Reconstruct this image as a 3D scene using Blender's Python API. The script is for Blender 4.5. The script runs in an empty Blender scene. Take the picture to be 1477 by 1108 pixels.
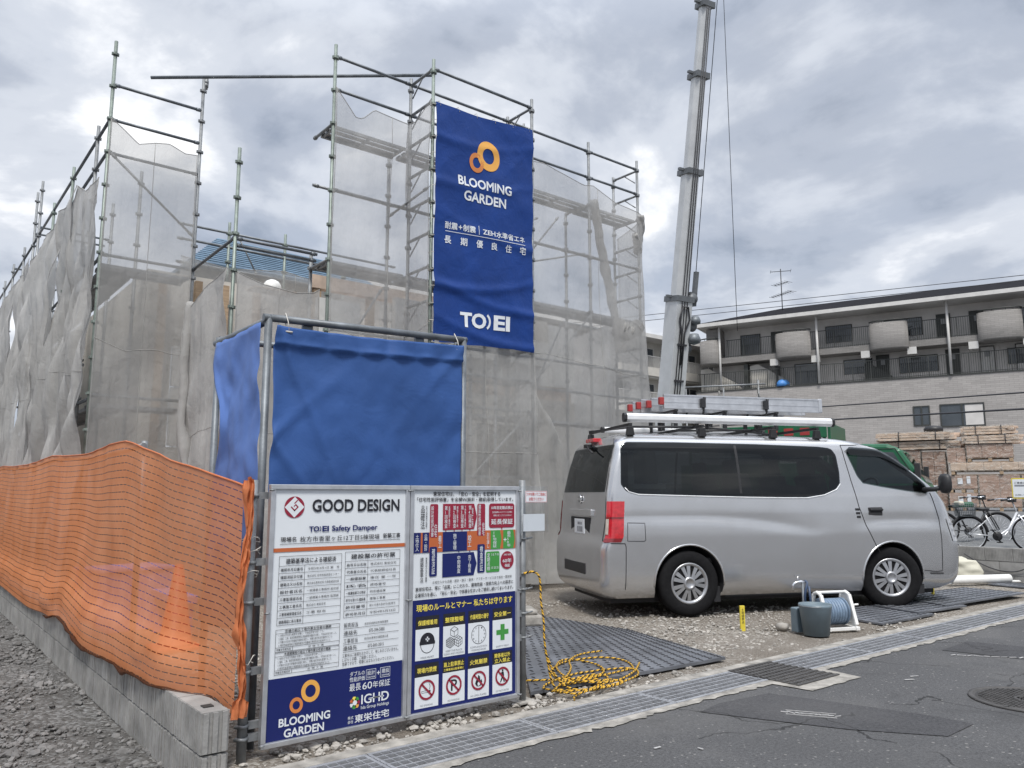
import bpy, bmesh, math, random
from math import sin, cos, pi, radians, sqrt, atan2, exp, floor
from mathutils import Vector, Matrix, noise

random.seed(7)
scene = bpy.context.scene
col = scene.collection

# ---------------------------------------------------------------- camera, world, sun, exposure
cam = bpy.data.cameras.new('camera')
cam.sensor_width = 36.0
cam.lens = 1130.0 / 1477.0 * 36.0
cam.clip_start = 0.05
cam.clip_end = 2000
cam_o = bpy.data.objects.new('camera', cam)
col.objects.link(cam_o)
cam_o.location = (0, 0, 1.3)
cam_o.rotation_euler = (radians(90 + 8.1), 0, radians(-38.7))
scene.camera = cam_o

SUN_EL, SUN_AZ = radians(58), radians(215)      # azimuth clockwise from +Y
world = bpy.data.worlds.new('World')
scene.world = world
world.use_nodes = True
wt = world.node_tree
wn, wl = wt.nodes, wt.links
wn.clear()
def wnode(t, **kw):
    n = wn.new(t)
    for k, v in kw.items():
        setattr(n, k, v)
    return n
def wmath(op, a, b=None, c=None, clamp=False):
    n = wnode('ShaderNodeMath', operation=op, use_clamp=clamp)
    for i, v in enumerate((a, b, c)):
        if v is None: continue
        if isinstance(v, (int, float)): n.inputs[i].default_value = v
        else: wl.new(v, n.inputs[i])
    return n.outputs[0]
tc = wnode('ShaderNodeTexCoord')
sep = wnode('ShaderNodeSeparateXYZ'); wl.new(tc.outputs['Generated'], sep.inputs[0])
zz = wmath('ADD', wmath('MAXIMUM', sep.outputs[2], 0.0), 0.28)
comb = wnode('ShaderNodeCombineXYZ')
wl.new(wmath('DIVIDE', sep.outputs[0], zz), comb.inputs[0])
wl.new(wmath('DIVIDE', sep.outputs[1], zz), comb.inputs[1])
def wnoise(scale, detail, rough, dist=0.0, off=(0, 0, 0)):
    mp = wnode('ShaderNodeMapping'); mp.inputs['Location'].default_value = off
    wl.new(comb.outputs[0], mp.inputs[0])
    n = wnode('ShaderNodeTexNoise')
    n.inputs['Scale'].default_value = scale; n.inputs['Detail'].default_value = detail
    n.inputs['Roughness'].default_value = rough; n.inputs['Distortion'].default_value = dist
    wl.new(mp.outputs[0], n.inputs['Vector'])
    return n.outputs['Fac']
def wramp(f, stops):
    r = wnode('ShaderNodeValToRGB'); r.color_ramp.interpolation = 'EASE'
    el = r.color_ramp.elements
    while len(el) < len(stops): el.new(0.5)
    for e, (p, c) in zip(el, stops):
        e.position = p; e.color = (*c, 1)
    wl.new(f, r.inputs[0])
    return r.outputs[0]
n1 = wnoise(1.7, 10, 0.56, 0.45, (3.1, 1.7, 0))
n2 = wnoise(4.2, 8, 0.55, 0.2, (0.4, 5.2, 0))
mixn = wmath('ADD', wmath('MULTIPLY', n1, 0.68), wmath('MULTIPLY', n2, 0.32))
clouds = wramp(mixn, [(0.36, (0.27, 0.305, 0.37)), (0.46, (0.40, 0.437, 0.51)), (0.545, (0.545, 0.58, 0.645)), (0.65, (0.92, 0.93, 0.95))])
sky = wnode('ShaderNodeTexSky', sky_type='NISHITA')
sky.sun_disc = False
sky.sun_elevation = SUN_EL
sky.sun_rotation = SUN_AZ
sky.air_density = 1.0; sky.dust_density = 2.0
# overcast skies are brighter towards the zenith
zen = wmath('ADD', 0.94, wmath('MULTIPLY', wmath('MAXIMUM', wmath('SUBTRACT', sep.outputs[2], 0.52), 0.0), 3.4))
cl = wnode('ShaderNodeVectorMath', operation='SCALE')
wl.new(clouds, cl.inputs[0]); wl.new(wmath('MULTIPLY', zen, 8.2), cl.inputs['Scale'])
mx = wnode('ShaderNodeMix', data_type='RGBA')
# a thin place in the cloud lets a little blue through
thin = wmath('MULTIPLY', wmath('SUBTRACT', 0.56, n1), 1.6, clamp=True)
wl.new(wmath('MULTIPLY', thin, 0.5), mx.inputs['Factor'])
wl.new(cl.outputs[0], mx.inputs['A']); wl.new(sky.outputs[0], mx.inputs['B'])
bg = wnode('ShaderNodeBackground'); bg.inputs['Strength'].default_value = 0.1
wl.new(mx.outputs['Result'], bg.inputs['Color'])
wo = wnode('ShaderNodeOutputWorld'); wl.new(bg.outputs[0], wo.inputs['Surface'])

sun = bpy.data.lights.new('sun', 'SUN')
sun.energy = 2.0; sun.angle = radians(14); sun.color = (1.0, 0.965, 0.91)
sun_o = bpy.data.objects.new('sun', sun); col.objects.link(sun_o)
sd = Vector((sin(SUN_AZ) * cos(SUN_EL), cos(SUN_AZ) * cos(SUN_EL), sin(SUN_EL)))
sun_o.rotation_euler = sd.to_track_quat('Z', 'Y').to_euler()
sun_o.location = sd * 40

scene.view_settings.view_transform = 'Standard'
scene.view_settings.look = 'None'
scene.view_settings.exposure = 0.75
scene.view_settings.gamma = 1.0
scene.cycles.transparent_max_bounces = 32
scene.cycles.max_bounces = 8

# ---------------------------------------------------------------- materials
class NT:
    def __init__(s, name):
        m = bpy.data.materials.new(name); m.use_nodes = True
        s.m = m; s.t = m.node_tree; s.t.nodes.clear()
        s.out = s.n('ShaderNodeOutputMaterial')
    def n(s, t, **kw):
        x = s.t.nodes.new(t)
        for k, v in kw.items(): setattr(x, k, v)
        return x
    def l(s, a, b): s.t.links.new(a, b)
    def math(s, op, a, b=None, c=None, clamp=False):
        x = s.n('ShaderNodeMath', operation=op, use_clamp=clamp)
        for i, v in enumerate((a, b, c)):
            if v is None: continue
            if isinstance(v, (int, float)): x.inputs[i].default_value = v
            else: s.l(v, x.inputs[i])
        return x.outputs[0]
    def noise(s, scale, detail=4, rough=0.55, coord='Object', vec=None, dist=0, mscale=None):
        if vec is None:
            vec = s.n('ShaderNodeTexCoord').outputs[coord]
        if mscale:
            mp = s.n('ShaderNodeMapping'); mp.inputs['Scale'].default_value = mscale
            s.l(vec, mp.inputs[0]); vec = mp.outputs[0]
        x = s.n('ShaderNodeTexNoise')
        x.inputs['Scale'].default_value = scale; x.inputs['Detail'].default_value = detail
        x.inputs['Roughness'].default_value = rough; x.inputs['Distortion'].default_value = dist
        s.l(vec, x.inputs['Vector'])
        return x.outputs['Fac']
    def ramp(s, f, stops, interp='LINEAR'):
        r = s.n('ShaderNodeValToRGB'); r.color_ramp.interpolation = interp
        el = r.color_ramp.elements
        while len(el) < len(stops): el.new(0.5)
        for e, (p, c) in zip(el, stops):
            e.position = p; e.color = (*c, 1) if len(c) == 3 else c
        s.l(f, r.inputs[0])
        return r.outputs[0]
    def mix(s, f, a, b, blend='MIX'):
        x = s.n('ShaderNodeMix', data_type='RGBA', blend_type=blend)
        for k, v in (('Factor', f), ('A', a), ('B', b)):
            i = [q for q in x.inputs if q.name == k and (q.type == 'RGBA' or k == 'Factor')][0]
            if isinstance(v, (int, float)): i.default_value = v
            elif isinstance(v, tuple): i.default_value = (*v, 1)
            else: s.l(v, i)
        return [q for q in x.outputs if q.type == 'RGBA'][0]
    def bump(s, h, strength=0.3, dist=0.01):
        b = s.n('ShaderNodeBump'); b.inputs['Strength'].default_value = strength
        b.inputs['Distance'].default_value = dist
        s.l(h, b.inputs['Height'])
        return b.outputs[0]
    def bsdf(s, color, rough=0.6, metal=0.0, normal=None, spec=0.5):
        p = s.n('ShaderNodeBsdfPrincipled')
        for k, v in (('Base Color', color), ('Roughness', rough), ('Metallic', metal), ('Specular IOR Level', spec)):
            if isinstance(v, (int, float)): p.inputs[k].default_value = v
            elif isinstance(v, tuple): p.inputs[k].default_value = (*v, 1)
            else: s.l(v, p.inputs[k])
        if normal is not None: s.l(normal, p.inputs['Normal'])
        return p
    def end(s, sh):
        s.l(sh.outputs[0] if hasattr(sh, 'outputs') else sh, s.out.inputs['Surface'])
        return s.m

def pm(name, c, rough=0.6, metal=0.0, var=0.15, scale=6.0, bump=0.0, bscale=40.0, spec=0.5, bdist=0.01, mscale=None):
    t = NT(name)
    lo = tuple(x * (1 - var) for x in c); hi = tuple(min(1, x * (1 + var)) for x in c)
    nf = t.noise(scale, 6, 0.6, mscale=mscale)
    colr = t.ramp(nf, [(0.3, lo), (0.7, hi)])
    nrm = t.bump(t.noise(bscale, 4, 0.6), bump, bdist) if bump else None
    r2 = t.math('ADD', rough - 0.06, t.math('MULTIPLY', nf, 0.12))
    return t.end(t.bsdf(colr, r2, metal, nrm, spec))

M = {}
M['galv'] = pm('galvanised_steel', (0.235, 0.245, 0.252), 0.5, 0.5, 0.3, 9, 0.1, 60)
M['galv_dark'] = pm('weathered_pipe', (0.15, 0.165, 0.18), 0.5, 0.4, 0.35, 7, 0.1, 60)
M['galv_green'] = pm('green_tinted_pipe', (0.20, 0.235, 0.212), 0.5, 0.4, 0.3, 8)
M['deck'] = pm('scaffold_deck', (0.30, 0.31, 0.32), 0.6, 0.5, 0.25, 8)
M['alu'] = pm('aluminium', (0.62, 0.63, 0.65), 0.38, 0.85, 0.12, 12)
M['alu_white'] = pm('brushed_aluminium', (0.78, 0.79, 0.80), 0.45, 0.35, 0.06, 12)
M['black'] = pm('black_plastic', (0.018, 0.018, 0.02), 0.5, 0, 0.2, 20)
M['rubber'] = pm('tyre_rubber', (0.012, 0.012, 0.013), 0.85, 0, 0.25, 30, 0.15, 90, spec=0.12)
M['matplastic'] = None
M['white'] = pm('white_panel', (0.66, 0.69, 0.72), 0.42, 0, 0.03, 3)
M['whiteplastic'] = pm('white_plastic', (0.72, 0.72, 0.70), 0.5, 0, 0.08, 8)
M['navy'] = pm('navy_print', (0.004, 0.011, 0.105), 0.4, 0, 0.06, 3)
M['ink'] = pm('black_print', (0.012, 0.012, 0.018), 0.5, 0, 0.05, 5)
M['greyink'] = pm('grey_print', (0.22, 0.23, 0.25), 0.5, 0, 0.05, 5)
M['red'] = pm('crimson_print', (0.26, 0.012, 0.035), 0.45, 0, 0.06, 4)
M['orangeprint'] = pm('orange_print', (0.46, 0.115, 0.035), 0.45, 0, 0.06, 4)
M['green'] = pm('green_print', (0.05, 0.26, 0.05), 0.45, 0, 0.06, 4)
M['yellow'] = pm('yellow_print', (0.80, 0.66, 0.10), 0.45, 0, 0.06, 4)
M['gold'] = pm('gold_print', (0.72, 0.36, 0.07), 0.5, 0, 0.08, 4)
M['goldorange'] = pm('amber_print', (0.58, 0.20, 0.05), 0.5, 0, 0.08, 4)
M['cloth_blue'] = None
M['concrete'] = pm('concrete', (0.27, 0.265, 0.255), 0.85, 0, 0.3, 5, 0.35, 60)
M['concrete_pale'] = pm('pale_concrete', (0.27, 0.255, 0.23), 0.9, 0, 0.5, 9, 0.4, 50)
M['steel'] = pm('grate_steel', (0.40, 0.41, 0.43), 0.42, 0.5, 0.2, 10)
M['iron'] = pm('cast_iron', (0.075, 0.072, 0.07), 0.65, 0.3, 0.3, 14, 0.2, 80)
M['dirt_dark'] = pm('dark_channel', (0.03, 0.028, 0.026), 0.9)  # near-black puts the dark of drain slots and block core into colour
M['timber'] = pm('timber', (0.36, 0.26, 0.17), 0.7, 0, 0.25, 5, 0.1, 60, mscale=(1, 1, 6))
M['timber_pale'] = pm('pale_timber', (0.55, 0.43, 0.34), 0.7, 0, 0.25, 4)
M['sheathing'] = pm('wall_sheathing', (0.50, 0.475, 0.43), 0.75, 0, 0.3, 1.5)
M['housewrap'] = pm('house_wrap', (0.62, 0.62, 0.60), 0.6, 0, 0.12, 3)
M['blueroof'] = pm('blue_sheet', (0.11, 0.175, 0.245), 0.6, 0, 0.25, 5, 0.3, 25)
M['glass_dark'] = None

def mix_shader(t, f, a, b):
    x = t.n('ShaderNodeMixShader')
    if isinstance(f, (int, float)): x.inputs[0].default_value = f
    else: t.l(f, x.inputs[0])
    t.l(a.outputs[0], x.inputs[1]); t.l(b.outputs[0], x.inputs[2])
    return x

def net_mat(name, c, dens, transl=0.4):
    """woven scaffold netting: a fine weave that lets part of the light through"""
    t = NT(name)
    nf = t.noise(1.3, 5, 0.6)
    colr = t.ramp(nf, [(0.3, tuple(x * 0.82 for x in c)), (0.7, tuple(x * 1.12 for x in c))])
    d = t.n('ShaderNodeBsdfDiffuse'); t.l(colr, d.inputs[0])
    tr = t.n('ShaderNodeBsdfTranslucent'); t.l(colr, tr.inputs[0])
    nrm = t.bump(t.math('ADD', t.math('MULTIPLY', t.noise(5, 5, 0.55, dist=0.5), 0.5), t.noise(2.2, 4, 0.5, mscale=(2.5, 2.5, 0.4))), 0.8, 0.05)
    t.l(nrm, d.inputs['Normal']); t.l(nrm, tr.inputs['Normal'])
    body = mix_shader(t, transl, d, tr)
    tp = t.n('ShaderNodeBsdfTransparent')
    # at a glancing view the threads close up
    lw = t.n('ShaderNodeLayerWeight'); lw.inputs['Blend'].default_value = 0.35
    f = t.math('ADD', dens, t.math('MULTIPLY', lw.outputs['Facing'], 0.22), clamp=True)
    f = t.math('ADD', f, t.math('MULTIPLY', t.math('SUBTRACT', t.noise(0.8, 4), 0.5), 0.18), clamp=True)
    return t.end(mix_shader(t, f, tp, body))
M['net'] = net_mat('grey_netting', (0.535, 0.53, 0.515), 0.56)
M['net_dense'] = net_mat('dense_netting', (0.53, 0.523, 0.508), 0.82)
M['net_thin'] = net_mat('thin_netting', (0.56, 0.555, 0.545), 0.48)

def cloth_mat(name, c, transl=0.25, bumps=0.35):
    t = NT(name)
    nf = t.noise(2.2, 5, 0.6)
    colr = t.ramp(nf, [(0.3, tuple(x * 0.86 for x in c)), (0.7, tuple(x * 1.10 for x in c))])
    nrm = t.bump(t.noise(5, 7, 0.6, dist=0.6), bumps, 0.03)
    p = t.bsdf(colr, 0.55, 0, nrm, 0.3)
    tr = t.n('ShaderNodeBsdfTranslucent'); t.l(colr, tr.inputs[0])
    return t.end(mix_shader(t, transl, p, tr))
M['tarp'] = cloth_mat('blue_tarpaulin', (0.045, 0.115, 0.335), 0.22, 0.25)
M['tarp_lit'] = cloth_mat('lit_blue_tarpaulin', (0.12, 0.215, 0.52), 0.2, 0.2)  # lighter than the front sheet: light through the cloth put into colour
M['banner'] = cloth_mat('navy_banner_cloth', (0.006, 0.040, 0.205), 0.05, 0.45)

def orange_mat():
    t = NT('orange_slit_net')
    uv = t.n('ShaderNodeTexCoord').outputs['UV']
    sp = t.n('ShaderNodeSeparateXYZ'); t.l(uv, sp.inputs[0])
    row = t.math('DIVIDE', sp.outputs[1], 0.050)
    fr = t.math('FRACT', row)
    idr = t.math('FLOOR', row)
    slit_v = t.math('LESS_THAN', fr, 0.13)
    u = t.math('ADD', t.math('DIVIDE', sp.outputs[0], 0.075), t.math('MULTIPLY', t.math('FRACT', t.math('MULTIPLY', idr, 0.37)), 1.0))
    slit_u = t.math('LESS_THAN', t.math('FRACT', u), 0.78)
    slit = t.math('MULTIPLY', slit_v, slit_u)
    nf = t.noise(3, 5, 0.6)
    colr = t.ramp(nf, [(0.3, (0.66, 0.24, 0.10)), (0.7, (0.78, 0.33, 0.165))])
    colr = t.mix(t.math('MULTIPLY', slit, 0.9), colr, (0.05, 0.02, 0.012))  # slits coloured dark: the dim interior behind them put into the colour
    d = t.n('ShaderNodeBsdfDiffuse'); t.l(colr, d.inputs[0])
    tr = t.n('ShaderNodeBsdfTranslucent'); t.l(colr, tr.inputs[0])
    wv = t.noise(140, 2, 0.5)
    nrm = t.bump(wv, 0.25, 0.004); t.l(nrm, d.inputs['Normal'])
    body = mix_shader(t, 0.35, d, tr)
    tp = t.n('ShaderNodeBsdfTransparent')
    dens = t.math('MULTIPLY', t.math('SUBTRACT', 1.0, t.math('MULTIPLY', slit, 0.25)), 0.86)
    return t.end(mix_shader(t, dens, tp, body))
M['orange_net'] = orange_mat()
M['orange_cloth'] = cloth_mat('orange_cloth', (0.66, 0.22, 0.09), 0.3, 0.4)

def glass_mat(name, tint, refl_rough=0.02, body=0.0):
    t = NT(name)
    tp = t.n('ShaderNodeBsdfTransparent'); tp.inputs[0].default_value = (*tint, 1)
    gl = t.n('ShaderNodeBsdfGlossy'); gl.inputs['Roughness'].default_value = refl_rough
    gl.inputs[0].default_value = (0.9, 0.93, 0.95, 1)
    fz = t.n('ShaderNodeFresnel'); fz.inputs[0].default_value = 1.5
    geo = t.n('ShaderNodeNewGeometry')
    f = t.math('MULTIPLY', fz.outputs[0], t.math('SUBTRACT', 1.0, geo.outputs['Backfacing']))
    return t.end(mix_shader(t, f, tp, gl))
M['privacy_glass'] = glass_mat('privacy_glass', (0.13, 0.145, 0.15))
M['car_glass'] = glass_mat('car_glass', (0.42, 0.47, 0.46))
M['window_glass'] = pm('window_glass', (0.06, 0.07, 0.08), 0.08, 0, 0.2, 1, 0, spec=0.8)
M['clear_plastic'] = glass_mat('clear_plastic', (0.97, 0.975, 0.98), 0.15)

def paint_mat():
    t = NT('silver_car_paint')
    nf = t.noise(900, 2, 0.5)
    colr = t.ramp(nf, [(0.3, (0.50, 0.503, 0.512)), (0.7, (0.60, 0.603, 0.612))])
    dirt_dark = t.noise(2.5, 6, 0.65)
    colr = t.mix(t.math('MULTIPLY', t.math('SUBTRACT', dirt_dark, 0.45, clamp=True), 0.5), colr, (0.30, 0.28, 0.25))
    p = t.bsdf(colr, 0.24, 0.78)
    p.inputs['Coat Weight'].default_value = 0.7
    p.inputs['Coat Roughness'].default_value = 0.06
    return t.end(p)
M['paint'] = paint_mat()
M['seam'] = pm('seam_shadow_gap', (0.02, 0.02, 0.022), 0.8)
M['interior'] = pm('van_interior', (0.07, 0.07, 0.075), 0.8)
M['seat_fabric'] = pm('seat_fabric', (0.12, 0.12, 0.125), 0.9)
M['hubcap'] = pm('silver_hubcap', (0.42, 0.425, 0.44), 0.35, 0.75, 0.08, 20)
def lamp_mat(name, c):
    t = NT(name)
    p = t.bsdf(t.ramp(t.noise(30, 2), [(0.3, tuple(x * .7 for x in c)), (0.7, c)]), 0.18, 0, None, 0.6)
    p.inputs['Coat Weight'].default_value = 1.0
    return t.end(p)
M['tail_red'] = lamp_mat('red_lens', (0.55, 0.012, 0.02))
M['tail_dark'] = lamp_mat('dark_red_lens', (0.22, 0.008, 0.012))
M['tail_clear'] = lamp_mat('clear_lens', (0.55, 0.50, 0.45))
M['head_clear'] = lamp_mat('headlight_lens', (0.42, 0.43, 0.45))
M['chrome'] = pm('chrome', (0.75, 0.76, 0.78), 0.18, 0.95, 0.05, 10)

def gravel_mat(name, c1, c2, c3, sc=55):
    t = NT(name)
    v = t.n('ShaderNodeTexVoronoi'); v.inputs['Scale'].default_value = sc
    oc = t.n('ShaderNodeTexCoord').outputs['Object']; t.l(oc, v.inputs['Vector'])
    sp = t.n('ShaderNodeSeparateColor'); t.l(v.outputs['Color'], sp.inputs[0])
    peb = t.ramp(sp.outputs[0], [(0.0, c1), (0.55, c2), (0.95, c3)])
    big = t.noise(0.9, 6, 0.62)
    fine = t.noise(130, 4, 0.7)
    mud = t.ramp(fine, [(0.3, tuple(x * 0.75 for x in c1)), (0.7, c2)])
    colr = t.mix(t.ramp(big, [(0.36, (0, 0, 0)), (0.58, (1, 1, 1))]), mud, peb)
    colr = t.mix(t.ramp(t.noise(0.35, 5, 0.6), [(0.35, (0.5, 0.5, 0.5)), (0.65, (0, 0, 0))]), colr, tuple(x * 0.8 for x in c1))
    h = t.math('ADD', t.math('MULTIPLY', v.outputs['Distance'], -0.8), t.math('MULTIPLY', fine, 0.5))
    return t.end(t.bsdf(colr, 0.92, 0, t.bump(h, 0.9, 0.02), 0.25))
M['site_gravel'] = gravel_mat('site_gravel', (0.16, 0.135, 0.108), (0.255, 0.23, 0.20), (0.46, 0.44, 0.40))
M['lot_gravel'] = gravel_mat('lot_gravel', (0.085, 0.08, 0.073), (0.16, 0.155, 0.148), (0.32, 0.32, 0.315), 45)

def asphalt_mat(name, c, speck=1.0):
    t = NT(name)
    oc = t.n('ShaderNodeTexCoord').outputs['Object']
    f = t.math('ADD', t.math('MULTIPLY', t.noise(150, 3, 0.75, vec=oc), 0.5), t.math('MULTIPLY', t.noise(55, 3, 0.7, vec=oc), 0.5))
    big = t.noise(0.7, 6, 0.6, vec=oc)
    base = t.ramp(f, [(0.36, tuple(x * 0.42 for x in c)), (0.64, tuple(x * 1.7 for x in c))])
    v = t.n('ShaderNodeTexVoronoi'); v.inputs['Scale'].default_value = 34; t.l(oc, v.inputs['Vector'])
    sp = t.n('ShaderNodeSeparateColor'); t.l(v.outputs['Color'], sp.inputs[0])
    dot = t.math('MULTIPLY', t.math('LESS_THAN', v.outputs['Distance'], t.math('MULTIPLY', sp.outputs[1], 0.30)), t.math('GREATER_THAN', sp.outputs[0], 0.62))
    base = t.mix(t.math('MULTIPLY', dot, 0.75 * speck), base, (0.33, 0.32, 0.30))
    base = t.mix(t.ramp(big, [(0.3, (0.45, 0.45, 0.45)), (0.65, (0, 0, 0))]), base, tuple(x * 0.75 for x in c))
    streak = t.noise(1.1, 6, 0.7, vec=oc, mscale=(0.3, 2.4, 1))
    base = t.mix(t.ramp(streak, [(0.52, (0, 0, 0)), (0.75, (0.35, 0.35, 0.35))]), base, tuple(min(1, x * 1.5) for x in c))
    wob = t.n('ShaderNodeVectorMath', operation='ADD'); t.l(oc, wob.inputs[0])
    nz = t.n('ShaderNodeTexNoise'); nz.inputs['Scale'].default_value = 2.3; nz.inputs['Detail'].default_value = 5; t.l(oc, nz.inputs['Vector'])
    sc_ = t.n('ShaderNodeVectorMath', operation='SCALE'); sc_.inputs['Scale'].default_value = 0.55; t.l(nz.outputs['Color'], sc_.inputs[0]); t.l(sc_.outputs[0], wob.inputs[1])
    ck = t.n('ShaderNodeTexVoronoi', feature='DISTANCE_TO_EDGE'); ck.inputs['Scale'].default_value = 0.55; t.l(wob.outputs[0], ck.inputs['Vector'])
    crack = t.math('MULTIPLY', t.math('LESS_THAN', ck.outputs['Distance'], 0.0042), t.math('GREATER_THAN', t.noise(0.8, 3, 0.5, vec=oc), 0.50))
    base = t.mix(t.math('MULTIPLY', crack, 0.8), base, (0.012, 0.012, 0.012))
    stain = t.noise(1.6, 5, 0.65, vec=oc, dist=0.8)
    base = t.mix(t.ramp(stain, [(0.56, (0, 0, 0)), (0.70, (0.55, 0.55, 0.55))]), base, tuple(x * 0.5 for x in c))
    dusty = t.noise(0.5, 6, 0.7, vec=oc)
    base = t.mix(t.ramp(dusty, [(0.50, (0, 0, 0)), (0.72, (0.5, 0.5, 0.5))]), base, (c[0] * 1.9, c[1] * 1.85, c[2] * 1.75))
    return t.end(t.bsdf(base, 0.85, 0, t.bump(f, 0.6, 0.006), 0.35))
M['asphalt'] = asphalt_mat('asphalt', (0.074, 0.074, 0.076), 0.75)
M['asphalt_patch'] = asphalt_mat('asphalt_patch', (0.052, 0.052, 0.055), 0.15)
M['terrace'] = asphalt_mat('parking_asphalt', (0.13, 0.135, 0.14), 0.3)
M['farground'] = pm('far_ground', (0.14, 0.135, 0.125), 0.9, 0, 0.3, 0.2)

def tile_mat(name, c, bw, bh, mortar=0.06, var=0.10):
    t = NT(name)
    uv = t.n('ShaderNodeTexCoord').outputs['UV']
    b = t.n('ShaderNodeTexBrick')
    b.inputs['Scale'].default_value = 1.0
    b.inputs['Brick Width'].default_value = bw; b.inputs['Row Height'].default_value = bh
    b.inputs['Mortar Size'].default_value = mortar * bh
    b.inputs['Color1'].default_value = (*[x * (1 - var) for x in c], 1)
    b.inputs['Color2'].default_value = (*[x * (1 + var) for x in c], 1)
    b.inputs['Mortar'].default_value = (*[x * 0.62 for x in c], 1)
    t.l(uv, b.inputs['Vector'])
    colr = t.mix(t.ramp(t.noise(0.35, 6, 0.65), [(0.4, (0, 0, 0)), (0.7, (0.4, 0.4, 0.4))]), b.outputs['Color'], tuple(x * 0.7 for x in c))
    return t.end(t.bsdf(colr, 0.7, 0, t.bump(b.outputs['Fac'], -0.3, 0.01), 0.3))
M['tile'] = tile_mat('beige_wall_tile', (0.375, 0.355, 0.34), 0.52, 0.13)
M['tile_upper'] = tile_mat('grey_beige_tile', (0.235, 0.225, 0.215), 0.45, 0.12)
M['wall_pale'] = pm('balcony_back_wall', (0.58, 0.56, 0.54), 0.8, 0, 0.1, 1)  # even pale base colour of the back wall and soffits
M['roofslate'] = pm('dark_roof_slate', (0.018, 0.018, 0.021), 0.9, 0, 0.25, 2, 0.3, 12, spec=0.05)
M['railbrown'] = pm('brown_railing', (0.04, 0.043, 0.04), 0.55, 0, 0.15, 3)
M['pipe_white'] = pm('white_downpipe', (0.58, 0.57, 0.55), 0.5, 0, 0.1, 2)
M['wall_cream'] = pm('cream_wall', (0.50, 0.48, 0.44), 0.8, 0, 0.12, 1)
M['wing_roof'] = pm('grey_roof_sheet', (0.28, 0.285, 0.29), 0.6, 0, 0.1, 0.6)
M['boom'] = pm('crane_boom_grey', (0.50, 0.515, 0.525), 0.4, 0.2, 0.12, 2)
M['boom_dark'] = pm('crane_boom_dark_grey', (0.13, 0.14, 0.15), 0.5, 0.2, 0.2, 4)  # darker grey of the collars, sheaves and brackets
M['cable'] = pm('dark_cable', (0.03, 0.03, 0.035), 0.6)
M['truck_green'] = pm('green_truck_paint', (0.010, 0.10, 0.045), 0.35, 0.05, 0.2, 3)
M['truck_red'] = pm('faded_red_paint', (0.30, 0.03, 0.03), 0.5)
M['cardboard'] = pm('cardboard', (0.37, 0.25, 0.20), 0.75, 0, 0.18, 4)
M['brownbrick'] = tile_mat('wrapped_brick', (0.30, 0.19, 0.145), 0.30, 0.10, 0.12, 0.22)
def wrap_mat():
    t = NT('stretch_wrap')
    tp = t.n('ShaderNodeBsdfTransparent'); tp.inputs[0].default_value = (0.93, 0.92, 0.90, 1)
    h = t.noise(6, 8, 0.65, dist=1.2, mscale=(1, 1, 2.2))
    p = t.bsdf((0.70, 0.66, 0.60), 0.22, 0, t.bump(h, 0.9, 0.05), 0.8)
    f = t.ramp(h, [(0.44, (0.05, 0.05, 0.05)), (0.72, (0.55, 0.55, 0.55))])
    return t.end(mix_shader(t, f, tp, p))
M['wrap'] = wrap_mat()
M['bucket'] = pm('blue_grey_plastic', (0.135, 0.18, 0.21), 0.42, 0, 0.12, 8)
M['hose'] = pm('pale_blue_hose', (0.15, 0.21, 0.29), 0.45, 0, 0.2, 20)
M['hose_dark'] = pm('dark_blue_hose', (0.03, 0.055, 0.11), 0.45)
M['stake'] = pm('yellow_stake', (0.62, 0.50, 0.05), 0.55, 0, 0.12, 12)
M['sack'] = cloth_mat('white_sack', (0.62, 0.60, 0.50), 0.1, 0.5)
M['purple'] = pm('violet_box', (0.34, 0.27, 0.55), 0.6)
M['cone'] = pm('orange_cone', (0.70, 0.10, 0.02), 0.5)
M['twine'] = pm('pale_twine', (0.55, 0.50, 0.40), 0.9)
M['cord_wire'] = pm('tie_wire', (0.5, 0.48, 0.44), 0.7)
def rope_mat():
    t = NT('yellow_black_rope')
    uv = t.n('ShaderNodeTexCoord').outputs['UV']
    sp = t.n('ShaderNodeSeparateXYZ'); t.l(uv, sp.inputs[0])
    f = t.math('FRACT', t.math('ADD', t.math('DIVIDE', sp.outputs[1], 0.05), sp.outputs[0]))
    c = t.ramp(f, [(0.0, (0.62, 0.36, 0.04)), (0.62, (0.70, 0.44, 0.06)), (0.63, (0.03, 0.028, 0.025)), (1.0, (0.03, 0.028, 0.025))], 'CONSTANT')
    tw = t.math('SINE', t.math('MULTIPLY', f, 12.566))
    return t.end(t.bsdf(c, 0.7, 0, t.bump(tw, 0.7, 0.004), 0.3))
M['rope'] = rope_mat()
M['matplastic'] = pm('dark_ground_plate', (0.12, 0.127, 0.142), 0.38, 0.1, 0.4, 2.5, 0.15, 70)
M['bike_silver'] = pm('silver_bike_frame', (0.62, 0.63, 0.65), 0.3, 0.4, 0.05, 5)
M['stone'] = pm('pale_stone', (0.34, 0.32, 0.29), 0.9, 0, 0.5, 4, 0.3, 60)
M['stone_dark'] = pm('grey_stone', (0.155, 0.15, 0.145), 0.9, 0, 0.6, 4, 0.3, 60)
M['paintwhite'] = pm('worn_white_marking', (0.36, 0.355, 0.35), 0.8, 0, 0.3, 25)
M['pinkred'] = pm('pink_red_print', (0.55, 0.06, 0.06), 0.5)
M['bluebag'] = pm('blue_sheet_cover', (0.06, 0.22, 0.55), 0.5)

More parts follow.
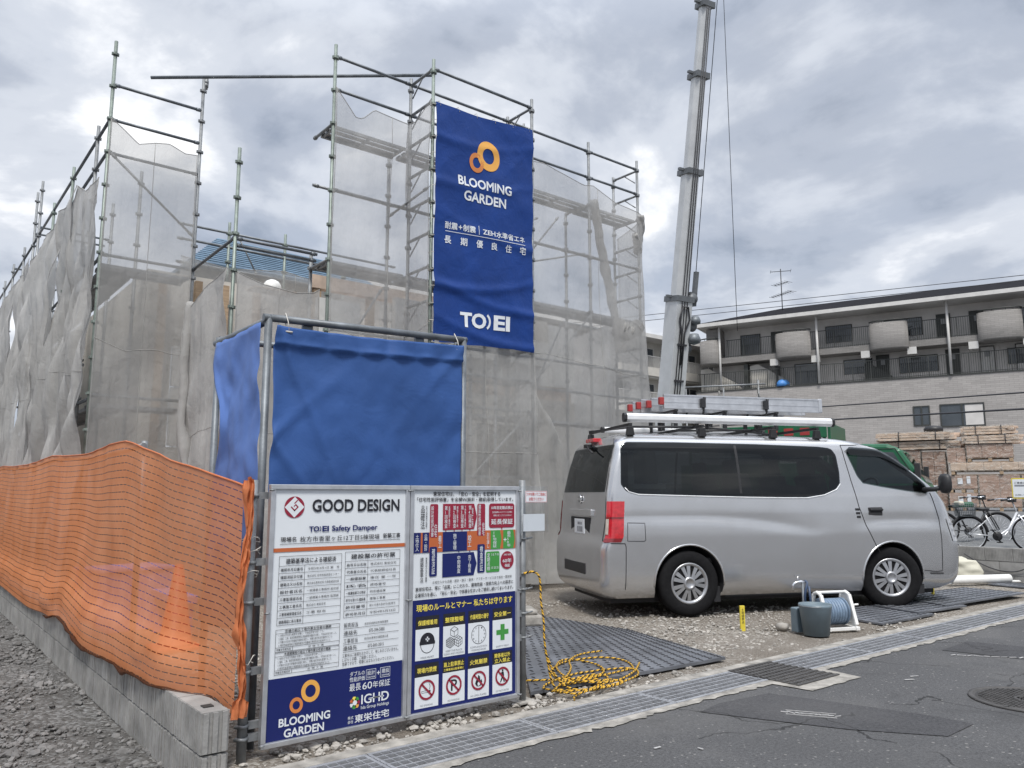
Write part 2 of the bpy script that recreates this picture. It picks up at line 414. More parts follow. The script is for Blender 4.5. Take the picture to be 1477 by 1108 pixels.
# ---------------------------------------------------------------- object helpers
def tag(o, label=None, cat=None, group=None, kind=None):
    if label: o['label'] = label
    if cat: o['category'] = cat
    if group: o['group'] = group
    if kind: o['kind'] = kind
    return o
def empty(name, loc=(0, 0, 0), rz=0.0, label=None, cat=None, group=None):
    o = bpy.data.objects.new(name, None)
    o.empty_display_size = 0.2
    col.objects.link(o)
    o.location = loc; o.rotation_euler = (0, 0, rz)
    return tag(o, label, cat, group)
def copy_tree(o, parent=None):
    c = o.copy(); col.objects.link(c)
    if parent is not None: c.parent = parent
    for ch in list(o.children): copy_tree(ch, c)
    return c

class MB:
    """collects shapes; build() links them as ONE mesh object"""
    def __init__(s):
        s.v = []; s.f = []; s.mi = []; s.uv = {}; s.cur = 0; s.sm = []; s.smooth = False
        s.X = None
    def av(s, pts):
        b = len(s.v)
        if s.X is not None: pts = [s.X @ Vector(p) for p in pts]
        s.v.extend([tuple(p) for p in pts]); return b
    def af(s, f, uv=None):
        if uv: s.uv[len(s.f)] = uv
        s.f.append(tuple(f)); s.mi.append(s.cur); s.sm.append(s.smooth)
    def box(s, c, d, ax=None):
        hx, hy, hz = d[0] / 2, d[1] / 2, d[2] / 2
        pts = [Vector((x, y, z)) for z in (-hz, hz) for y in (-hy, hy) for x in (-hx, hx)]
        if ax is not None: pts = [ax @ p for p in pts]
        b = s.av([p + Vector(c) for p in pts])
        for f in ((0, 2, 3, 1), (4, 5, 7, 6), (0, 1, 5, 4), (2, 6, 7, 3), (0, 4, 6, 2), (1, 3, 7, 5)):
            s.af([b + i for i in f])
    def bb(s, x0, x1, y0, y1, z0, z1):
        s.box(((x0 + x1) / 2, (y0 + y1) / 2, (z0 + z1) / 2), (abs(x1 - x0), abs(y1 - y0), abs(z1 - z0)))
    def bar(s, p, q, w, h, up=(0, 0, 1)):
        p, q = Vector(p), Vector(q); d = q - p; L = d.length
        if L < 1e-6: return
        x = d / L; u = Vector(up)
        if abs(x.dot(u)) > 0.98: u = Vector((0, 1, 0))
        y = u.cross(x).normalized(); z = x.cross(y)
        ax = Matrix((x, y, z)).transposed()
        s.box((p + q) / 2, (L, w, h), ax)
    def tube(s, path, r, n=8, caps=True, closed=False, uvs=False):
        pts = [Vector(p) for p in path]
        rr = r if isinstance(r, (list, tuple)) else [r] * len(pts)
        m = len(pts); sm0 = s.smooth; s.smooth = True
        rings = []
        prevu = None; acc = 0.0
        lens = []
        for i, p in enumerate(pts):
            if closed: t = pts[(i + 1) % m] - pts[i - 1]
            else: t = pts[min(i + 1, m - 1)] - pts[max(i - 1, 0)]
            if t.length < 1e-9: t = Vector((0, 0, 1))
            t.normalize()
            if prevu is None:
                u = Vector((0, 0, 1)) if abs(t.z) < 0.9 else Vector((1, 0, 0))
            else: u = prevu
            u = (u - t * u.dot(t))
            if u.length < 1e-6: u = t.orthogonal()
            u.normalize(); prevu = u
            w = t.cross(u)
            rings.append(s.av([p + (u * cos(2 * pi * k / n) + w * sin(2 * pi * k / n)) * rr[i] for k in range(n)]))
            if i: acc += (pts[i] - pts[i - 1]).length
            lens.append(acc)
        rng = range(m if closed else m - 1)
        for i in rng:
            a, b = rings[i], rings[(i + 1) % m]
            for k in range(n):
                k2 = (k + 1) % n
                uv = None
                if uvs:
                    uv = [(k / n, lens[i]), ((k + 1) / n, lens[i]), ((k + 1) / n, lens[(i + 1) % m]), (k / n, lens[(i + 1) % m])]
                s.af((a + k, a + k2, b + k2, b + k), uv)
        s.smooth = sm0
        if caps and not closed:
            s.af([rings[0] + k for k in reversed(range(n))]); s.af([rings[-1] + k for k in range(n)])
    def cyl(s, p, q, r, n=12, r2=None):
        s.tube([p, q], [r, r if r2 is None else r2], n)
    def lathe(s, prof, n=24, c=(0, 0, 0), ax=None, smooth=True):
        """prof: list of (r, h); turned about local z"""
        sm0 = s.smooth; s.smooth = smooth
        rings = []
        for r, h in prof:
            pts = [Vector((r * cos(2 * pi * k / n), r * sin(2 * pi * k / n), h)) for k in range(n)]
            if ax is not None: pts = [ax @ p for p in pts]
            rings.append(s.av([p + Vector(c) for p in pts]))
        for a, b in zip(rings, rings[1:]):
            for k in range(n):
                k2 = (k + 1) % n
                s.af((a + k, a + k2, b + k2, b + k))
        s.smooth = sm0
        if prof[0][0] > 1e-4: s.af([rings[0] + k for k in reversed(range(n))])
        if prof[-1][0] > 1e-4: s.af([rings[-1] + k for k in range(n)])
    def grid(s, fn, nu, nv, uv=None, wrap=False):
        b = len(s.v)
        s.av([fn(i / nu, j / nv) for j in range(nv + 1) for i in range(nu + 1)])
        sm0 = s.smooth; s.smooth = True
        for j in range(nv):
            for i in range(nu):
                a = b + j * (nu + 1) + i
                q = None
                if uv: q = [uv(i / nu, j / nv), uv((i + 1) / nu, j / nv), uv((i + 1) / nu, (j + 1) / nv), uv(i / nu, (j + 1) / nv)]
                s.af((a, a + 1, a + nu + 2, a + nu + 1), q)
        s.smooth = sm0
    def prism(s, poly, t0, t1, fr):
        """poly: 2-D outline; fr(u, v, t) -> point"""
        n = len(poly)
        a = s.av([fr(u, v, t0) for u, v in poly]); b = s.av([fr(u, v, t1) for u, v in poly])
        s.af([a + k for k in reversed(range(n))]); s.af([b + k for k in range(n)])
        for k in range(n):
            k2 = (k + 1) % n
            s.af((a + k, a + k2, b + k2, b + k))
    def poly(s, pts): 
        b = s.av(pts); s.af(range(b, b + len(pts)))
    def build(s, name, mats, parent=None, loc=None, rz=0.0, bevel=0.0, fix=True, solid=0.0):
        me = bpy.data.meshes.new(name)
        me.from_pydata(s.v, [], s.f)
        if not isinstance(mats, (list, tuple)): mats = [mats]
        for m in mats: me.materials.append(M[m] if isinstance(m, str) else m)
        me.polygons.foreach_set('material_index', s.mi)
        me.polygons.foreach_set('use_smooth', s.sm)
        if s.uv:
            ul = me.uv_layers.new(name='UVMap')
            for fi, uvs in s.uv.items():
                for li, c in zip(me.polygons[fi].loop_indices, uvs): ul.data[li].uv = c
        if fix:
            bm = bmesh.new(); bm.from_mesh(me)
            bmesh.ops.recalc_face_normals(bm, faces=bm.faces)
            bm.to_mesh(me); bm.free()
        me.update()
        o = bpy.data.objects.new(name, me); col.objects.link(o)
        if parent is not None: o.parent = parent
        if loc is not None: o.location = loc
        o.rotation_euler = (0, 0, rz)
        if bevel:
            b = o.modifiers.new('bevel', 'BEVEL'); b.width = bevel; b.segments = 2; b.limit_method = 'ANGLE'
        if solid:
            sm = o.modifiers.new('thickness', 'SOLIDIFY'); sm.thickness = solid; sm.offset = 0
        return o

def box_uv(o, s=1.0):
    """plain metre-scaled box mapping"""
    me = o.data
    ul = me.uv_layers.get('UVMap') or me.uv_layers.new(name='UVMap')
    for p in me.polygons:
        n = p.normal
        for li in p.loop_indices:
            c = me.vertices[me.loops[li].vertex_index].co
            if abs(n.z) > 0.7: q = (c.x, c.y)
            elif abs(n.x) > abs(n.y): q = (c.y, c.z)
            else: q = (c.x, c.z)
            ul.data[li].uv = (q[0] * s, q[1] * s)
    return o

# ---------------------------------------------------------------- text
_tc = {}
def text_mesh(body, bold):
    key = (body, bold)
    if key in _tc: return _tc[key]
    c = bpy.data.curves.new('text', 'FONT'); c.body = body; c.resolution_u = 3
    c.space_line = 0.95
    o = bpy.data.objects.new('text', c); col.objects.link(o)
    dg = bpy.context.evaluated_depsgraph_get(); dg.update()
    me = bpy.data.meshes.new_from_object(o.evaluated_get(dg))
    d = (0.003, 0.014, 0.026, 0.038)[int(bold)]
    bm = bmesh.new(); bm.from_mesh(me); bmesh.ops.remove_doubles(bm, verts=bm.verts, dist=0.004)
    nrm = {}
    for e in bm.edges:                                # embolden: push the outline outwards
        if len(e.link_faces) != 1: continue
        a, b = e.verts; t = (b.co - a.co).to_2d()
        if t.length < 1e-7: continue
        n = Vector((t.y, -t.x)).normalized()
        if (e.link_faces[0].calc_center_median().to_2d() - a.co.to_2d()).dot(n) > 0: n = -n
        nrm.setdefault(a, []).append(n); nrm.setdefault(b, []).append(n)
    for q, ns in nrm.items():
        s = sum(ns, Vector((0, 0)))
        if s.length < .2: continue
        s = s.normalized(); k = max(.5, sum(s.dot(n) for n in ns) / len(ns))
        q.co.x += s.x * d / k; q.co.y += s.y * d / k
    bm.to_mesh(me); bm.free()
    v = [(p.co.x, p.co.y) for p in me.vertices]; f = [tuple(p.vertices) for p in me.polygons]
    bpy.data.objects.remove(o); bpy.data.curves.remove(c); bpy.data.meshes.remove(me)
    if v:
        x0 = min(p[0] for p in v); x1 = max(p[0] for p in v); y0 = min(p[1] for p in v); y1 = max(p[1] for p in v)
        v = [((p[0] - x0) / max(x1 - x0, 1e-6), (p[1] - y0) / max(y1 - y0, 1e-6)) for p in v]
    _tc[key] = (v, f)
    return v, f

class Print:
    """flat printing on one surface: fr(x, z, layer) gives the point"""
    def __init__(s, fr, mats):
        s.mb = MB(); s.fr = fr; s.mats = mats
    def m(s, name): s.mb.cur = s.mats.index(name)
    def poly(s, pts, mat, layer):
        s.m(mat); s.mb.poly([s.fr(x, z, layer) for x, z in pts])
    def rect(s, x0, z0, x1, z1, mat, layer=1): s.poly([(x0, z0), (x1, z0), (x1, z1), (x0, z1)], mat, layer)
    def rrect(s, x0, z0, x1, z1, r, mat, layer=1):
        pts = []
        for cx, cz, a in ((x1 - r, z0 + r, -90), (x1 - r, z1 - r, 0), (x0 + r, z1 - r, 90), (x0 + r, z0 + r, 180)):
            for k in range(5):
                t = radians(a + k * 22.5); pts.append((cx + r * cos(t), cz + r * sin(t)))
        s.poly(pts, mat, layer)
    def frame(s, x0, z0, x1, z1, w, mat, layer=2):
        s.rect(x0, z0, x1, z0 + w, mat, layer); s.rect(x0, z1 - w, x1, z1, mat, layer)
        s.rect(x0, z0 + w, x0 + w, z1 - w, mat, layer); s.rect(x1 - w, z0 + w, x1, z1 - w, mat, layer)
    def line(s, x0, z0, x1, z1, w, mat, layer=2):
        d = Vector((x1 - x0, z1 - z0)); d.normalize(); n = Vector((-d.y, d.x)) * w / 2
        s.poly([(x0 - n.x, z0 - n.y), (x1 - n.x, z1 - n.y), (x1 + n.x, z1 + n.y), (x0 + n.x, z0 + n.y)], mat, layer)
    def ring(s, cx, cz, r1, r0, mat, layer=2, a0=0, a1=360, n=36, sx=1.0, rot=0.0):
        s.m(mat)
        def pt(r, t):
            x, z = r * cos(t) * sx, r * sin(t)
            return s.fr(cx + x * cos(rot) - z * sin(rot), cz + x * sin(rot) + z * cos(rot), layer)
        for k in range(n):
            t0 = radians(a0 + (a1 - a0) * k / n); t1 = radians(a0 + (a1 - a0) * (k + 1) / n)
            if r0 > 0: s.mb.poly([pt(r0, t0), pt(r1, t0), pt(r1, t1), pt(r0, t1)])
            else: s.mb.poly([pt(0, 0), pt(r1, t0), pt(r1, t1)])
    def text(s, body, x, z, w, h, mat, bold=1, vert=0, layer=3, sub=0):
        b = '\n'.join(body) if vert else body
        v, f = text_mesh(b, bold)
        s.m(mat)
        base = s.mb.av([s.fr(x + p[0] * w, z + p[1] * h, layer) for p in v])
        for q in f: s.mb.af([base + i for i in q])
    def build(s, name, parent): return s.mb.build(name, s.mats, parent, fix=False)

# ---------------------------------------------------------------- ground
def sheet(name, x0, x1, y0, y1, z, mat, nx=1, ny=1, amp=0.0, kind='structure', zf=None):
    mb = MB()
    def fn(u, v):
        x, y = x0 + (x1 - x0) * u, y0 + (y1 - y0) * v
        zz_ = z if zf is None else zf(x, y)
        if amp: zz_ += amp * (noise.noise(Vector((x * 0.9, y * 0.9, 3))) + 0.4 * noise.noise(Vector((x * 3, y * 3, 7))) - 0.9)
        return (x, y, zz_)
    mb.grid(fn, nx, ny)
    return tag(mb.build(name, mat), kind=kind)

sheet('ground', -600, 900, -600, 900, -0.62, 'farground')
DR0, DR1 = 3.38, 3.72          # drain channel edges
sheet('road', -60, 90, -30, 3.366, 0.0, 'asphalt', 6, 6)
# rough-edged concrete strip between the asphalt and the drain
mb = MB()
N = 1500
for i in range(N):
    xa, xb = -8 + 60 * i / N, -8 + 60 * (i + 1) / N
    def edge(x): return 3.305 + 0.03 * noise.noise(Vector((x * 1.3, 0, 0))) + 0.03 * noise.noise(Vector((x * 6, 2, 0))) + 0.035 * noise.noise(Vector((x * 23, 5, 0)))
    def notch(x): return 3.02 + .02 * noise.noise(Vector((x * 9, 3, 3))) if 4.99 < x < 5.68 else None
    ea = min(3.362, notch(xa) or edge(xa)); eb = min(3.362, notch(xb) or edge(xb))
    mb.poly([(xa, ea, 0.006), (xb, eb, 0.006), (xb, DR0, 0.006), (xa, DR0, 0.006)])
tag(mb.build('kerb_strip', 'concrete_pale'), kind='structure')
mb = MB()
mb.bb(-8, 52, DR1, DR1 + 0.10, -0.2, 0.012)
mb.bb(-8, 52, DR0 - 0.012, DR0 - 0.002, -0.2, -0.002)
mb.bb(-8, 52, DR0 - 0.02, DR1 + 0.02, -0.24, -0.2)
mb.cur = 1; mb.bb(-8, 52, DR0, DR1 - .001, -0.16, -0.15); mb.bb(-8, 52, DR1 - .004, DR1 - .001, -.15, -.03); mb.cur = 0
tag(mb.build('drain_channel', ['concrete_pale', 'dirt_dark']), kind='structure')
sheet('site_ground', 1.30, 13.4, DR1 + 0.10, 26, 0, 'site_gravel', 60, 110, 0.014)
sheet('lot_ground', -40, 1.42, 2.9, 60, -0.1, 'lot_gravel', 90, 120, 0.02)
sheet('back_ground', -40, 60, 25.9, 120, -0.03, 'site_gravel', 4, 4)
sheet('verge', 13.0, 60, DR1 + 0.09, 5.4, 0, 'site_gravel', 30, 6, 0.01)
def terr(x, y):
    d = (x - 17.2) * 0.94 + (y - 6) * 0.1
    return 0.24 + 0.64 * min(1, max(0, d / 5.0))
sheet('parking_ground', 13.52, 80, 3.9, 90, 0, 'terrace', 60, 6, 0, zf=terr)
# repaired asphalt strips
def patch(pts, mat='asphalt_patch', z=0.004):
    mb = MB(); mb.poly([(x, y, z) for x, y in pts])
    return tag(mb.build('road_patch', mat), kind='structure')
patch([(4.0, 3.17), (4.25, 3.22), (4.72, 3.17), (4.86, 2.75), (5.0, 2.28), (5.02, 2.03), (4.66, 2.02), (4.36, 2.42), (4.15, 2.85)])
patch([(7.15, 3.1), (7.75, 3.13), (8.0, 2.25), (8.1, 1.5), (7.5, 1.5), (7.35, 2.2)])
patch([(9.2, 3.15), (15.0, 3.18), (14.5, 1.7), (10.5, 1.9)])
patch([(2.1, 2.75), (2.55, 2.85), (2.9, 2.2), (2.0, 1.9)])
# worn painted survey marks
mb = MB()
def mark(x, y, L, w, a):
    mb.box((x, y, 0.0065), (L, w, 0.003), Matrix.Rotation(a, 3, 'Z'))
random.seed(3)
for (x, y, L, a, n) in ((4.47, 2.72, 0.30, -1.0, 9), (7.15, 2.75, 0.5, -0.9, 9), (7.9, 2.1, 0.2, -0.5, 4), (5.9, 2.78, 0.14, 0.2, 2), (3.35, 2.80, 0.22, -0.75, 2)):
    for k in range(n):
        t = (k / max(1, n - 1) - 0.5) * L
        mark(x + t * cos(a), y + t * sin(a), random.uniform(0.03, 0.08), random.uniform(0.006, 0.013), a + random.uniform(-0.9, 0.9))
    if .4 > L > 0.25:
        for s in (-0.045, 0.045): mark(x - s * sin(a), y + s * cos(a), L * 0.95, 0.005, a)
tag(mb.build('road_marking', 'paintwhite'), kind='structure')

# drain gratings, one metre each
def grate_mesh(L=0.992):
    mb = MB()
    W = DR1 - DR0
    n = 5
    for i in range(n + 1):
        w = 0.010 if 0 < i < n else 0.026
        y = DR0 + 0.012 + (W - 0.024) * i / n
        mb.bb(0, L, y - w / 2, y + w / 2, -0.026, 0.010)
    m = 18
    for k in range(m + 1):
        x = 0.008 + (L - 0.016) * k / m
        w = 0.0045 if 0 < k < m else 0.018
        mb.bb(x - w / 2, x + w / 2, DR0 + 0.02, DR1 - 0.02, -0.012, 0.0075)
    return mb
g0 = grate_mesh().build('drain_grate', 'steel', loc=(-1.24, 0, 0))
tag(g0, None, 'drain grate', 'steel drain gratings along the road edge')
def gl(k):
    return 'galvanised drain grating in the line along the road edge'
xs = [-0.96 + i for i in range(0, 6)] + [5.585 + i for i in range(0, 20)]
g0.location = (xs[0], 0, 0)
names = {0: 'drain grating at the left end of the line, below the white notice board',
         }
for i, x in enumerate(xs):
    o = g0 if i == 0 else copy_tree(g0)
    o.location = (x, 0, 0)
    gx = x + 0.5
    if gx < 2: l = 'galvanised drain grating nearest the camera at the bottom photo edge'
    elif gx < 3: l = 'galvanised drain grating in front of the notice board, second from the photo bottom'
    elif gx < 4: l = 'galvanised drain grating in front of the coiled rope and square post'
    elif gx < 5: l = 'drain grating between the chequered mat corner and the dark square cover'
    elif gx < 6.2: l = 'galvanised drain grating just right of the dark square cover'
    elif gx < 7.2: l = 'galvanised drain grating in front of the blue bucket'
    elif gx < 8.2: l = 'galvanised drain grating in front of the hose reel'
    elif gx < 9.2: l = 'galvanised drain grating in front of the van front wheel mats'
    elif gx < 10.2: l = 'galvanised drain grating in front of the van bumper'
    else: l = 'galvanised drain grating in the far right run of the line, past the van'
    tag(o, l)
# dark square cover set into the drain line
mb = MB()
cx0, cx1, cy0, cy1 = 5.042, 5.58, 3.14, 3.74
for i in range(11):
    y = cy0 + 0.02 + (cy1 - cy0 - 0.04) * i / 10
    mb.bb(cx0, cx1, y - 0.012, y + 0.012, -0.03, 0.014)
for i in range(14):
    x = cx0 + 0.012 + (cx1 - cx0 - 0.024) * i / 13
    mb.bb(x - 0.008, x + 0.008, cy0 + 0.01, cy1 - 0.01, -0.03, 0.011)
mb.bb(cx0, cx1, cy0, cy1, -0.05, -0.006)
tag(mb.build('drain_cover', 'iron'), 'dark square iron grating set into the line of pale drain gratings', 'drain cover')
# manhole cover
mb = MB()
mc = (5.86, 2.02)
def pr(r, h): return (r, h)
mb.lathe([(0.0, 0.009), (0.30, 0.009), (0.302, 0.004), (0.315, 0.004), (0.317, 0.012), (0.345, 0.012), (0.347, 0.0)], 56, (mc[0], mc[1], 0))
for i in range(-12, 13):
    for j in range(-12, 13):
        x, y = i * 0.024, j * 0.024
        if x * x + y * y < 0.285 ** 2 and not (0.07 ** 2 < x * x + y * y < 0.095 ** 2):
            if (i + j) % 2: mb.bb(mc[0] + x - .009, mc[0] + x + .009, mc[1] + y - .004, mc[1] + y + .004, 0.008, 0.0145)
            else: mb.bb(mc[0] + x - .004, mc[0] + x + .004, mc[1] + y - .009, mc[1] + y + .009, 0.008, 0.0145)
mb.lathe([(0.072, 0.009), (0.074, 0.014), (0.09, 0.014), (0.092, 0.009)], 32, (mc[0], mc[1], 0))
mb.box((mc[0] - .3, mc[1] + .03, 0.013), (0.04, 0.02, 0.004))
tag(mb.build('manhole_cover', 'iron'), 'round dark iron manhole cover with a raised chequer in the asphalt', 'manhole cover')

# loose stones: nobody could count them
ICO = None
def stones(name, mat, n, xr, yr, zr, sr, seed, dens=None, zf=None):
    random.seed(seed)
    bm = bmesh.new(); bmesh.ops.create_icosphere(bm, subdivisions=1, radius=1)
    iv = [v.co.copy() for v in bm.verts]; ifc = [tuple(v.index for v in f.verts) for f in bm.faces]; bm.free()
    V = []; F = []
    k = 0; tries = 0
    while k < n and tries < n * 30:
        tries += 1
        x, y = random.uniform(*xr), random.uniform(*yr)
        if dens and random.random() > dens(x, y): continue
        s = sr[0] + (sr[1] - sr[0]) * random.random() ** 3.2
        q = Matrix.Rotation(random.uniform(0, 6.28), 3, 'Z') @ Matrix.Rotation(random.uniform(-.5, .5), 3, 'X')
        sc = Vector((s * random.uniform(.8, 1.4), s * random.uniform(.7, 1.1), s * random.uniform(.45, .8)))
        b = len(V)
        z = zr if zf is None else zf(x, y)
        for c in iv:
            j = random.uniform(.78, 1.2)
            p = q @ Vector((c.x * sc.x * j, c.y * sc.y * j, c.z * sc.z * j))
            V.append((x + p.x, y + p.y, z + p.z + sc.z * 0.3))
        F.extend([tuple(b + i for i in f) for f in ifc]); k += 1
    me = bpy.data.meshes.new(name); me.from_pydata(V, [], F); me.materials.append(M[mat]); me.update()
    o = bpy.data.objects.new(name, me); col.objects.link(o)
    return tag(o, kind='stuff')
def clump(x, y, f=1.1, s=0):
    return min(1, max(0.03, (noise.noise(Vector((x * f, y * f, 11 + s))) + 0.25) * 1.5))
def off_mats(x, y):
    if 3.3 < x < 5.9 and 3.95 < y < 7.0 and x < 5.4 + (y - 4) * 0.25: return 0
    return clump(x, y)
stones('loose_gravel', 'stone', 3600, (1.5, 9.5), (3.84, 7.5), -0.008, (0.005, 0.022), 5, off_mats)
stones('loose_gravel', 'stone', 480, (1.7, 5.0), (3.80, 4.1), -0.008, (0.006, 0.030), 6, lambda x, y: clump(x, y, 1.7, 3) if x < 3.4 else 0.25)
stones('loose_gravel', 'stone', 900, (5.2, 8.4), (4.4, 5.8), -0.008, (0.006, 0.020), 9, lambda x, y: clump(x, y, 2.0, 8))
stones('loose_gravel', 'stone_dark', 5600, (-0.8, 1.3), (3.2, 9), -0.112, (0.005, 0.029), 8, lambda x, y: clump(x, y, 0.9, 4))
stones('loose_gravel', 'stone_dark', 2500, (-4.5, 1.3), (6, 16), -0.112, (0.01, 0.04), 12, lambda x, y: clump(x, y, 0.7, 4))

# ---------------------------------------------------------------- notice boards at the entrance
SY = 4.0
def onboard(x, z, layer): return (x, SY - 0.002 - 0.0009 * layer, z)

def toei(P, x, z, w, h, mat, layer=3):
    """TO))EI wordmark"""
    P.text('TO', x, z, w * 0.50, h, mat, 3, 0, layer)
    P.ring(x + w * .535 - h * 0.40, z + h / 2, h * 0.62, h * 0.47, mat, layer + 1, -54, 54, 12)
    P.text('EI', x + w * 0.645, z, w * 0.33, h, mat, 3, 0, layer)
def bloom(P, cx, cz, s, layer=2):
    """two linked rounded rings"""
    P.ring(cx + 0.32 * s, cz + 0.22 * s, 0.66 * s, 0.37 * s, 'gold', layer, 0, 360, 36, 0.92, 0.25)
    P.ring(cx - 0.58 * s, cz - 0.48 * s, 0.46 * s, 0.25 * s, 'goldorange', layer + 1, 0, 360, 30, 0.92, 0.25)

# --- left board
lb = empty('notice_board', (2.0, SY, 0), 0, 'white and navy notice board headed GOOD DESIGN, left half of the entrance hoarding', 'notice board', 'notice boards on the entrance hoarding')
def rel(o, root):
    o.location = Vector(o.location) - Vector(root.location); return o
def panel_part(name, mat, root, x0, x1, z0, z1, y0, y1, bevel=0.0):
    mb = MB(); mb.bb(x0, x1, y0, y1, z0, z1)
    return rel(mb.build(name, mat, root, (0, 0, 0), bevel=bevel), root)
def board_frame(root, x0, x1, z0, z1):
    w = 0.026
    mb = MB()
    mb.bb(x0, x1, SY - 0.014, SY + 0.022, z1 - w, z1); mb.bb(x0, x1, SY - 0.014, SY + 0.022, z0, z0 + w)
    mb.bb(x0, x0 + w, SY - 0.014, SY + 0.022, z0 + w, z1 - w); mb.bb(x1 - w, x1, SY - 0.014, SY + 0.022, z0 + w, z1 - w)
    rel(mb.build('frame', 'alu', root, (0, 0, 0), bevel=0.003), root)
    for x in (x0 + 0.004, x1 - 0.004):
        for z in (z0 + 0.02, z0 + 0.66, z1 - 0.03):
            mb = MB(); mb.tube([(x - 0.012, SY - 0.016, z), (x, SY - 0.03, z), (x + 0.012, SY - 0.016, z)], 0.005, 6)
            rel(mb.build('clip', 'galv', root, (0, 0, 0)), root)
panel_part('panel', 'white', lb, 1.60, 2.425, 0.05, 1.35, SY, SY + 0.012)
board_frame(lb, 1.592, 2.432, 0.045, 1.358)
mats = ['white', 'navy', 'ink', 'greyink', 'red', 'orangeprint', 'green', 'yellow', 'gold', 'goldorange']
P = Print(onboard, mats)
TXL = [
('GOOD DESIGN',1.827,1.212,0.538,0.068,'ink',2,0),
('Safety Damper',1.945,1.100,0.280,0.038,'navy',2,0),
('現場名',1.657,1.059,0.086,0.026,'ink',1,0),('枚方市香里ヶ丘12丁目5棟現場',1.763,1.056,0.476,0.029,'ink',0,0),('新築工事',2.262,1.060,0.112,0.028,'ink',1,0),
('建築基準法による確認済',1.691,0.946,0.285,0.028,'ink',1,0),('建設業の許可票',2.065,0.953,0.279,0.027,'ink',1,0),
('販売担当',2.034,0.589,0.084,0.025,'ink',0,0),('連絡先',2.033,0.547,0.083,0.025,'ink',0,0),('工事担当',2.033,0.506,0.085,0.025,'ink',0,0),('連絡先',2.032,0.468,0.084,0.025,'ink',0,0),
('株式会社東栄住宅京都営業所',2.159,0.593,0.148,0.013,'ink',0,0),('075-394-5000',2.187,0.552,0.097,0.018,'ink',0,0),('株式会社東栄住宅関西施工課',2.159,0.514,0.149,0.013,'ink',0,0),('072-843-2015',2.182,0.471,0.099,0.017,'ink',0,0),
('工事中はご迷惑をおかけして、申しわけございません。',2.029,0.434,0.348,0.019,'ink',0,0),('しばらくの間、ご容赦ください。',2.030,0.412,0.207,0.019,'ink',0,0),('危険ですので、現場には立ち入らないでください。',2.030,0.390,0.319,0.019,'ink',0,0),
('ダブルの',2.078,0.329,0.089,0.025,'white',0,0),('性能評価',2.077,0.300,0.091,0.025,'white',0,0),('設計',2.183,0.322,0.047,0.024,'white',0,0),('性能評価書',2.183,0.307,0.047,0.009,'white',0,0),('+',2.242,0.318,0.020,0.020,'white',1,0),('建設',2.272,0.322,0.047,0.024,'white',0,0),('性能評価書',2.272,0.307,0.047,0.009,'white',0,0),
('最長',2.077,0.252,0.069,0.038,'white',0,0),('60',2.155,0.251,0.059,0.037,'white',0,0),('年保証',2.218,0.251,0.109,0.036,'white',0,0),
('IGHD',2.150,0.175,0.171,0.050,'white',1,0),('Iida Group Holdings',2.149,0.145,0.173,0.022,'white',0,0),('株式',2.072,0.107,0.033,0.017,'white',0,0),('会社',2.072,0.086,0.033,0.017,'white',0,0),('東栄住宅',2.113,0.085,0.211,0.042,'white',1,0),
('BLOOMING',1.686,0.135,0.282,0.042,'white',2,0),('GARDEN',1.715,0.080,0.220,0.042,'white',2,0)]
for t in TXL: P.text(*t)
toei(P, 1.813, 1.108, 0.117, 0.029, 'navy')
P.rect(1.619, 1.008, 2.405, 1.028, 'orangeprint', 1)
P.rect(1.62, 0.073, 2.404, 0.376, 'navy', 1)
P.line(1.655, 1.048, 2.375, 1.050, 0.0022, 'ink')
# round mark with a folded square G
gx, gz, gr = 1.727, 1.239, 0.056
P.ring(gx, gz, gr, 0, 'red', 1, n=40)
sq = 0.0545
P.poly([(gx, gz + sq), (gx + sq, gz), (gx, gz - sq), (gx - sq, gz)], 'white', 2)
def dl(u, v): return (gx + (u - v) * 0.7071, gz + (u + v) * 0.7071)
for (u0, v0, u1, v1) in ((-.0155, -.0155, -.009, .0155), (-.0155, -.0155, .0165, -.009), (.010, -.009, .0165, .008), (-.001, .003, .010, .008), (.012, .012, .0375, .0175)):
    P.poly([dl(u0, v0), dl(u1, v0), dl(u1, v1), dl(u0, v1)], 'red', 3)
# tables
def table(x0, x1, z0, z1, rows, head, div, w=0.0018):
    P.frame(x0, z0, x1, z1, w, 'ink')
    zs = [z1 - head - (z1 - head - z0) * k / rows for k in range(rows)]
    for z in zs: P.line(x0, z, x1, z, w, 'ink')
    if div: P.line(div, z0, div, z1 - head, w, 'ink')
    return zs, (z1 - head - z0) / rows
zs, rh = table(1.654, 2.010, 0.636, 0.986, 8, 0.050, 1.796)
for z, a, b in zip(zs, ['確認年月日番号', '確認済証交付者', '建築主又は名称', '設計者氏名', '工事監理者氏名', '工事施工者氏名', '工事現場管理者氏名', '建築確認に係る事項'],
                   ['令和5年2月1日 第   号', '株式会社 住宅性能評価センター', '株式会社東栄住宅 代表取締役社長', '一級建築士事務所 設計部', '一級建築士事務所 監理部', '株式会社 東栄住宅', '工事 担当', '']):
    P.text(a, 1.664, z - rh * 0.74, 0.122, rh * 0.44, 'ink', 1, 0)
    if b: P.text(b, 1.812, z - rh * 0.70, 0.184 if len(b) > 9 else 0.11, rh * 0.34, 'ink', 0, 0)
zs, rh = table(2.030, 2.376, 0.640, 0.993, 8, 0.052, 2.170)
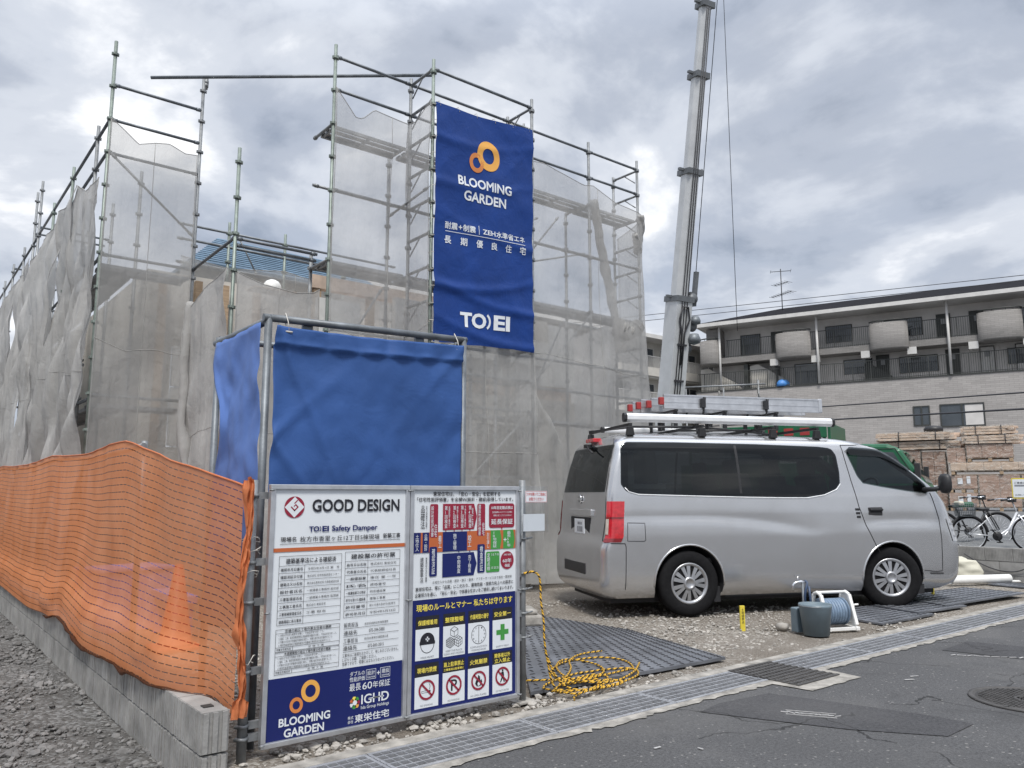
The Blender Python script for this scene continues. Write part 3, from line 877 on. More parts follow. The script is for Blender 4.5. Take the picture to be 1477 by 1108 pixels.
for z, a, b in zip(zs, ['商号又は名称', '代表者の氏名', '一般建設業', '氏名', '一般建設業又は特定', '許可を受けた建設業', '許可番号', '許可年月日'],
                   ['株式会社 東栄住宅', '代表取締役社長', '専任 第 一号', '資格番号', '特定建設業', '建築工事業', '国土交通大臣許可(特)第号', '令和4年5月23日']):
    P.text(a, 2.040, z - rh * 0.74, 0.120, rh * 0.42, 'ink', 1, 0)
    P.text(b, 2.186, z - rh * 0.70, 0.165 if len(b) > 6 else 0.10, rh * 0.36, 'ink', 0, 0)
for z in (0.586, 0.544, 0.503, 0.464): P.line(2.033, z - 0.003, 2.376, z - 0.003, 0.0018, 'ink')
for (z0, z1, t) in ((0.505, 0.617, '足場の組立て等作業主任者の職務'), (0.393, 0.503, '木造建築物の組立て等作業主任者の職務')):
    P.frame(1.651, z0, 2.010, z1, 0.0018, 'ink'); P.line(1.651, z1 - 0.020, 2.010, z1 - 0.020, 0.0018, 'ink'); P.line(1.651, z0 + 0.022, 2.010, z0 + 0.022, 0.0018, 'ink'); P.line(1.745, z0, 1.745, z0 + 0.022, 0.0018, 'ink')
    P.text(t, 1.70, z1 - 0.0175, 0.26, 0.015, 'ink', 1)
    for k, s in enumerate(['1. 材料の欠点の有無を点検し、不良品を取り除くこと。', '2. 器具、工具、要求性能墜落制止用器具等の機能を点検し、不良品を取り除くこと。', '3. 作業の方法及び労働者の配置を決定し、作業の進行状況を監視すること。', '4. 要求性能墜落制止用器具等及び保護帽の使用状況を監視すること。']):
        P.text(s, 1.668, z1 - 0.036 - k * 0.0165, (0.25, 0.325, 0.30, 0.29)[k], 0.0115, 'ink', 0)
    P.text('作業主任者氏名', 1.657, z0 + 0.006, 0.078, 0.011, 'ink', 1); P.text('足 場 工 業', 1.83, z0 + 0.006, 0.09, 0.010, 'ink', 0)
bloom(P, 1.826, 0.271, 0.085)
P.frame(2.176, 0.300, 2.237, 0.353, 0.002, 'white', 2); P.frame(2.264, 0.300, 2.326, 0.353, 0.002, 'white', 2)
for k in range(7):
    a = k * 0.9; P.ring(2.112 + 0.019 * cos(a), 0.190 + 0.021 * sin(a), 0.013, 0, ('red', 'green', 'yellow', 'orangeprint', 'white', 'green', 'gold')[k], 2, n=6)
P.ring(2.112, 0.190, 0.014, 0, 'white', 3, n=6)
P.line(2.197, 0.2, 2.29, 0.2, 0.006, 'white', 3)
rel(P.build('printing', lb), lb)

# --- right board
rb = empty('notice_board', (2.85, SY, 0), 0, 'notice board with a red and blue chart above eight safety pictograms', 'notice board', 'notice boards on the entrance hoarding')
panel_part('panel', 'white', rb, 2.445, 3.247, 0.05, 1.35, SY, SY + 0.012)
board_frame(rb, 2.435, 3.258, 0.045, 1.358)
P = Print(onboard, mats)
TXR = [
('東栄住宅は、「安心・安全」を証明する',2.597,1.296,0.509,0.028,'ink',1,0),('「住宅性能評価書」を全棟W(設計・建設)取得しています。',2.484,1.260,0.727,0.029,'ink',1,0),
('品確法',2.511,1.103,0.029,0.137,'ink',0,1),('住宅の品質確保の促進等に',2.546,1.102,0.012,0.137,'ink',0,1),
('設計性能評価書',2.583,1.057,0.020,0.181,'white',0,1),('住宅',2.607,1.056,0.020,0.075,'white',0,1),
('第1回検査',2.680,1.105,0.022,0.132,'white',0,1),('第2回検査',2.742,1.105,0.022,0.133,'white',0,1),('第3回検査',2.799,1.105,0.022,0.134,'white',0,1),('第4回検査',2.857,1.104,0.023,0.135,'white',0,1),
('基礎配筋工事完了',2.708,1.108,0.012,0.127,'white',0,1),('躯体工事完了時',2.768,1.107,0.012,0.128,'white',0,1),('下地張り工事直前',2.826,1.107,0.012,0.129,'white',0,1),('竣工時',2.882,1.106,0.012,0.120,'white',0,1),
('建設性能評価書',2.932,1.054,0.020,0.190,'white',0,1),('住宅',2.961,1.054,0.020,0.079,'white',0,1),
('10年目定期点検は',3.034,1.212,0.174,0.022,'white',1,0),('当社推奨のメンテナンス工事を',3.042,1.189,0.159,0.012,'white',0,0),('実施することでさらに安心の',3.051,1.169,0.145,0.012,'white',0,0),('延長保証',3.032,1.118,0.175,0.035,'white',1,0),
('土地仕入',2.477,0.976,0.024,0.095,'white',0,1),('企画・設計',2.538,0.976,0.022,0.099,'white',0,1),('着工',2.636,0.991,0.024,0.072,'white',0,1),('施工管理',2.744,0.976,0.025,0.095,'white',0,1),('竣工',2.853,0.989,0.027,0.071,'white',0,1),('お引渡し',2.998,0.976,0.021,0.094,'white',0,1),('10年保証',3.047,0.976,0.031,0.099,'white',0,1),('最長50年',3.160,0.976,0.030,0.099,'white',0,1),('+',3.132,1.010,0.024,0.024,'white',1,0),
('確認済証',2.592,0.839,0.023,0.148,'white',0,1),('中間検査',2.775,0.835,0.024,0.104,'white',0,1),('完了検査',2.856,0.835,0.023,0.104,'white',0,1),('検査済証',2.945,0.838,0.025,0.152,'white',0,1),('定期点検',3.002,0.836,0.023,0.107,'white',0,1),('3 5 7 10',3.035,0.926,0.057,0.014,'white',0,0),('15 20 25',3.035,0.845,0.057,0.014,'white',0,0),
('60年',3.125,0.878,0.071,0.026,'white',1,0),('保証',3.141,0.851,0.043,0.019,'white',1,0),('点検で最長',3.133,0.922,0.061,0.012,'white',0,0),
('建築基準法',2.512,0.795,0.025,0.145,'ink',0,1),('検査済証の交付を義務',2.549,0.797,0.013,0.142,'ink',0,1),
('土地仕入から企画・設計・施工・販売・アフターサービスまで当社一貫体制',2.598,0.783,0.599,0.017,'ink',0,0),('東栄住宅は、常に「品質」にこだわり、建物性能・技術力向上への探求と',2.483,0.746,0.727,0.024,'ink',1,0),('企業努力を通じ、「安心・安全」で快適な住まいをご提供し続けてまいります。',2.480,0.712,0.730,0.024,'ink',1,0),
('現場のルールとマナー',2.491,0.630,0.393,0.040,'yellow',1,0),('私たちは守ります',2.901,0.630,0.302,0.042,'yellow',1,0)]
for t in TXR: P.text(*t)
for t in ((2.577,1.052,2.634,1.249),(2.925,1.052,2.986,1.249)): P.rrect(*t, 0.010, 'red', 2)
P.poly([(2.669, 1.094), (2.901, 1.094), (2.922, 1.172), (2.901, 1.250), (2.669, 1.250)], 'red', 1)
P.rrect(3.017, 1.098, 3.222, 1.250, 0.018, 'red', 1)
P.rect(2.454, 0.966, 3.229, 1.083, 'orangeprint', 1)
for t in ((2.454,0.966,2.514,1.083),(2.527,0.966,2.572,1.083),(2.669,0.966,2.848,1.083)): P.rect(*t, 'navy', 2)
for x0, x1 in ((3.030, 3.105), (3.130, 3.212)): P.poly([(x0, 0.966), (x1, 0.966), (x1 + 0.012, 1.025), (x1, 1.083), (x0, 1.083)], 'green', 2)
P.rrect(2.576, 0.826, 2.630, 0.998, 0.010, 'navy', 2); P.rrect(2.927, 0.828, 2.984, 1.0, 0.010, 'navy', 2)
P.poly([(2.669, 0.816), (2.9, 0.816), (2.922, 0.886), (2.9, 0.955), (2.669, 0.955)], 'navy', 1)
P.rrect(2.995, 0.826, 3.101, 0.952, 0.010, 'green', 1)
P.ring(3.163, 0.893, 0.056, 0, 'red', 1, sx=0.95)
for x in (2.690, 2.752, 2.809, 2.868): P.poly([(x - .006, 1.094), (x, 1.084), (x + .006, 1.094)], 'red', 3); P.rect(x - .002, 1.083, x + .002, 1.088, 'red', 3)
for x in (2.787, 2.868): P.poly([(x - .006, 0.958), (x, 0.968), (x + .006, 0.958)], 'navy', 3)
P.poly([(3.11, 1.098), (3.118, 1.086), (3.126, 1.098)], 'red', 3)
P.rect(2.458, 0.073, 3.229, 0.697, 'navy', 1)
cx = [2.570, 2.759, 2.941, 3.1245]
hw = [0.081, 0.079, 0.079, 0.077]
heads = [(['保護帽着用', '整理整頓', '作業時間の遵守', '安全第一'], [['WEAR HELMET'], ['KEEP THE PLACE', 'CLEAN AND ORDERED'], ['COMPLIANCE WITH', 'WORKING HOURS'], ['SAFETY FIRST']], 0.357, 0.531, 0.603),
         (['現場内禁煙', '路上駐車禁止', '火気厳禁', '関係者以外'], [['NO SMOKING'], ['NO PARKING'], ['NO OPEN FLAMES'], ['DO NOT ENTER']], 0.092, 0.265, 0.338)]
for r, (tt, ee, z0, z1, z2) in enumerate(heads):
    for i in range(4):
        x0, x1 = cx[i] - hw[i], cx[i] + hw[i]
        P.rect(x0, z1, x1, z2, 'ink', 2); P.rect(x0, z0, x1, z1, 'white', 2)
        if r == 1 and i == 1:
            P.text(tt[i], cx[i] - 0.072, z1 + 0.032, 0.144, 0.028, 'yellow', 1); P.text('工事車両は駐車場に', cx[i] - 0.072, z1 + 0.010, 0.144, 0.014, 'yellow', 1)
        elif r == 1 and i == 3:
            P.text(tt[i], cx[i] - 0.062, z1 + 0.038, 0.124, 0.027, 'yellow', 1); P.text('立入禁止', cx[i] - 0.062, z1 + 0.007, 0.124, 0.027, 'yellow', 1)
        else: P.text(tt[i], cx[i] - 0.066, z1 + 0.02, 0.132 if len(tt[i]) != 7 else 0.14, 0.030, 'yellow', 1)
        for k, e in enumerate(reversed(ee[i])): P.text(e, cx[i] - 0.0042 * len(e), z0 + 0.008 + k * 0.017, 0.0084 * len(e), 0.011, 'greyink', 0)
# helmeted face
x, z = cx[0], 0.455
P.ring(x, z - 0.012, 0.050, 0.046, 'ink', 3, 180, 360, 20, 0.95); 
P.ring(x, z + 0.004, 0.050, 0, 'ink', 3, 0, 180, 20); P.rect(x - 0.053, z - 0.013, x + 0.053, z + 0.005, 'ink', 3)
P.rect(x - .013, z + .013, x + .013, z + .022, 'white', 4); P.rect(x - .0045, z + .004, x + .0045, z + .031, 'white', 4)
# stacked cubes
def cube(cx_, cz_, s, n):
    a = [(0, 0), (-.866, .5), (0, 1), (.866, .5), (.866, -.5), (0, -1), (-.866, -.5)]
    pt = lambda k: (cx_ + a[k][0] * s, cz_ + a[k][1] * s)
    for p, q in ((1, 2), (2, 3), (3, 4), (4, 5), (5, 6), (6, 1), (0, 1), (0, 3), (0, 5)): P.line(*pt(p), *pt(q), 0.0028, 'ink', 3)
    for k in range(1, n):
        f = k / n
        L = lambda p, q: (pt(p)[0] + (pt(q)[0] - pt(p)[0]) * f, pt(p)[1] + (pt(q)[1] - pt(p)[1]) * f)
        for (p, q, r_, s_) in ((1, 6, 0, 5), (0, 5, 3, 4), (1, 0, 6, 5), (0, 3, 5, 4), (1, 2, 0, 3), (1, 0, 2, 3)): P.line(*L(p, q), *L(r_, s_), 0.002, 'ink', 3)
cube(cx[1], 0.494, 0.031, 1); cube(cx[1] - 0.029, 0.435, 0.032, 3); cube(cx[1] + 0.030, 0.437, 0.032, 2)
# clock
P.ring(cx[2], 0.459, 0.056, 0.053, 'ink', 3, n=40)
for k in range(12):
    a = k * pi / 6; P.text(str(k or 12), cx[2] + 0.044 * sin(a) - 0.004, 0.459 + 0.044 * cos(a) - 0.004, 0.008, 0.009, 'ink', 0, 0, 3)
P.rect(cx[2] - .0016, 0.415, cx[2] + .0016, 0.502, 'ink', 3)
# cross
P.rect(cx[3] - .048, 0.440, cx[3] + .048, 0.470, 'green', 3); P.rect(cx[3] - .016, 0.407, cx[3] + .016, 0.503, 'green', 4)
# prohibition signs
for i in range(4):
    x, z = cx[i], 0.190
    P.ring(x, z, 0.056, 0.044, 'red', 5, n=40)
    P.line(x - 0.034, z + 0.034, x + 0.034, z - 0.034, 0.011, 'red', 5)
x, z = cx[0], 0.19
P.frame(x - .035, z - .016, x + .024, z - .004, .002, 'ink', 3); P.rect(x + .014, z - .016, x + .026, z - .004, 'ink', 3)
P.line(x + .018, z + .0, x + .024, z + .018, .003, 'ink', 3); P.line(x + .024, z + .018, x + .016, z + .034, .003, 'ink', 3)
P.text('P', cx[1] - .020, z - .032, .044, .064, 'ink', 1, 0, 3)
P.poly([(cx[2] + u, z + v) for u, v in ((-.012, -.034), (.014, -.034), (.028, -.012), (.022, .006), (.014, -.002), (.010, .022), (-.004, .034), (-.004, .018), (-.020, .0), (-.026, -.016))], 'ink', 3)
P.poly([(cx[2] + u, z + v) for u, v in ((-.006, -.03), (.008, -.03), (.012, -.016), (.004, -.002), (-.008, -.016))], 'white', 4)
P.ring(cx[3] + .002, z + .034, .007, 0, 'ink', 3, n=12)
P.poly([(cx[3] + u, z + v) for u, v in ((-.008, .026), (.010, .026), (.014, .004), (.012, -.004), (.018, -.036), (.010, -.036), (.003, -.012), (-.012, -.036), (-.019, -.034), (-.006, -.004), (-.014, .008))], 'ink', 3)
rel(P.build('printing', rb), rb)

# --- pipes that carry the boards
def post_tube(name, x, y, z0, z1, r, mat, label, cat='post', plate=False, group=None):
    root = empty(name, (x, y, 0), 0, label, cat, group)
    mb = MB(); mb.tube([(0, 0, z0), (0, 0, z1)], r, 14)
    mb.build('pole', mat, root)
    return root
pr_ = post_tube('support_post', 3.315, 4.03, 0.0, 1.40, 0.0215, 'galv', 'galvanised pole with wire clamps standing right of the notice boards')
mb = MB(); mb.bb(-.07, .07, -.06, .06, 0.0, 0.012); mb.build('base_plate', 'concrete_pale', pr_, bevel=.002)
for z in (0.55, 0.70, 0.80, 1.02, 0.40):
    mb = MB(); mb.tube([(-.028, -.012, z), (0, -.032, z), (.028, -.012, z + .002), (.03, .02, z), (-.03, .02, z), (-.028, -.012, z)], 0.007, 6)
    mb.bb(-.05, -.024, -.02, .02, z - .02, z + .02); mb.tube([(.02, -.02, z), (.06, -.03, z + .008)], .006, 6)
    mb.build('clamp', 'galv', pr_)
pl_ = post_tube('support_post', 1.52, 4.05, -0.12, 1.38, 0.0243, 'galv', 'galvanised pole with pipe clamps and tie wire at the left edge of the notice boards')
for z in (0.10, 0.16, 0.42, 0.76, 0.96, 1.30):
    mb = MB(); mb.tube([(-.034, 0, z), (0, -.034, z), (.034, 0, z), (0, .034, z)], .010, 6, closed=True); mb.bb(.026, .085, -.012, .012, z - .018, z + .018)
    mb.build('clamp', 'galv', pl_)
mb = MB()
random.seed(4)
for z in (0.48, 1.02, 1.08, 0.90):
    pts = [(0.045 * cos(t) + random.uniform(-.01, .01), 0.045 * sin(t), z + random.uniform(-.025, .025)) for t in [k * 0.8 for k in range(12)]]
    mb.tube(pts, 0.0025, 5)
mb.build('tie_wire', 'cord_wire', pl_)

# clear pocket with a small printed card on the right pole
ph = empty('leaflet_pocket', (3.36, 3.985, 1.06), 0, 'clear plastic leaflet pocket with red lettering on its card, beside the right notice board', 'leaflet pocket')
mb = MB(); mb.bb(-.10, .115, -.03, -.028, 0, .30); mb.bb(-.10, .115, .006, .008, 0, .30); mb.bb(-.10, -.098, -.028, .006, 0, .30); mb.bb(.113, .115, -.028, .006, 0, .30)
mb.build('pocket', 'clear_plastic', ph)
mb = MB(); mb.bb(-.085, .10, -.036, -.034, .195, .27); mb.build('card', 'white', ph)
mb = MB(); mb.bb(-.08, .10, -.012, -.004, 0.01, .12); mb.build('leaflet', 'white', ph)
Pp = Print(lambda x, z, l: (x, -.0362 - .0005 * l, z), ['pinkred'])
Pp.text('フタを開いてご自由に', -.078, .238, .17, .022, 'pinkred', 1); Pp.text('お取りください', -.055, .206, .125, .022, 'pinkred', 1)
Pp.frame(-.083, .197, .098, .268, .002, 'pinkred', 1)
Pp.build('printing', ph)

# ---------------------------------------------------------------- blue sheeted enclosure behind the boards
enc = empty('sheeted_enclosure', (2.26, 4.62, 0), 0, 'steel pipe framework of the blue sheeted enclosure behind the notice boards', 'enclosure')
ex0, ex1, ey0, ey1 = 1.62, 2.95, 4.20, 5.02
def ep(name, pts, r=0.0215, mat='galv_dark'):
    mb = MB(); mb.tube([(p[0] - 2.26, p[1] - 4.62, p[2]) for p in pts], r, 12)
    return mb.build(name, mat, enc)
ep('post', [(ex0, ey0, 0), (ex0, ey0, 2.30)]); ep('post', [(ex1, ey0, 0), (ex1, ey0, 2.34)])
ep('post', [(ex0, ey1, 0), (ex0, ey1, 2.30)]); ep('post', [(ex1, ey1, 0), (ex1, ey1, 2.34)])
ep('top_rail', [(ex0 - .03, ey0, 2.285), (ex1 + .02, ey0, 2.325)]); ep('top_rail', [(ex0, ey0 + .02, 2.27), (ex0, ey1 + .06, 2.27)]); ep('top_rail', [(ex1, ey0, 2.30), (ex1, ey1, 2.30)]); ep('top_rail', [(ex0, ey1, 2.29), (ex1, ey1, 2.31)])
for x in (1.86, 2.62):
    mb = MB(); mb.bb(x - .03 - 2.26, x + .03 - 2.26, ey0 + .012 - 4.62, ey0 + .035 - 4.62, 2.21, 2.30); mb.build('bracket', 'galv_dark', enc)
def crease(x, z, s=0):
    rg = .45 - abs(noise.noise(Vector((x * 1.7 + z * .9 + s, z * 1.5 - x * .6, 3 + s)))) - .6 * abs(noise.noise(Vector((x * 3.1 - z * 1.2, z * 2.3, 8 + s))))
    return 0.016 * rg + 0.010 * noise.noise(Vector((x * 3 + s, z * 3, s))) + 0.006 * noise.noise(Vector((x * 9, z * 8, 4 + s))) + 0.018 * noise.noise(Vector((x * 1.2 - z * 1.2, z * 0.5, 9 + s)))
mb = MB()
def ftarp(u, v):
    x = 1.645 + (2.912 - 1.645) * u; top = 2.238 + 0.035 * u - 0.012 * sin(u * pi)
    z = 1.0 + (top - 1.0) * v
    fold = 0.012 * exp(-((z - (top - .10)) / .02) ** 2) * (0.6 + noise.noise(Vector((x * 9, 0, 2))))
    pull = 0.03 * exp(-(u / .16)) * sin(z * 9 + x * 20) * (1 - abs(v - .5))
    hem = 0.016 * (1 if z > top - .105 else 0) * (0.4 + abs(sin(x * 16)) * .6 + noise.noise(Vector((x * 13, z * 9, 2))) * .5)
    tug = 0.02 * exp(-((z - 1.62 - (x - 1.64) * .9) / .05) ** 2) * exp(-(x - 1.64) / .22) + 0.016 * exp(-((z - 1.60 + (x - 1.64) * 1.2) / .045) ** 2) * exp(-(x - 1.64) / .25)
    diag = 0.022 * exp(-((z - 2.22 + (x - 1.66) * 2.2) / .06) ** 2) * exp(-(x - 1.66) / .3) + 0.014 * exp(-((z - 2.24 + (2.90 - x) * 1.1) / .05) ** 2) * exp(-(2.90 - x) / .2)
    return (x, 4.158 + crease(x, z) * 1.1 - fold - hem - tug - diag + pull * 0.6, z)
mb.grid(ftarp, 110, 100)
ft = mb.build('tarpaulin', 'tarp', solid=0.002)
tag(ft, 'dark blue tarpaulin stretched flat behind and above the notice boards', 'tarpaulin')
mb = MB()
for x in (1.72, 2.88):
    zt = 2.238 + .035 * (x - 1.645) / 1.267
    mb.tube([(x, 4.15, zt - .02), (x, 4.165, zt + .03), (x - .003, 4.20, zt + .085), (x + .003, 4.22, zt + .05), (x, 4.175, zt - .02)], .0035, 5)
    mb.tube([(x - .02, 4.15, zt - .03), (x + .02, 4.15, zt - .03)], .006, 6)
mb.build('tie', 'cord_wire', ft)
mb = MB()
def starp(u, v):
    y = 4.235 + (5.06 - 4.235) * u
    z = 0.55 + (2.262 - 0.03 * u * (1 - v) - 0.55) * v
    back = 0.24 * u ** 3 * exp(-((z - 1.75) / 0.28) ** 2)      # the free edge is sucked in halfway down
    x = 1.60 + crease(y, z, 5) * 1.8 + 0.025 * sin((y + z * .5) * 7) * u * (1 - v * .6)
    return (x, y - back, z)
mb.grid(starp, 44, 64)
st = mb.build('tarpaulin', 'tarp_lit', solid=0.002)
tag(st, 'blue tarpaulin with painted-in light on the left side of the enclosure, its rear edge flapping', 'tarpaulin')

# ---------------------------------------------------------------- block wall and orange net fence
bw = empty('block_wall', (1.36, 4.0, 0), 0, 'low grey concrete block wall running back under the orange net', 'block wall')
zt, zb = 0.275, -0.115
def block(name, y0, z0, z1, openend):
    """one course section with a grooved face and hollow end"""
    mb = MB()
    L = 0.39
    x0, x1 = -0.065, 0.065
    mb.bb(x0 + .004, x1 - .004, y0, y0 + L - .008, z0, z1 - .004)
    n = 20
    for k in range(n):
        yy = y0 + (L - .008) * (k + .5) / n
        w = (L - .008) / n * random.uniform(.5, .8)
        for xx in (x0 + .004, x1 - .004):
            mb.box((xx, yy, (z0 + z1 - .004) / 2), (random.uniform(.006, .018), w, z1 - z0 - .008))
    if openend:
        for xx in (-.045, 0, .045): mb.bb(xx - .012, xx + .012, y0 - .012, y0, z0 + .004, z1 - .008)
    return mb.build(name, 'concrete', bw)
random.seed(11)
for k in range(24):
    block('block', -0.02 + k * 0.39, zb, zb + 0.19, k == 0)
    block('block', -0.02 + k * 0.39, zb + 0.195, zt, k == 0)
mb = MB(); mb.bb(-.055, .055, 9.34, 24, zb, zt - .01); mb.build('wall_run', 'concrete', bw)
mb = MB(); mb.bb(-.028, .022, 0.07, 0.12, zt - .02, zt + .0015); mb.build('core_hole', 'dirt_dark', bw)

fence_x = 1.36
def ntop(y):
    pts = [(4.02, 1.355), (4.6, 1.47), (5.84, 1.675), (6.4, 1.685), (7.4, 1.645), (9.0, 1.70), (11.0, 1.66), (13.6, 1.72), (17, 1.70), (20, 1.72), (24, 1.70)]
    for (a, za), (b, zb_) in zip(pts, pts[1:]):
        if y <= b: 
            t = (y - a) / (b - a); return za + (zb_ - za) * t
    return 1.7
def nbot(y):
    pts = [(4.02, 0.22), (4.3, 0.27), (4.9, 0.265), (5.6, 0.24), (6.6, 0.20), (7.6, 0.30), (8.2, 0.24), (9.5, 0.19), (12, 0.21), (24, 0.2)]
    for (a, za), (b, zb_) in zip(pts, pts[1:]):
        if y <= b:
            t = (y - a) / (b - a); t = t * t * (3 - 2 * t); return za + (zb_ - za) * t
    return .2
def nx(y, v):
    # net is pulled to the left pole at its near end, then follows the wall
    t = min(1, max(0, (y - 4.02) / 1.0)); near = 1.50 + (fence_x - 1.50) * (t * t * (3 - 2 * t))
    w = 0.035 * noise.noise(Vector((y * 0.9, v * 1.4, 2))) + 0.02 * noise.noise(Vector((y * 3.2, v * 0.8, 5)))
    belly = -0.10 * exp(-((v - 0.10) / 0.12) ** 2) * (1 - exp(-(y - 4.02) * 2))
    x = near - 0.035 + w * min(1, (y - 4.0) * 2) + belly * (0.6 + 0.5 * noise.noise(Vector((y * 1.5, 0, 8))))
    k = min(1, max(0, (y - 4.35) / .45)) * min(1, max(0, (.22 - v) / .12))     # hangs down outside the wall
    return x + (min(x, 1.268 - .012 * abs(noise.noise(Vector((y * 3, 1, 1))))) - x) * k
mb = MB()
Y0, Y1 = 4.03, 24.0
def onet(u, v):
    y = Y0 + (Y1 - Y0) * (u ** 1.6)
    zb_, zt_ = nbot(y), ntop(y)
    zt_ -= 0.015 * abs(sin(y * 1.7)) 
    return (nx(y, v), y, zb_ + (zt_ - zb_) * v)
mb.grid(onet, 220, 46, uv=lambda u, v: (Y0 + (Y1 - Y0) * (u ** 1.6), 1.45 * v))
on = mb.build('safety_net', 'orange_net')
tag(on, 'translucent orange slit net fence along the block wall', 'net fence')
mb = MB()
mb.tube([(nx(Y0 + (Y1 - Y0) * (k / 80) ** 1.6, 1), Y0 + (Y1 - Y0) * (k / 80) ** 1.6, ntop(Y0 + (Y1 - Y0) * (k / 80) ** 1.6) - .012 * abs(sin((Y0 + (Y1 - Y0) * (k / 80) ** 1.6) * 1.7))) for k in range(81)], 0.006, 6)
mb.build('hem', 'orange_cloth', on)
mb = MB()
def gath(u, v):
    z = 1.385 - 1.165 * v
    wv = .020 + .018 * noise.noise(Vector((v * 7, 1, 4))) + .02 * (v > .93)
    a = (u - .5) * 2
    x = 1.468 + .022 * sin(v * 9) * .6 + a * wv + .012 * noise.noise(Vector((u * 4, v * 16, 2)))
    y = 3.992 - .030 * cos(a * 1.4) + .020 * noise.noise(Vector((u * 6, v * 14, 6))) + .012 * sin(u * 19 + v * 12)
    return (x, y, z + .015 * noise.noise(Vector((u * 3, v * 5, 9))))
mb.grid(gath, 16, 90, uv=lambda u, v: (u * .12, v * 1.2))
mb.build('gathered_edge', 'orange_cloth', on)
mb = MB()
pts = []
for k in range(40):
    y = 4.05 + 4.2 * (k / 39) ** 1.3; pts.append((nx(y, 0.02) - .012, y, nbot(y) + 0.022 * noise.noise(Vector((y * 4, 1, 1)))))
mb.tube(pts, [0.006 + 0.020 * abs(noise.noise(Vector((k * .6, 5, 3)))) for k in range(40)], 8)
mb.build('bottom_hem', 'orange_net', on)
# fence poles and rail behind the net
fp = empty('net_fence_frame', (1.40, 5.85, 0), 0, 'galvanised pipe posts and rail carrying the orange net', 'fence frame')
for y in (5.85, 7.65, 9.0, 10.8, 12.6, 14.4, 16.2, 18):
    mb = MB(); mb.tube([(0.015, y - 5.85, -0.1), (0.015, y - 5.85, ntop(y) + .0)], 0.0215, 10); mb.build('post', 'galv', fp)
mb = MB(); mb.tube([(0.0, (y - 5.85), ntop(y) - .03) for y in (5.8, 7.4, 9, 11, 13.6, 17, 20, 24)], 0.0215, 10); mb.build('rail', 'galv', fp)

# things seen through the net
cn = empty('traffic_cone', (2.10, 7.25, 0), 0, 'orange traffic cone standing behind the orange net', 'traffic cone')
mb = MB(); mb.lathe([(0.16, 0.03), (0.135, 0.05), (0.035, 0.70), (0.02, 0.71), (0.0, 0.71)], 24); mb.build('body', 'cone', cn)
mb = MB(); mb.bb(-.19, .19, -.19, .19, 0, .032); mb.build('base', 'cone', cn, bevel=.008)
pb = empty('crate', (2.0, 8.7, 0), 0.2, 'violet plastic crate glimpsed through the orange net beside the cone', 'crate')
mb = MB()
for (x0, x1, y0, y1) in ((-.36, .36, -.26, -.24), (-.36, .36, .24, .26), (-.36, -.34, -.24, .24), (.34, .36, -.24, .24)): mb.bb(x0, x1, y0, y1, .02, .56)
mb.bb(-.36, .36, -.26, .26, 0, .02); mb.build('box', 'purple', pb)
mb = MB(); mb.bb(-.38, .38, -.28, .28, .565, .60); mb.build('lid', 'purple', pb, bevel=.006)
mb = MB(); mb.bb(2.15, 2.35, 7.5, 8.3, 0.33, 0.40); mb.bb(2.17, 2.33, 7.55, 7.62, 0, .33); mb.bb(2.17, 2.33, 8.18, 8.25, 0, .33)
tag(mb.build('sawhorse', 'purple', bevel=.004), 'pale violet trestle behind the orange net between crate and cone', 'trestle')

# twine along the left gravel
mb = MB()
mb.tube([(1.6 - 1.1 * (k / 60) ** .6 + 0.012 * sin(k), 18 - 14.9 * (k / 60) ** .75, -0.085 + .006 * sin(k * 1.3)) for k in range(61)], 0.0035, 5)
tag(mb.build('twine', 'twine'), 'thin pale twine lying over the dark gravel at the left', 'twine')
# mirror of a scooter at the left edge
sm_ = empty('scooter_mirror', (0.16, 1.80, 1.235), 0, 'rounded grey mirror back poking in at the left edge', 'mirror')
mb = MB(); mb.lathe([(0.0, -.022), (.018, -.019), (.030, -.006), (.031, .004), (.026, .016), (0.0, .022)], 20, (0, 0, 0), Matrix.Rotation(radians(70), 3, 'Y')); mb.build('shell', 'paint', sm_)
mb = MB(); mb.tube([(-.01, 0, -.02), (-.05, 0, -.08), (-.07, -.01, -.25), (-.09, -.02, -1.2)], .006, 8); mb.build('stalk', 'black', sm_)

# ---------------------------------------------------------------- scaffolding
PR = 0.0243
def spost(root, x, y, z0, z1, mat='galv', spigot=True, ph=0.0):
    mb = MB(); mb.tube([(x, y, z0), (x, y, z1)], PR, 10)
    k = 0
    z = z1 - 0.19
    while z > z0 + .1:
        mb.lathe([(PR, -.02), (PR + .020, -.014), (PR + .020, .012), (PR, .02)], 8, (x, y, z), smooth=False)
        for a in (0, pi / 2, pi, 3 * pi / 2):
            mb.box((x + .036 * cos(a), y + .036 * sin(a), z - .002), (.022, .022, .04))
        z -= 0.475
    return mb.build('post', mat, root)
def srail(root, p, q, mat='galv_dark', r=0.0213, name='rail'):
    mb = MB(); p = Vector(p); q = Vector(q); mb.tube([p, q], r, 10)
    d = (q - p).normalized()
    for e, s in ((p, 1), (q, -1)):
        mb.tube([e + d * s * .03, e + d * s * .085], r + .007, 8)
    return mb.build(name, mat, root)
def sbracket(root, x, y0, y1, z, stay=True, mat='galv'):
    mb = MB(); mb.tube([(x, y0, z), (x, y1, z)], .0213, 8)
    s = 1 if y1 > y0 else -1
    if stay:
        mb.tube([(x, y0 + s * .05, z - .22), (x, y0 + s * .30, z - .02)], .010, 6)
    mb.tube([(x, y1 - s * .06, z), (x, y1 - s * .02, z)], .030, 8)
    return mb.build('bracket', mat, root)
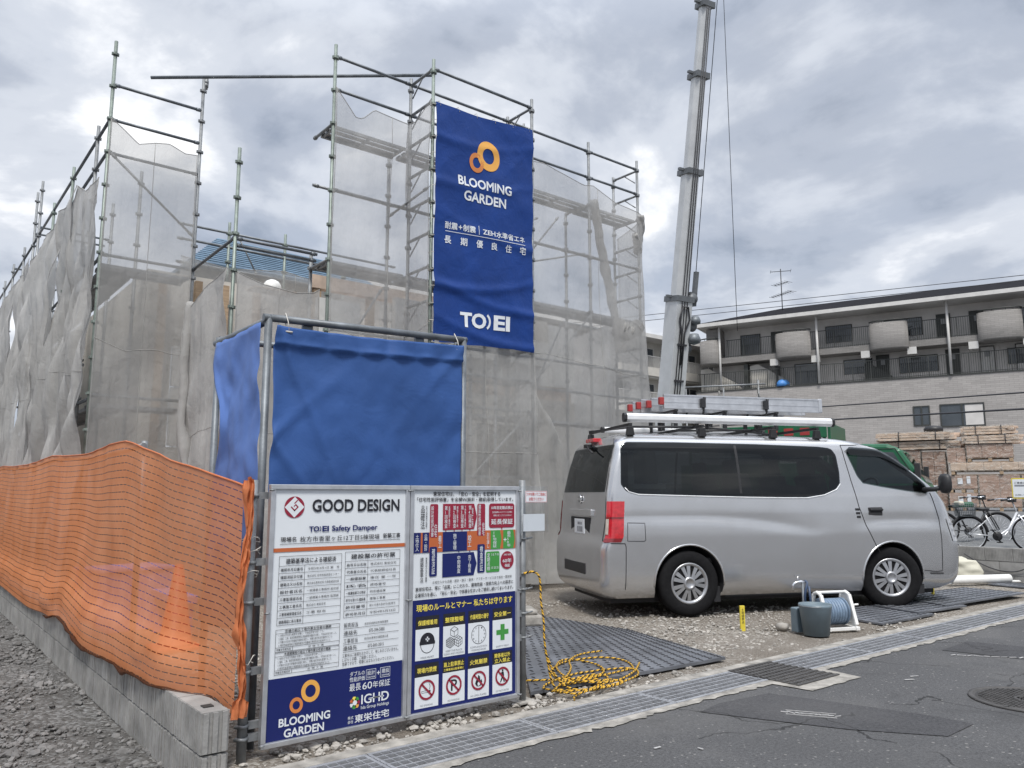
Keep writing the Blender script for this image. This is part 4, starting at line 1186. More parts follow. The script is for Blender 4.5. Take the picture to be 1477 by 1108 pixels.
def sdeck(root, x0, x1, y0, y1, z, along='x'):
    mb = MB()
    n = 3
    if along == 'x':
        w = (y1 - y0)
        for k in range(n):
            a = y0 + w * k / n + .018; b = y0 + w * (k + 1) / n - .018
            mb.bb(x0 + .03, x1 - .03, a, b, z - .012, z)
        for yy in (y0 + .015, y1 - .015): mb.bb(x0 + .03, x1 - .03, yy - .015, yy + .015, z - .05, z - .0125)
        m = int((x1 - x0) / .45)
        for k in range(m + 1): 
            xx = x0 + .06 + (x1 - x0 - .12) * k / max(m, 1); mb.bb(xx - .015, xx + .015, y0 + .03, y1 - .03, z - .045, z - .0125)
    else:
        w = x1 - x0
        for k in range(n): mb.bb(x0 + w * k / n + .004, x0 + w * (k + 1) / n - .004, y0 + .03, y1 - .03, z - .012, z)
        for xx in (x0 + .015, x1 - .015): mb.bb(xx - .015, xx + .015, y0 + .03, y1 - .03, z - .05, z - .0125)
    return mb.build('deck', 'deck', root)

ms = empty('scaffolding', (0, 0, 0), 0, 'tall grey front scaffold with the navy banner bay, right of the blue enclosure', 'scaffold')
MY = 9.3; IY = 9.9; BY = 8.7
MX = [4.36, 5.56, 7.36, 9.16, 10.40]
LV = [0.6, 2.5, 4.4, 6.3]
for i, x in enumerate(MX):
    spost(ms, x, MY, 0.02, (7.42, 7.34, 7.32, 7.42, 7.42)[i], 'galv_green' if i in (0,) else 'galv')
    if i: spost(ms, x, IY, 0.02, (0, 6.4, 7.42, 6.3, 7.3)[i], 'galv')
spost(ms, 5.56, BY, 0.02, 7.37, 'galv_green'); spost(ms, 7.36, BY, 0.02, 7.37)
for a, b in zip(MX, MX[1:]):
    for z in LV:
        srail(ms, (a, MY, z + .95), (b, MY, z + .95))
        sdeck(ms, a, b, MY + .06, MY + .46, z)
    srail(ms, (a, MY, 6.775), (b, MY, 6.775))
    srail(ms, (a, MY, 2.975), (b, MY, 2.975))
    for z in (2.5, 4.4, 5.6): srail(ms, (a, IY, z), (b, IY, z), 'galv')
srail(ms, (5.56, BY, 7.23), (7.36, BY, 7.23)); srail(ms, (5.56, BY, 6.72), (7.36, BY, 6.72)); srail(ms, (5.56, BY, 3.45), (7.36, BY, 3.45))
for z in (1.0, 1.55, 2.5, 2.95): srail(ms, (5.56, BY, z), (7.36, BY, z))
for p, q in (((5.58, 8.74, .9), (7.34, 8.74, 2.5)), ((7.34, 8.77, .6), (6.45, 8.77, 1.55)), ((9.18, 9.27, 1.0), (10.38, 9.27, 2.5)), ((7.40, 9.27, 2.6), (9.12, 9.27, 4.3)), ((4.40, 9.27, .6), (5.5, 9.27, 2.5))): srail(ms, p, q, 'galv', .017, 'brace')
for x in (6.0, 6.45, 6.9): spost(ms, x, 9.0, .02, 3.3)
z = 7.23
while z > 0.5:
    sbracket(ms, 5.56, MY, BY, z)
    if z > 6 or z < 3.6: sbracket(ms, 7.36, MY, BY, z)
    sbracket(ms, 10.40, MY, IY, z)
    z -= 0.475
z = 6.28
while z > .5:
    sbracket(ms, 9.16, MY, IY, z, False); sbracket(ms, 4.36, MY, IY, z, False); z -= 1.9
# slanting braces seen through the net
for p, q in (((7.9, 9.86, 6.25), (7.70, 9.3, 7.32)), ((7.45, 9.9, 5.5), (9.1, 10.6, 6.4)), ((7.5, 9.95, 5.0), (10.3, 10.6, 5.95)), ((7.5, 9.92, 4.4), (9.0, 9.92, 6.2)),
             ((8.2, 9.95, 2.6), (9.1, 9.95, 4.3)), ((4.4, 9.92, 2.5), (5.5, 9.92, 4.3)), ((5.6, 9.93, 0.6), (7.3, 9.93, 2.4)), ((9.2, 9.93, .6), (10.3, 9.93, 2.4)), ((5.35, 9.5, 5.25), (5.60, 8.85, 5.55))):
    srail(ms, p, q, 'galv', .017, 'brace')
# ladder rungs of the access bay
for z in [k * .3 + .5 for k in range(10)]:
    pass

# long loose pipe laid from the left tower across to the banner bay
lp = MB(); lp.tube([(2.56, 11.58, 7.31), (5.85, 9.18, 7.45)], .0243, 10)
tag(lp.build('scaffold_pipe', 'galv_dark'), 'long dark pipe bridging from the left tower to the banner bay against the sky', 'pipe')

ls = empty('scaffolding', (0, 0, 0), 0, 'left scaffold wing running back from the tall corner tower', 'scaffold')
LX, LY = 2.035, 11.35
spost(ls, LX, LY, .02, 7.56, 'galv_green'); spost(ls, 3.235, LY, .02, 7.42); 
for z in (6.92, 6.41, 5.93): srail(ls, (LX, LY, z), (3.235, LY, z))
srail(ls, (LX, LY, 4.5), (3.235, LY, 4.5)); srail(ls, (LX, LY, 2.6), (3.235, LY, 2.6))
srail(ls, (LX + .03, LY - .03, 5.92), (3.20, LY - .03, 4.98), 'galv', .017, 'brace')
sdeck(ls, LX, 3.235, LY + .06, LY + .46, 4.4); sdeck(ls, LX, 3.235, LY + .06, LY + .46, 2.5)
srail(ls, (3.27, LY, 7.44), (3.27, LY + .02, 7.28), 'galv', .03, 'coupler')
ys = [12.15, 14.0, 15.8, 17.6, 18.2, 19.6, 21.4, 23.0]
for k, y in enumerate(ys):
    spost(ls, LX, y, .02, (6.62, 6.62, 6.55, 7.55, 7.5, 6.68, 6.72, 6.66)[k], 'galv_green' if k in (1, 2) else 'galv')
    if k in (0, 1, 2, 3, 5, 6): spost(ls, LX + .62, y + .02, .02, (6.1, 6.15, 6.3, 7.5, 0, 6.5, 6.6)[k], 'galv')
yy = [LY] + ys
for z in (6.42, 5.95):
    srail(ls, (LX, LY, z), (LX, 17.5, z)); srail(ls, (LX, 17.6, z - .02), (LX, 24.5, z - .02))
for z in (4.45, 2.55): srail(ls, (LX, LY, z), (LX, 24.5, z))
for y in (17.7, 18.2, 21.4): srail(ls, (LX - .02, y, 6.62), (LX + 1.3, y, 6.62))
for z in (.6, 2.5, 4.4): sdeck(ls, LX + .08, LX + .5, LY + .5, 24, z, 'y')
# middle low bay
for (x, y, z1, m) in ((3.235, 9.63, 5.72, 'galv_green'), (4.40, 9.95, 4.6, 'galv')): spost(ls, x, y, .02, z1, m)
srail(ls, (3.235, 9.63, 4.52), (4.34, 9.63, 4.52)); srail(ls, (3.235, 9.66, 4.44), (4.34, 9.66, 4.44))
srail(ls, (3.235, 9.63, 4.53), (3.235, LY, 4.50)); srail(ls, (3.235, 9.63, 2.55), (4.34, 9.63, 2.55)); srail(ls, (3.235, 9.63, 2.55), (3.235, LY, 2.55))
# rails of the rear side of the house
for z in (5.54, 5.30, 4.92, 4.5): srail(ls, (3.3, 12.5, z), (7.2, 12.5, z))
for x in (4.1, 5.05, 6.15): spost(ls, x, 12.5, 3.0, 5.72 if x < 6 else 5.35, 'galv_green')
srail(ls, (4.2, 12.5, 5.6), (4.6, 12.5, 4.9), 'galv', .012, 'brace')

# ---------------------------------------------------------------- netting sheets
def net_sheet(path, zbot, ztop, mat, label, seed=0, amp=0.03, fold=0.02, nu=80, nv=90, out=1.0, sag=None, group='grey netting sheets on the scaffold', flare=0.0, hem=True):
    """hung along a plan path of (x, y); zbot/ztop: functions of the distance fraction"""
    pts = [Vector((p[0], p[1], 0)) for p in path]
    L = [0.0]
    for a, b in zip(pts, pts[1:]): L.append(L[-1] + (b - a).length)
    T = L[-1]
    def at(u):
        d = u * T
        for i in range(len(pts) - 1):
            if d <= L[i + 1] + 1e-6:
                t = (d - L[i]) / max(L[i + 1] - L[i], 1e-6)
                dr = (pts[i + 1] - pts[i]).normalized()
                return pts[i].lerp(pts[i + 1], t), Vector((dr.y, -dr.x, 0))
        return pts[-1], Vector((dr.y, -dr.x, 0))
    def fn(u, v):
        p, n = at(u)
        a, b = zbot(u), ztop(u)
        z = a + (b - a) * v
        d = u * T
        w = 1.25 * amp * noise.noise(Vector((d * 1.1 + seed, z * .55, seed))) + fold * noise.noise(Vector((d * 4.5 + seed * 2, z * .5, 3 + seed)))
        w += fold * 1.1 * noise.noise(Vector((d * 2.2 - z * 1.3, z * .9, 7 + seed)))
        w += fold * 1.0 * (.3 - abs(noise.noise(Vector((d * 1.6 - z * .35 + seed, z * .35, 12 + seed))))) + fold * .55 * (.3 - abs(noise.noise(Vector((d * 2.8 + z * .7, z * .6 - d * .3, 20 + seed)))))
        edge = 1 - 0.75 * exp(-((v - 1) / .03) ** 2)
        q = p + n * out * (w * edge + 0.02 + flare * (1 - v) ** 2)
        return (q.x, q.y, z)
    mb = MB(); mb.grid(fn, nu, nv)
    o = mb.build('scaffold_net', mat)
    tag(o, label, 'scaffold netting', group)
    if hem:
        m_ = MB()
        for uu in (0.012, 0.5, 0.988):
            m_.tube([fn(uu, k / 30) for k in range(31)], .0045, 4)
        m_.tube([fn(k / 24, .52) for k in range(25)], .0045, 4)
        m_.build('stitched_seam', 'net_dense', o)
        mb = MB(); mb.tube([fn(k / 40, 1) for k in range(41)], .006, 5); mb.build('hem', 'net_dense', o)
    return o
S = lambda *pts: (lambda u: _lerp(pts, u))
def _lerp(pts, u):
    for (a, za), (b, zb_) in zip(pts, pts[1:]):
        if u <= b + 1e-9:
            t = (u - a) / (b - a); return za + (zb_ - za) * t
    return pts[-1][1]
# front scaffold, left of the banner
net_sheet([(4.34, 9.24), (5.50, 9.24), (5.525, 8.66)], S((0, .1), (1, .1)), S((0, 6.78), (.08, 6.62), (.18, 6.42), (.24, 6.44), (.34, 6.62), (.45, 6.60), (.66, 6.58), (.80, 6.55), (1, 6.76)), 'net_thin',
          'thin grey netting left of the navy banner, with a sagging top hem', 1, .03, .022, 70, 70)
net_sheet([(5.57, 8.63), (7.34, 8.63)], S((0, .1), (1, .1)), S((0, 3.50), (1, 3.55)), 'net', 'grey netting hanging below the navy banner down to the ground', 3, .05, .035, 60, 50, flare=.22)
net_sheet([(7.38, 9.23), (9.16, 9.23), (10.42, 9.23), (10.50, 9.5), (10.50, 9.95)], S((0, .05), (1, .05)), S((0, 6.62), (.18, 6.70), (.42, 6.55), (.47, 6.60), (.62, 6.42), (.78, 6.38), (.83, 6.30), (1, 6.1)), 'net_thin',
          'thin grey netting right of the banner wrapping round the scaffold end', 5, .035, .02, 90, 70, flare=.35)
net_sheet([(10.47, 16.8), (10.47, 10.0)], S((0, .05), (1, .05)), S((0, 3.9), (.5, 4.1), (1, 4.5)), 'net_dense', 'netting along the right flank of the scaffold, seen through the right front bay', 31, .08, .05, 60, 60)
# loose gathered folds on the right bay
net_sheet([(7.40, 9.18), (7.95, 9.05), (8.4, 9.12)], S((0, .05), (1, .05)), S((0, 3.4), (.5, 2.6), (1, 1.9)), 'net', 'loose fold of netting flaring out just right of the banner foot, behind the van', 8, .08, .05, 30, 40, flare=.5, hem=False)
def gather(pts, r, label, mat='net_dense', name='rolled_net'):
    mb = MB()
    P_ = []
    n = 40
    for k in range(n):
        t = k / (n - 1) * (len(pts) - 1); i = min(int(t), len(pts) - 2); f = t - i
        P_.append(Vector(pts[i]).lerp(Vector(pts[i + 1]), f) + Vector((.02 * noise.noise(Vector((k * .3, 1, 2))), 0, 0)))
    mb.tube(P_, [r * (0.7 + 0.7 * abs(noise.noise(Vector((k * .25, r * 50, 3))))) for k in range(n)], 10)
    return tag(mb.build(name, mat), label, 'scaffold netting')
gather([(9.30, 9.32, 6.4), (9.45, 9.32, 5.6), (9.75, 9.35, 4.6), (9.95, 9.35, 3.8)], .10, 'gathered strip of netting hanging slantwise inside the right end bay')
gather([(7.52, 9.6, 5.25), (7.66, 9.6, 4.9), (7.60, 9.6, 4.2), (7.5, 9.6, 3.4)], .14, 'bunched netting hanging inside just right of the banner edge')
gather([(9.85, 9.33, 4.2), (10.1, 9.3, 4.15), (10.35, 9.3, 4.3)], .16, 'sagging bundle of netting inside the right end of the scaffold')
gather([(10.38, 9.22, 6.35), (10.50, 9.3, 6.12), (10.52, 9.45, 5.78), (10.46, 9.35, 5.70), (10.2, 9.2, 5.95)], .075, 'swag of bunched netting at the top right scaffold corner')
# left tower front and the long left face
net_sheet([(2.02, 11.28), (3.19, 11.28)], S((0, .05), (1, .05)), S((0, 6.40), (.12, 6.30), (.32, 6.12), (.5, 6.20), (.66, 6.24), (.85, 6.16), (1, 6.18)), 'net', 'netting on the front of the left corner tower', 11, .02, .014, 50, 70)
_order = ['first', 'second', 'third', 'fourth', 'fifth', 'sixth', 'seventh']
_ys = [11.34, 12.95, 14.4, 15.9, 17.6, 19.4, 21.4, 24.6]
_top = [(5.55, 5.62, 5.98), (5.95, 5.90, 5.98), (5.95, 5.86, 5.92), (5.90, 5.80, 5.90), (5.92, 5.84, 5.9), (5.9, 5.95, 5.9), (5.92, 5.9, 5.95)]
for k in range(7):
    a, b = _ys[k], _ys[k + 1] + .10
    t = _top[k]
    net_sheet([(1.985 - .02 * (k % 2), b), (1.985 - .02 * ((k + 1) % 2), a)], S((0, .05), (1, .05)), S((0, t[2]), (.5, t[1]), (1, t[0])), 'net_dense',
              _order[k] + ' netting panel along the left side, counted back from the corner tower', 17 + k * 3, .13, .09, 60, 100, flare=.06 + .04 * (k % 3))
# middle bay
net_sheet([(3.17, 11.3), (3.17, 9.60)], S((0, .05), (1, .05)), S((0, 3.98), (.12, 3.86), (.5, 4.02), (1, 4.12)), 'net_dense', 'netting sheet linking the left tower to the low middle bay', 19, .06, .05, 40, 50)
net_sheet([(3.25, 9.56), (4.36, 9.56)], S((0, .05), (1, .05)), S((0, 4.06), (.3, 3.96), (.7, 3.92), (.92, 3.96), (1, 4.02)), 'net_dense', 'netting across the low middle bay behind the blue enclosure', 23, .05, .03, 40, 50)
gather([(3.17, 11.1, 3.95), (3.10, 11.0, 3.3), (3.08, 10.9, 2.2), (3.20, 10.7, 1.2), (3.42, 10.5, .35)], .075, 'rolled net strip trailing down between the left tower and the blue enclosure')
net_sheet([(3.35, 12.44), (7.1, 12.44)], S((0, .5), (1, .5)), S((0, 5.0), (.2, 4.92), (.45, 5.05), (.7, 4.9), (1, 4.95)), 'net', 'netting along the rear scaffold rails under the blue roof', 29, .04, .02, 50, 40)

# white helmet peeping over the middle netting
hm = empty('safety_helmet', (4.02, 10.35, 4.12), 0.4, 'white domed safety helmet peeping over the middle bay netting', 'helmet')
mb = MB(); mb.lathe([(.125, 0), (.125, .04), (.115, .085), (.085, .125), (.04, .148), (0, .152)], 24); mb.build('shell', 'whiteplastic', hm)
mb = MB(); mb.lathe([(.124, -.004), (.148, -.008), (.148, .002), (.124, .012)], 24); mb.build('brim', 'whiteplastic', hm)
mb = MB(); mb.bb(-.3, .3, -.15, .15, -.03, -.008)
tag(mb.build('plank', 'timber'), 'plank on the inner scaffold under the white helmet', 'plank').location = (4.02, 10.35, 4.12)

# ---------------------------------------------------------------- banner
def bw_(x, z):
    e = 0.022 * noise.noise(Vector((x * 1.0 + 2, z * .9, 1))) + 0.018 * noise.noise(Vector((x * 1.3 + z * 2.4, z * .4, 5)))
    e += .022 * (.3 - abs(noise.noise(Vector((x * 1.1 + z * 1.3, z * .8 - x * .5, 14))))) + .016 * (.3 - abs(noise.noise(Vector((x * 1.6 - z * 1.4, z * .9, 21)))))
    # soft folds pulled from the side eyelets
    for zc, s, a in ((5.72, 1, .020), (5.05, -1, .018), (4.25, 1, .035), (4.05, -1, .030), (3.55, -1, .03), (6.35, 1, .018)):
        u = (x - 5.56) / 1.72
        line = zc + s * .28 * (u - .5) + .10 * sin(u * pi) * (-1)
        e += a * exp(-((z - line) / .07) ** 2) * (0.35 + 0.65 * (u if s < 0 else 1 - u))
    return e
def bpt(x, z, l=0):
    z = z + .05 * (x - 5.55)
    return (x, 8.60 - bw_(x, z) - .0025 * l, z)
bx0, bx1 = 5.545, 7.285
def bgrid(u, v):
    x = bx0 + (bx1 - bx0) * u
    top = 6.70 + .02 * u - .03 * sin(u * pi); bot = 3.32 - .06 * u + .05 * sin(u * 2.3) * .4
    if v == 0: bot -= 0.015 * noise.noise(Vector((x * 4, 0, 0)))
    z = bot + (top - bot) * v
    sx = .012 * noise.noise(Vector((z * 2, 4, 1))) * (1 if u in (0, 1) else 0)
    return bpt(x + sx, z)
mb = MB(); mb.grid(bgrid, 110, 210)
bo = mb.build('banner', 'banner')
tag(bo, 'tall navy advertising banner with gold rings and white lettering hung on the scaffold', 'banner')
P = Print(lambda x, z, l: bpt(x, z, 1 + l), ['white', 'gold', 'goldorange', 'navy'])
P.ring(6.45, 6.10, .225, .115, 'gold', 1, 0, 360, 40, .92, 0.30); P.ring(6.235, 5.955, .145, .078, 'goldorange', 2, 0, 360, 34, .88, .2)
P.text('BLOOMING', 5.915, 5.57, .94, .145, 'white', 2); P.text('GARDEN', 6.02, 5.365, .745, .145, 'white', 2)
P.text('耐震', 5.715, 4.905, .205, .100, 'white', 1); P.text('+', 5.935, 4.925, .06, .06, 'white', 1); P.text('制震', 6.01, 4.905, .21, .100, 'white', 1); P.rect(6.275, 4.895, 6.283, 5.03, 'white', 2); P.text('ZEH', 6.345, 4.915, .225, .075, 'white', 1); P.text('水準省エネ', 6.585, 4.905, .545, .098, 'white', 1)
P.line(5.725, 4.872, 7.13, 4.872, .008, 'white')
for k, ch in enumerate('長期優良住宅'): P.text(ch, 5.71 + k * .263, 4.695 + k * .006, .112, .112, 'white', 1)
toei(P, 5.975, 3.55, .885, .215, 'white')
# finer triangles so the lettering follows the folds
pb_ = P.mb.build('printing', P.mats, bo, fix=False)
bm = bmesh.new(); bm.from_mesh(pb_.data); bmesh.ops.triangulate(bm, faces=bm.faces)
for _ in range(3):
    ed = [e for e in bm.edges if e.calc_length() > .045]
    if not ed: break
    bmesh.ops.subdivide_edges(bm, edges=ed, cuts=1); bmesh.ops.triangulate(bm, faces=bm.faces)
for v in bm.verts: v.co.y = 8.60 - bw_(v.co.x, v.co.z) - .007
bm.to_mesh(pb_.data); bm.free()
# ring overlap order
mb = MB()
for k in range(15):
    z = 6.66 - k * .235
    for x, s in ((bx0, -1), (bx1 + .005, 1)):
        p = bpt(x, z); z = p[2]; mb.tube([(p[0], p[1] - .006, z), (x + s * .03, 8.63, z + .01), (x + s * .035, 8.69, z), (x + s * .01, 8.66, z - .01)], .004, 5)
for k in range(6):
    x = 5.62 + k * .32; z = 6.69 + .02 * (x - bx0) / 1.74 - .03 * sin((x - bx0) / 1.74 * pi)
    p = bpt(x, z); z = p[2]; mb.tube([(x, p[1] - .005, z - .03), (x, 8.62, z + .05), (x, 8.68, z + .06)], .004, 5)
mb.build('tie', 'cord_wire', bo)

# ---------------------------------------------------------------- timber-framed house inside the scaffold
hs = empty('unfinished_house', (7.3, 10.9, 0), 0, 'half-built timber house seen dimly through the scaffold netting', 'house')
def hp(name, mat, boxes, bevel=0):
    mb = MB()
    for (x0, x1, y0, y1, z0, z1) in boxes: mb.bb(x0 - 7.3, x1 - 7.3, y0 - 10.9, y1 - 10.9, z0, z1)
    return mb.build(name, mat, hs, bevel=bevel)
hp('foundation', 'concrete', [(4.7, 10.0, 10.5, 17, 0, .42)])
hp('foundation', 'concrete', [(2.75, 4.7, 12.0, 24, 0, .42)])
# ground floor wall panels with openings, upper floor part panelled
hp('wall', 'sheathing', [(4.75, 5.7, 10.55, 10.65, .42, 3.0), (6.6, 7.7, 10.55, 10.65, .42, 3.0), (8.9, 9.95, 10.55, 10.65, .42, 3.0), (5.7, 6.6, 10.55, 10.65, 2.4, 3.0), (7.7, 8.9, 10.55, 10.65, .42, 1.3), (7.7, 8.9, 10.55, 10.65, 2.5, 3.0)])
hp('wall', 'housewrap', [(6.1, 7.3, 10.55, 10.66, 3.25, 4.4), (8.3, 9.3, 10.55, 10.66, 3.25, 4.05), (4.8, 5.5, 10.57, 10.66, 3.25, 4.2)])
hp('wall', 'sheathing', [(9.85, 9.95, 10.66, 16.9, .42, 3.0)])
hp('wall', 'sheathing', [(2.8, 4.7, 12.05, 12.15, .42, 2.0), (2.8, 3.2, 12.05, 12.15, 2.0, 4.6), (4.1, 4.7, 12.05, 12.15, 2.0, 4.6), (3.2, 4.1, 12.05, 12.15, 3.6, 4.6)])
hp('wall', 'sheathing', [(2.8, 2.9, 12.16, 23.9, .42, 4.6)])
hp('wall', 'housewrap', [(7.4, 8.25, 10.56, 10.66, 3.26, 4.15), (9.32, 9.95, 10.56, 10.66, 3.26, 4.4)])
hp('wall', 'sheathing', [(8.3, 9.3, 10.58, 10.66, 4.06, 4.45)])
hp('window', 'housewrap', [(3.22, 4.08, 12.04, 12.10, 2.9, 3.5), (3.22, 4.08, 12.06, 12.10, 2.02, 2.88)])
for x in (4.85, 5.75, 6.6, 7.3, 8.2, 9.1, 9.85): hp('post', 'timber', [(x - .055, x + .055, 10.68, 10.79, .42, 4.35 if x < 7 or x > 9.5 else 4.2)])
for x in (3.0, 3.5, 3.9, 4.4): hp('stud', 'timber', [(x - .05, x + .05, 11.90, 12.0, .42, 4.5)])
hp('beam', 'timber_pale', [(4.75, 9.95, 10.66, 10.80, 3.02, 3.24)]); hp('beam', 'timber_pale', [(4.75, 7.4, 10.66, 10.80, 4.36, 4.56)]); hp('beam', 'housewrap', [(7.3, 9.0, 10.3, 10.52, 3.55, 3.80)])
for x in (5.6, 7.2, 8.8): hp('beam', 'timber_pale', [(x - .06, x + .06, 10.81, 16.8, 3.02, 3.24)])
hp('floor_deck', 'timber_pale', [(4.75, 9.95, 10.82, 16.8, 3.26, 3.30)])
hp('wall', 'sheathing', [(4.75, 9.84, 16.8, 16.9, .42, 4.3)])
# blue sheeted roof
mb = MB()
rx0, rx1, ry0, ry1 = 3.55, 7.2, 12.7, 16.6; rz0, rz1 = 5.05, 5.98
a = mb.av([(x - 7.3, y - 10.9, z) for x, y, z in [(rx0, ry0, rz0), (rx1, ry0, rz0), (rx1, ry1, rz0), (rx0, ry1, rz0), (4.45, 14.2, rz1), (6.9, 14.2, rz1 - .02), (rx0, ry0, rz0 - .06), (rx1, ry0, rz0 - .06), (rx1, ry1, rz0 - .06), (rx0, ry1, rz0 - .06)]])
for f in ((0, 1, 5, 4), (2, 3, 4, 5), (3, 0, 4), (1, 2, 5), (0, 6, 7, 1), (1, 7, 8, 2), (2, 8, 9, 3), (3, 9, 6, 0), (6, 9, 8, 7)): mb.af([a + i for i in f])
rf = mb.build('roof', 'blueroof', hs)
mb = MB()
for k in range(1, 14):
    t = k / 14; 
    mb.bar((rx0 + .9 * t - 7.3, ry0 + 1.5 * t - 10.9, rz0 + .93 * t + .004), (rx1 - .3 * t - 7.3, ry0 + 1.5 * t - 10.9, rz0 + .91 * t + .004), .02, .01)
mb.build('batten', 'blueroof', rf)
hp('wall', 'sheathing', [(3.7, 7.1, 12.9, 16.5, 4.3, 5.0)])

# ---------------------------------------------------------------- silver van
def lerp_tab(tab, z):
    if z <= tab[0][0]: return tab[0][1]
    for (a, va), (b, vb) in zip(tab, tab[1:]):
        if z <= b: return va + (vb - va) * (z - a) / (b - a)
    return tab[-1][1]
XF = [(.20, 4.46), (.26, 4.585), (.34, 4.64), (.55, 4.66), (.72, 4.655), (.90, 4.60), (1.05, 4.53), (1.20, 4.46), (1.32, 4.36), (1.40, 4.275), (1.55, 4.08), (1.70, 3.86), (1.82, 3.66), (1.90, 3.48), (1.945, 3.22), (1.965, 2.9), (1.98, 2.5)]
XR = [(.20, .10), (.26, .03), (.34, .0), (.70, .0), (.78, .02), (.84, .055), (1.30, .09), (1.6, .155), (1.85, .235), (1.93, .30), (1.965, .42), (1.98, .6)]
HW = [(.20, .74), (.26, .805), (.36, .832), (.55, .842), (.85, .8475), (1.10, .842), (1.28, .828), (1.5, .795), (1.7, .757), (1.80, .732), (1.87, .70), (1.92, .655), (1.95, .59), (1.97, .50), (1.98, .40)]
def crease_add(x, z):
    if x < .1 or x > 4.4: return 0
    zc = 1.015 - .16 * max(0, (x - 1.0) / 1.55) ** 2 if x < 2.6 else .93 + .05 * sin((x - 2.9) * 1.9) - .02
    f = min(1, max(0, (x - .1) / .25)) * (min(1, max(0, (2.75 - x) / .7)) if x < 2.75 else min(1, max(0, (x - 3.1) / .3)) * min(1, max(0, (4.35 - x) / .4)))
    t = (z - zc) / .05
    return -.016 * f * (1 / (1 + exp(-t * 3.2))) * exp(-max(0, z - zc) / .16)
def hw(x, z): return lerp_tab(HW, z) + crease_add(x, z)
def ring(z, off=0.0):
    """outline of the body at one height, from the middle of the tail round the right side to the nose"""
    xf, xr, w = lerp_tab(XF, z) + off, lerp_tab(XR, z) - off, lerp_tab(HW, z) + off
    rr = .10 if z < 1.9 else .16
    t = min(1, max(0, (z - .9) / .4)); rx = .27 * (1 - t) + .16 * t; ry = .24 * (1 - t) + .13 * t
    if z > 1.85: rx, ry = .3, .2
    pts = []
    for k in range(7):                                    # tail, middle to right corner
        y = -(w - rr) * k / 7; pts.append((xr + .03 * (y / w) ** 2, y))
    x0 = xr + .03 * ((w - rr) / w) ** 2
    for k in range(8):
        a = pi / 2 * k / 8; pts.append((x0 + rr - rr * cos(a), -(w - rr) - rr * sin(a)))
    xa, xb = x0 + rr, xf - rx - .04
    for k in range(46):
        x = xa + (xb - xa) * k / 46; pts.append((x, -(w + crease_add(x, z))))
    for k in range(12):
        a = pi / 2 * k / 12; pts.append((xb + rx * sin(a), -(w - ry) - ry * cos(a)))
    for k in range(7):
        y = -(w - ry) * (1 - k / 6); pts.append((xf - .04 * (y / (w - ry)) ** 2, y))
    return pts
ZS = [.20, .23, .27, .32, .38, .45, .52, .60, .67, .72, .76, .80, .83, .86, .89, .92, .95, .98, 1.01, 1.04, 1.07, 1.10, 1.15, 1.20, 1.25, 1.28, 1.32, 1.36, 1.40, 1.43, 1.47, 1.5, 1.55, 1.6, 1.65, 1.70, 1.725, 1.75, 1.775, 1.80, 1.82, 1.835, 1.85, 1.87, 1.89, 1.915, 1.935, 1.95, 1.962, 1.972, 1.98]
def shell(mb, off):
    rings = []
    for z in ZS:
        zz_ = z + (off if z > 1 else -off) * (abs(z - 1.09) / .9)
        r = ring(z, off)
        full = [(x, y, zz_) for x, y in r] + [(x, -y, zz_) for x, y in reversed(r[1:-1])]
        rings.append(mb.av(full)); n = len(full)
    for a, b in zip(rings, rings[1:]):
        for k in range(n):
            k2 = (k + 1) % n; mb.af((a + k, a + k2, b + k2, b + k))
    mb.af([rings[0] + k for k in reversed(range(n))])
    # gently crowned roof
    prev = rings[-1]; base = [Vector(mb.v[prev + k]) for k in range(n)]
    c = sum(base, Vector()) / n
    for f, h in ((.8, .010), (.55, .018), (.25, .022)):
        nb = mb.av([c + (p - c) * f + Vector((0, 0, h)) for p in base])
        for k in range(n): k2 = (k + 1) % n; mb.af((prev + k, prev + k2, nb + k2, nb + k))
        prev = nb
    mb.af([prev + k for k in range(n)])
VS = 1.0 / 0.982
VYAW = radians(-24.7)
_d = Vector((cos(VYAW), sin(VYAW), 0)); _n = Vector((sin(VYAW), -cos(VYAW), 0))
van_loc = Vector((6.98, 5.61, 0)) - _d * 1.02 * VS - _n * .835 * VS
van = empty('van', van_loc, VYAW, 'silver van with roof rails and dark windows parked on the gravel', 'van')
van.scale = (VS, VS, VS)
vb = MB(); vb.smooth = True; shell(vb, 0.0)
n_outer = len(vb.f)
vb.cur = 1; shell(vb, -0.045)
body = vb.build('body', ['paint', 'interior'], van, fix=False)
bm = bmesh.new(); bm.from_mesh(body.data); bm.faces.ensure_lookup_table()
outer = [f for f in bm.faces if f.material_index == 0]; inner = [f for f in bm.faces if f.material_index == 1]
bmesh.ops.recalc_face_normals(bm, faces=outer); bmesh.ops.recalc_face_normals(bm, faces=inner)
bmesh.ops.reverse_faces(bm, faces=inner)
bm.to_mesh(body.data); bm.free()
LW = [(.27, 1.40), (.32, 1.335), (.44, 1.305), (1.2, 1.285), (2.0, 1.27), (2.48, 1.268), (2.72, 1.30), (2.88, 1.36), (2.935, 1.42), (2.95, 1.55), (2.945, 1.74), (2.91, 1.80), (2.84, 1.825), (1.9, 1.845), (.95, 1.85), (.38, 1.845), (.315, 1.82), (.30, 1.76)]
FW = [(3.26, 1.425), (3.5, 1.385), (3.85, 1.335), (4.09, 1.31), (4.13, 1.33), (4.10, 1.40), (4.0, 1.50), (3.86, 1.615), (3.72, 1.71), (3.58, 1.775), (3.45, 1.80), (3.2, 1.815), (3.125, 1.80), (3.115, 1.75), (3.16, 1.62), (3.20, 1.50)]
cutters = []
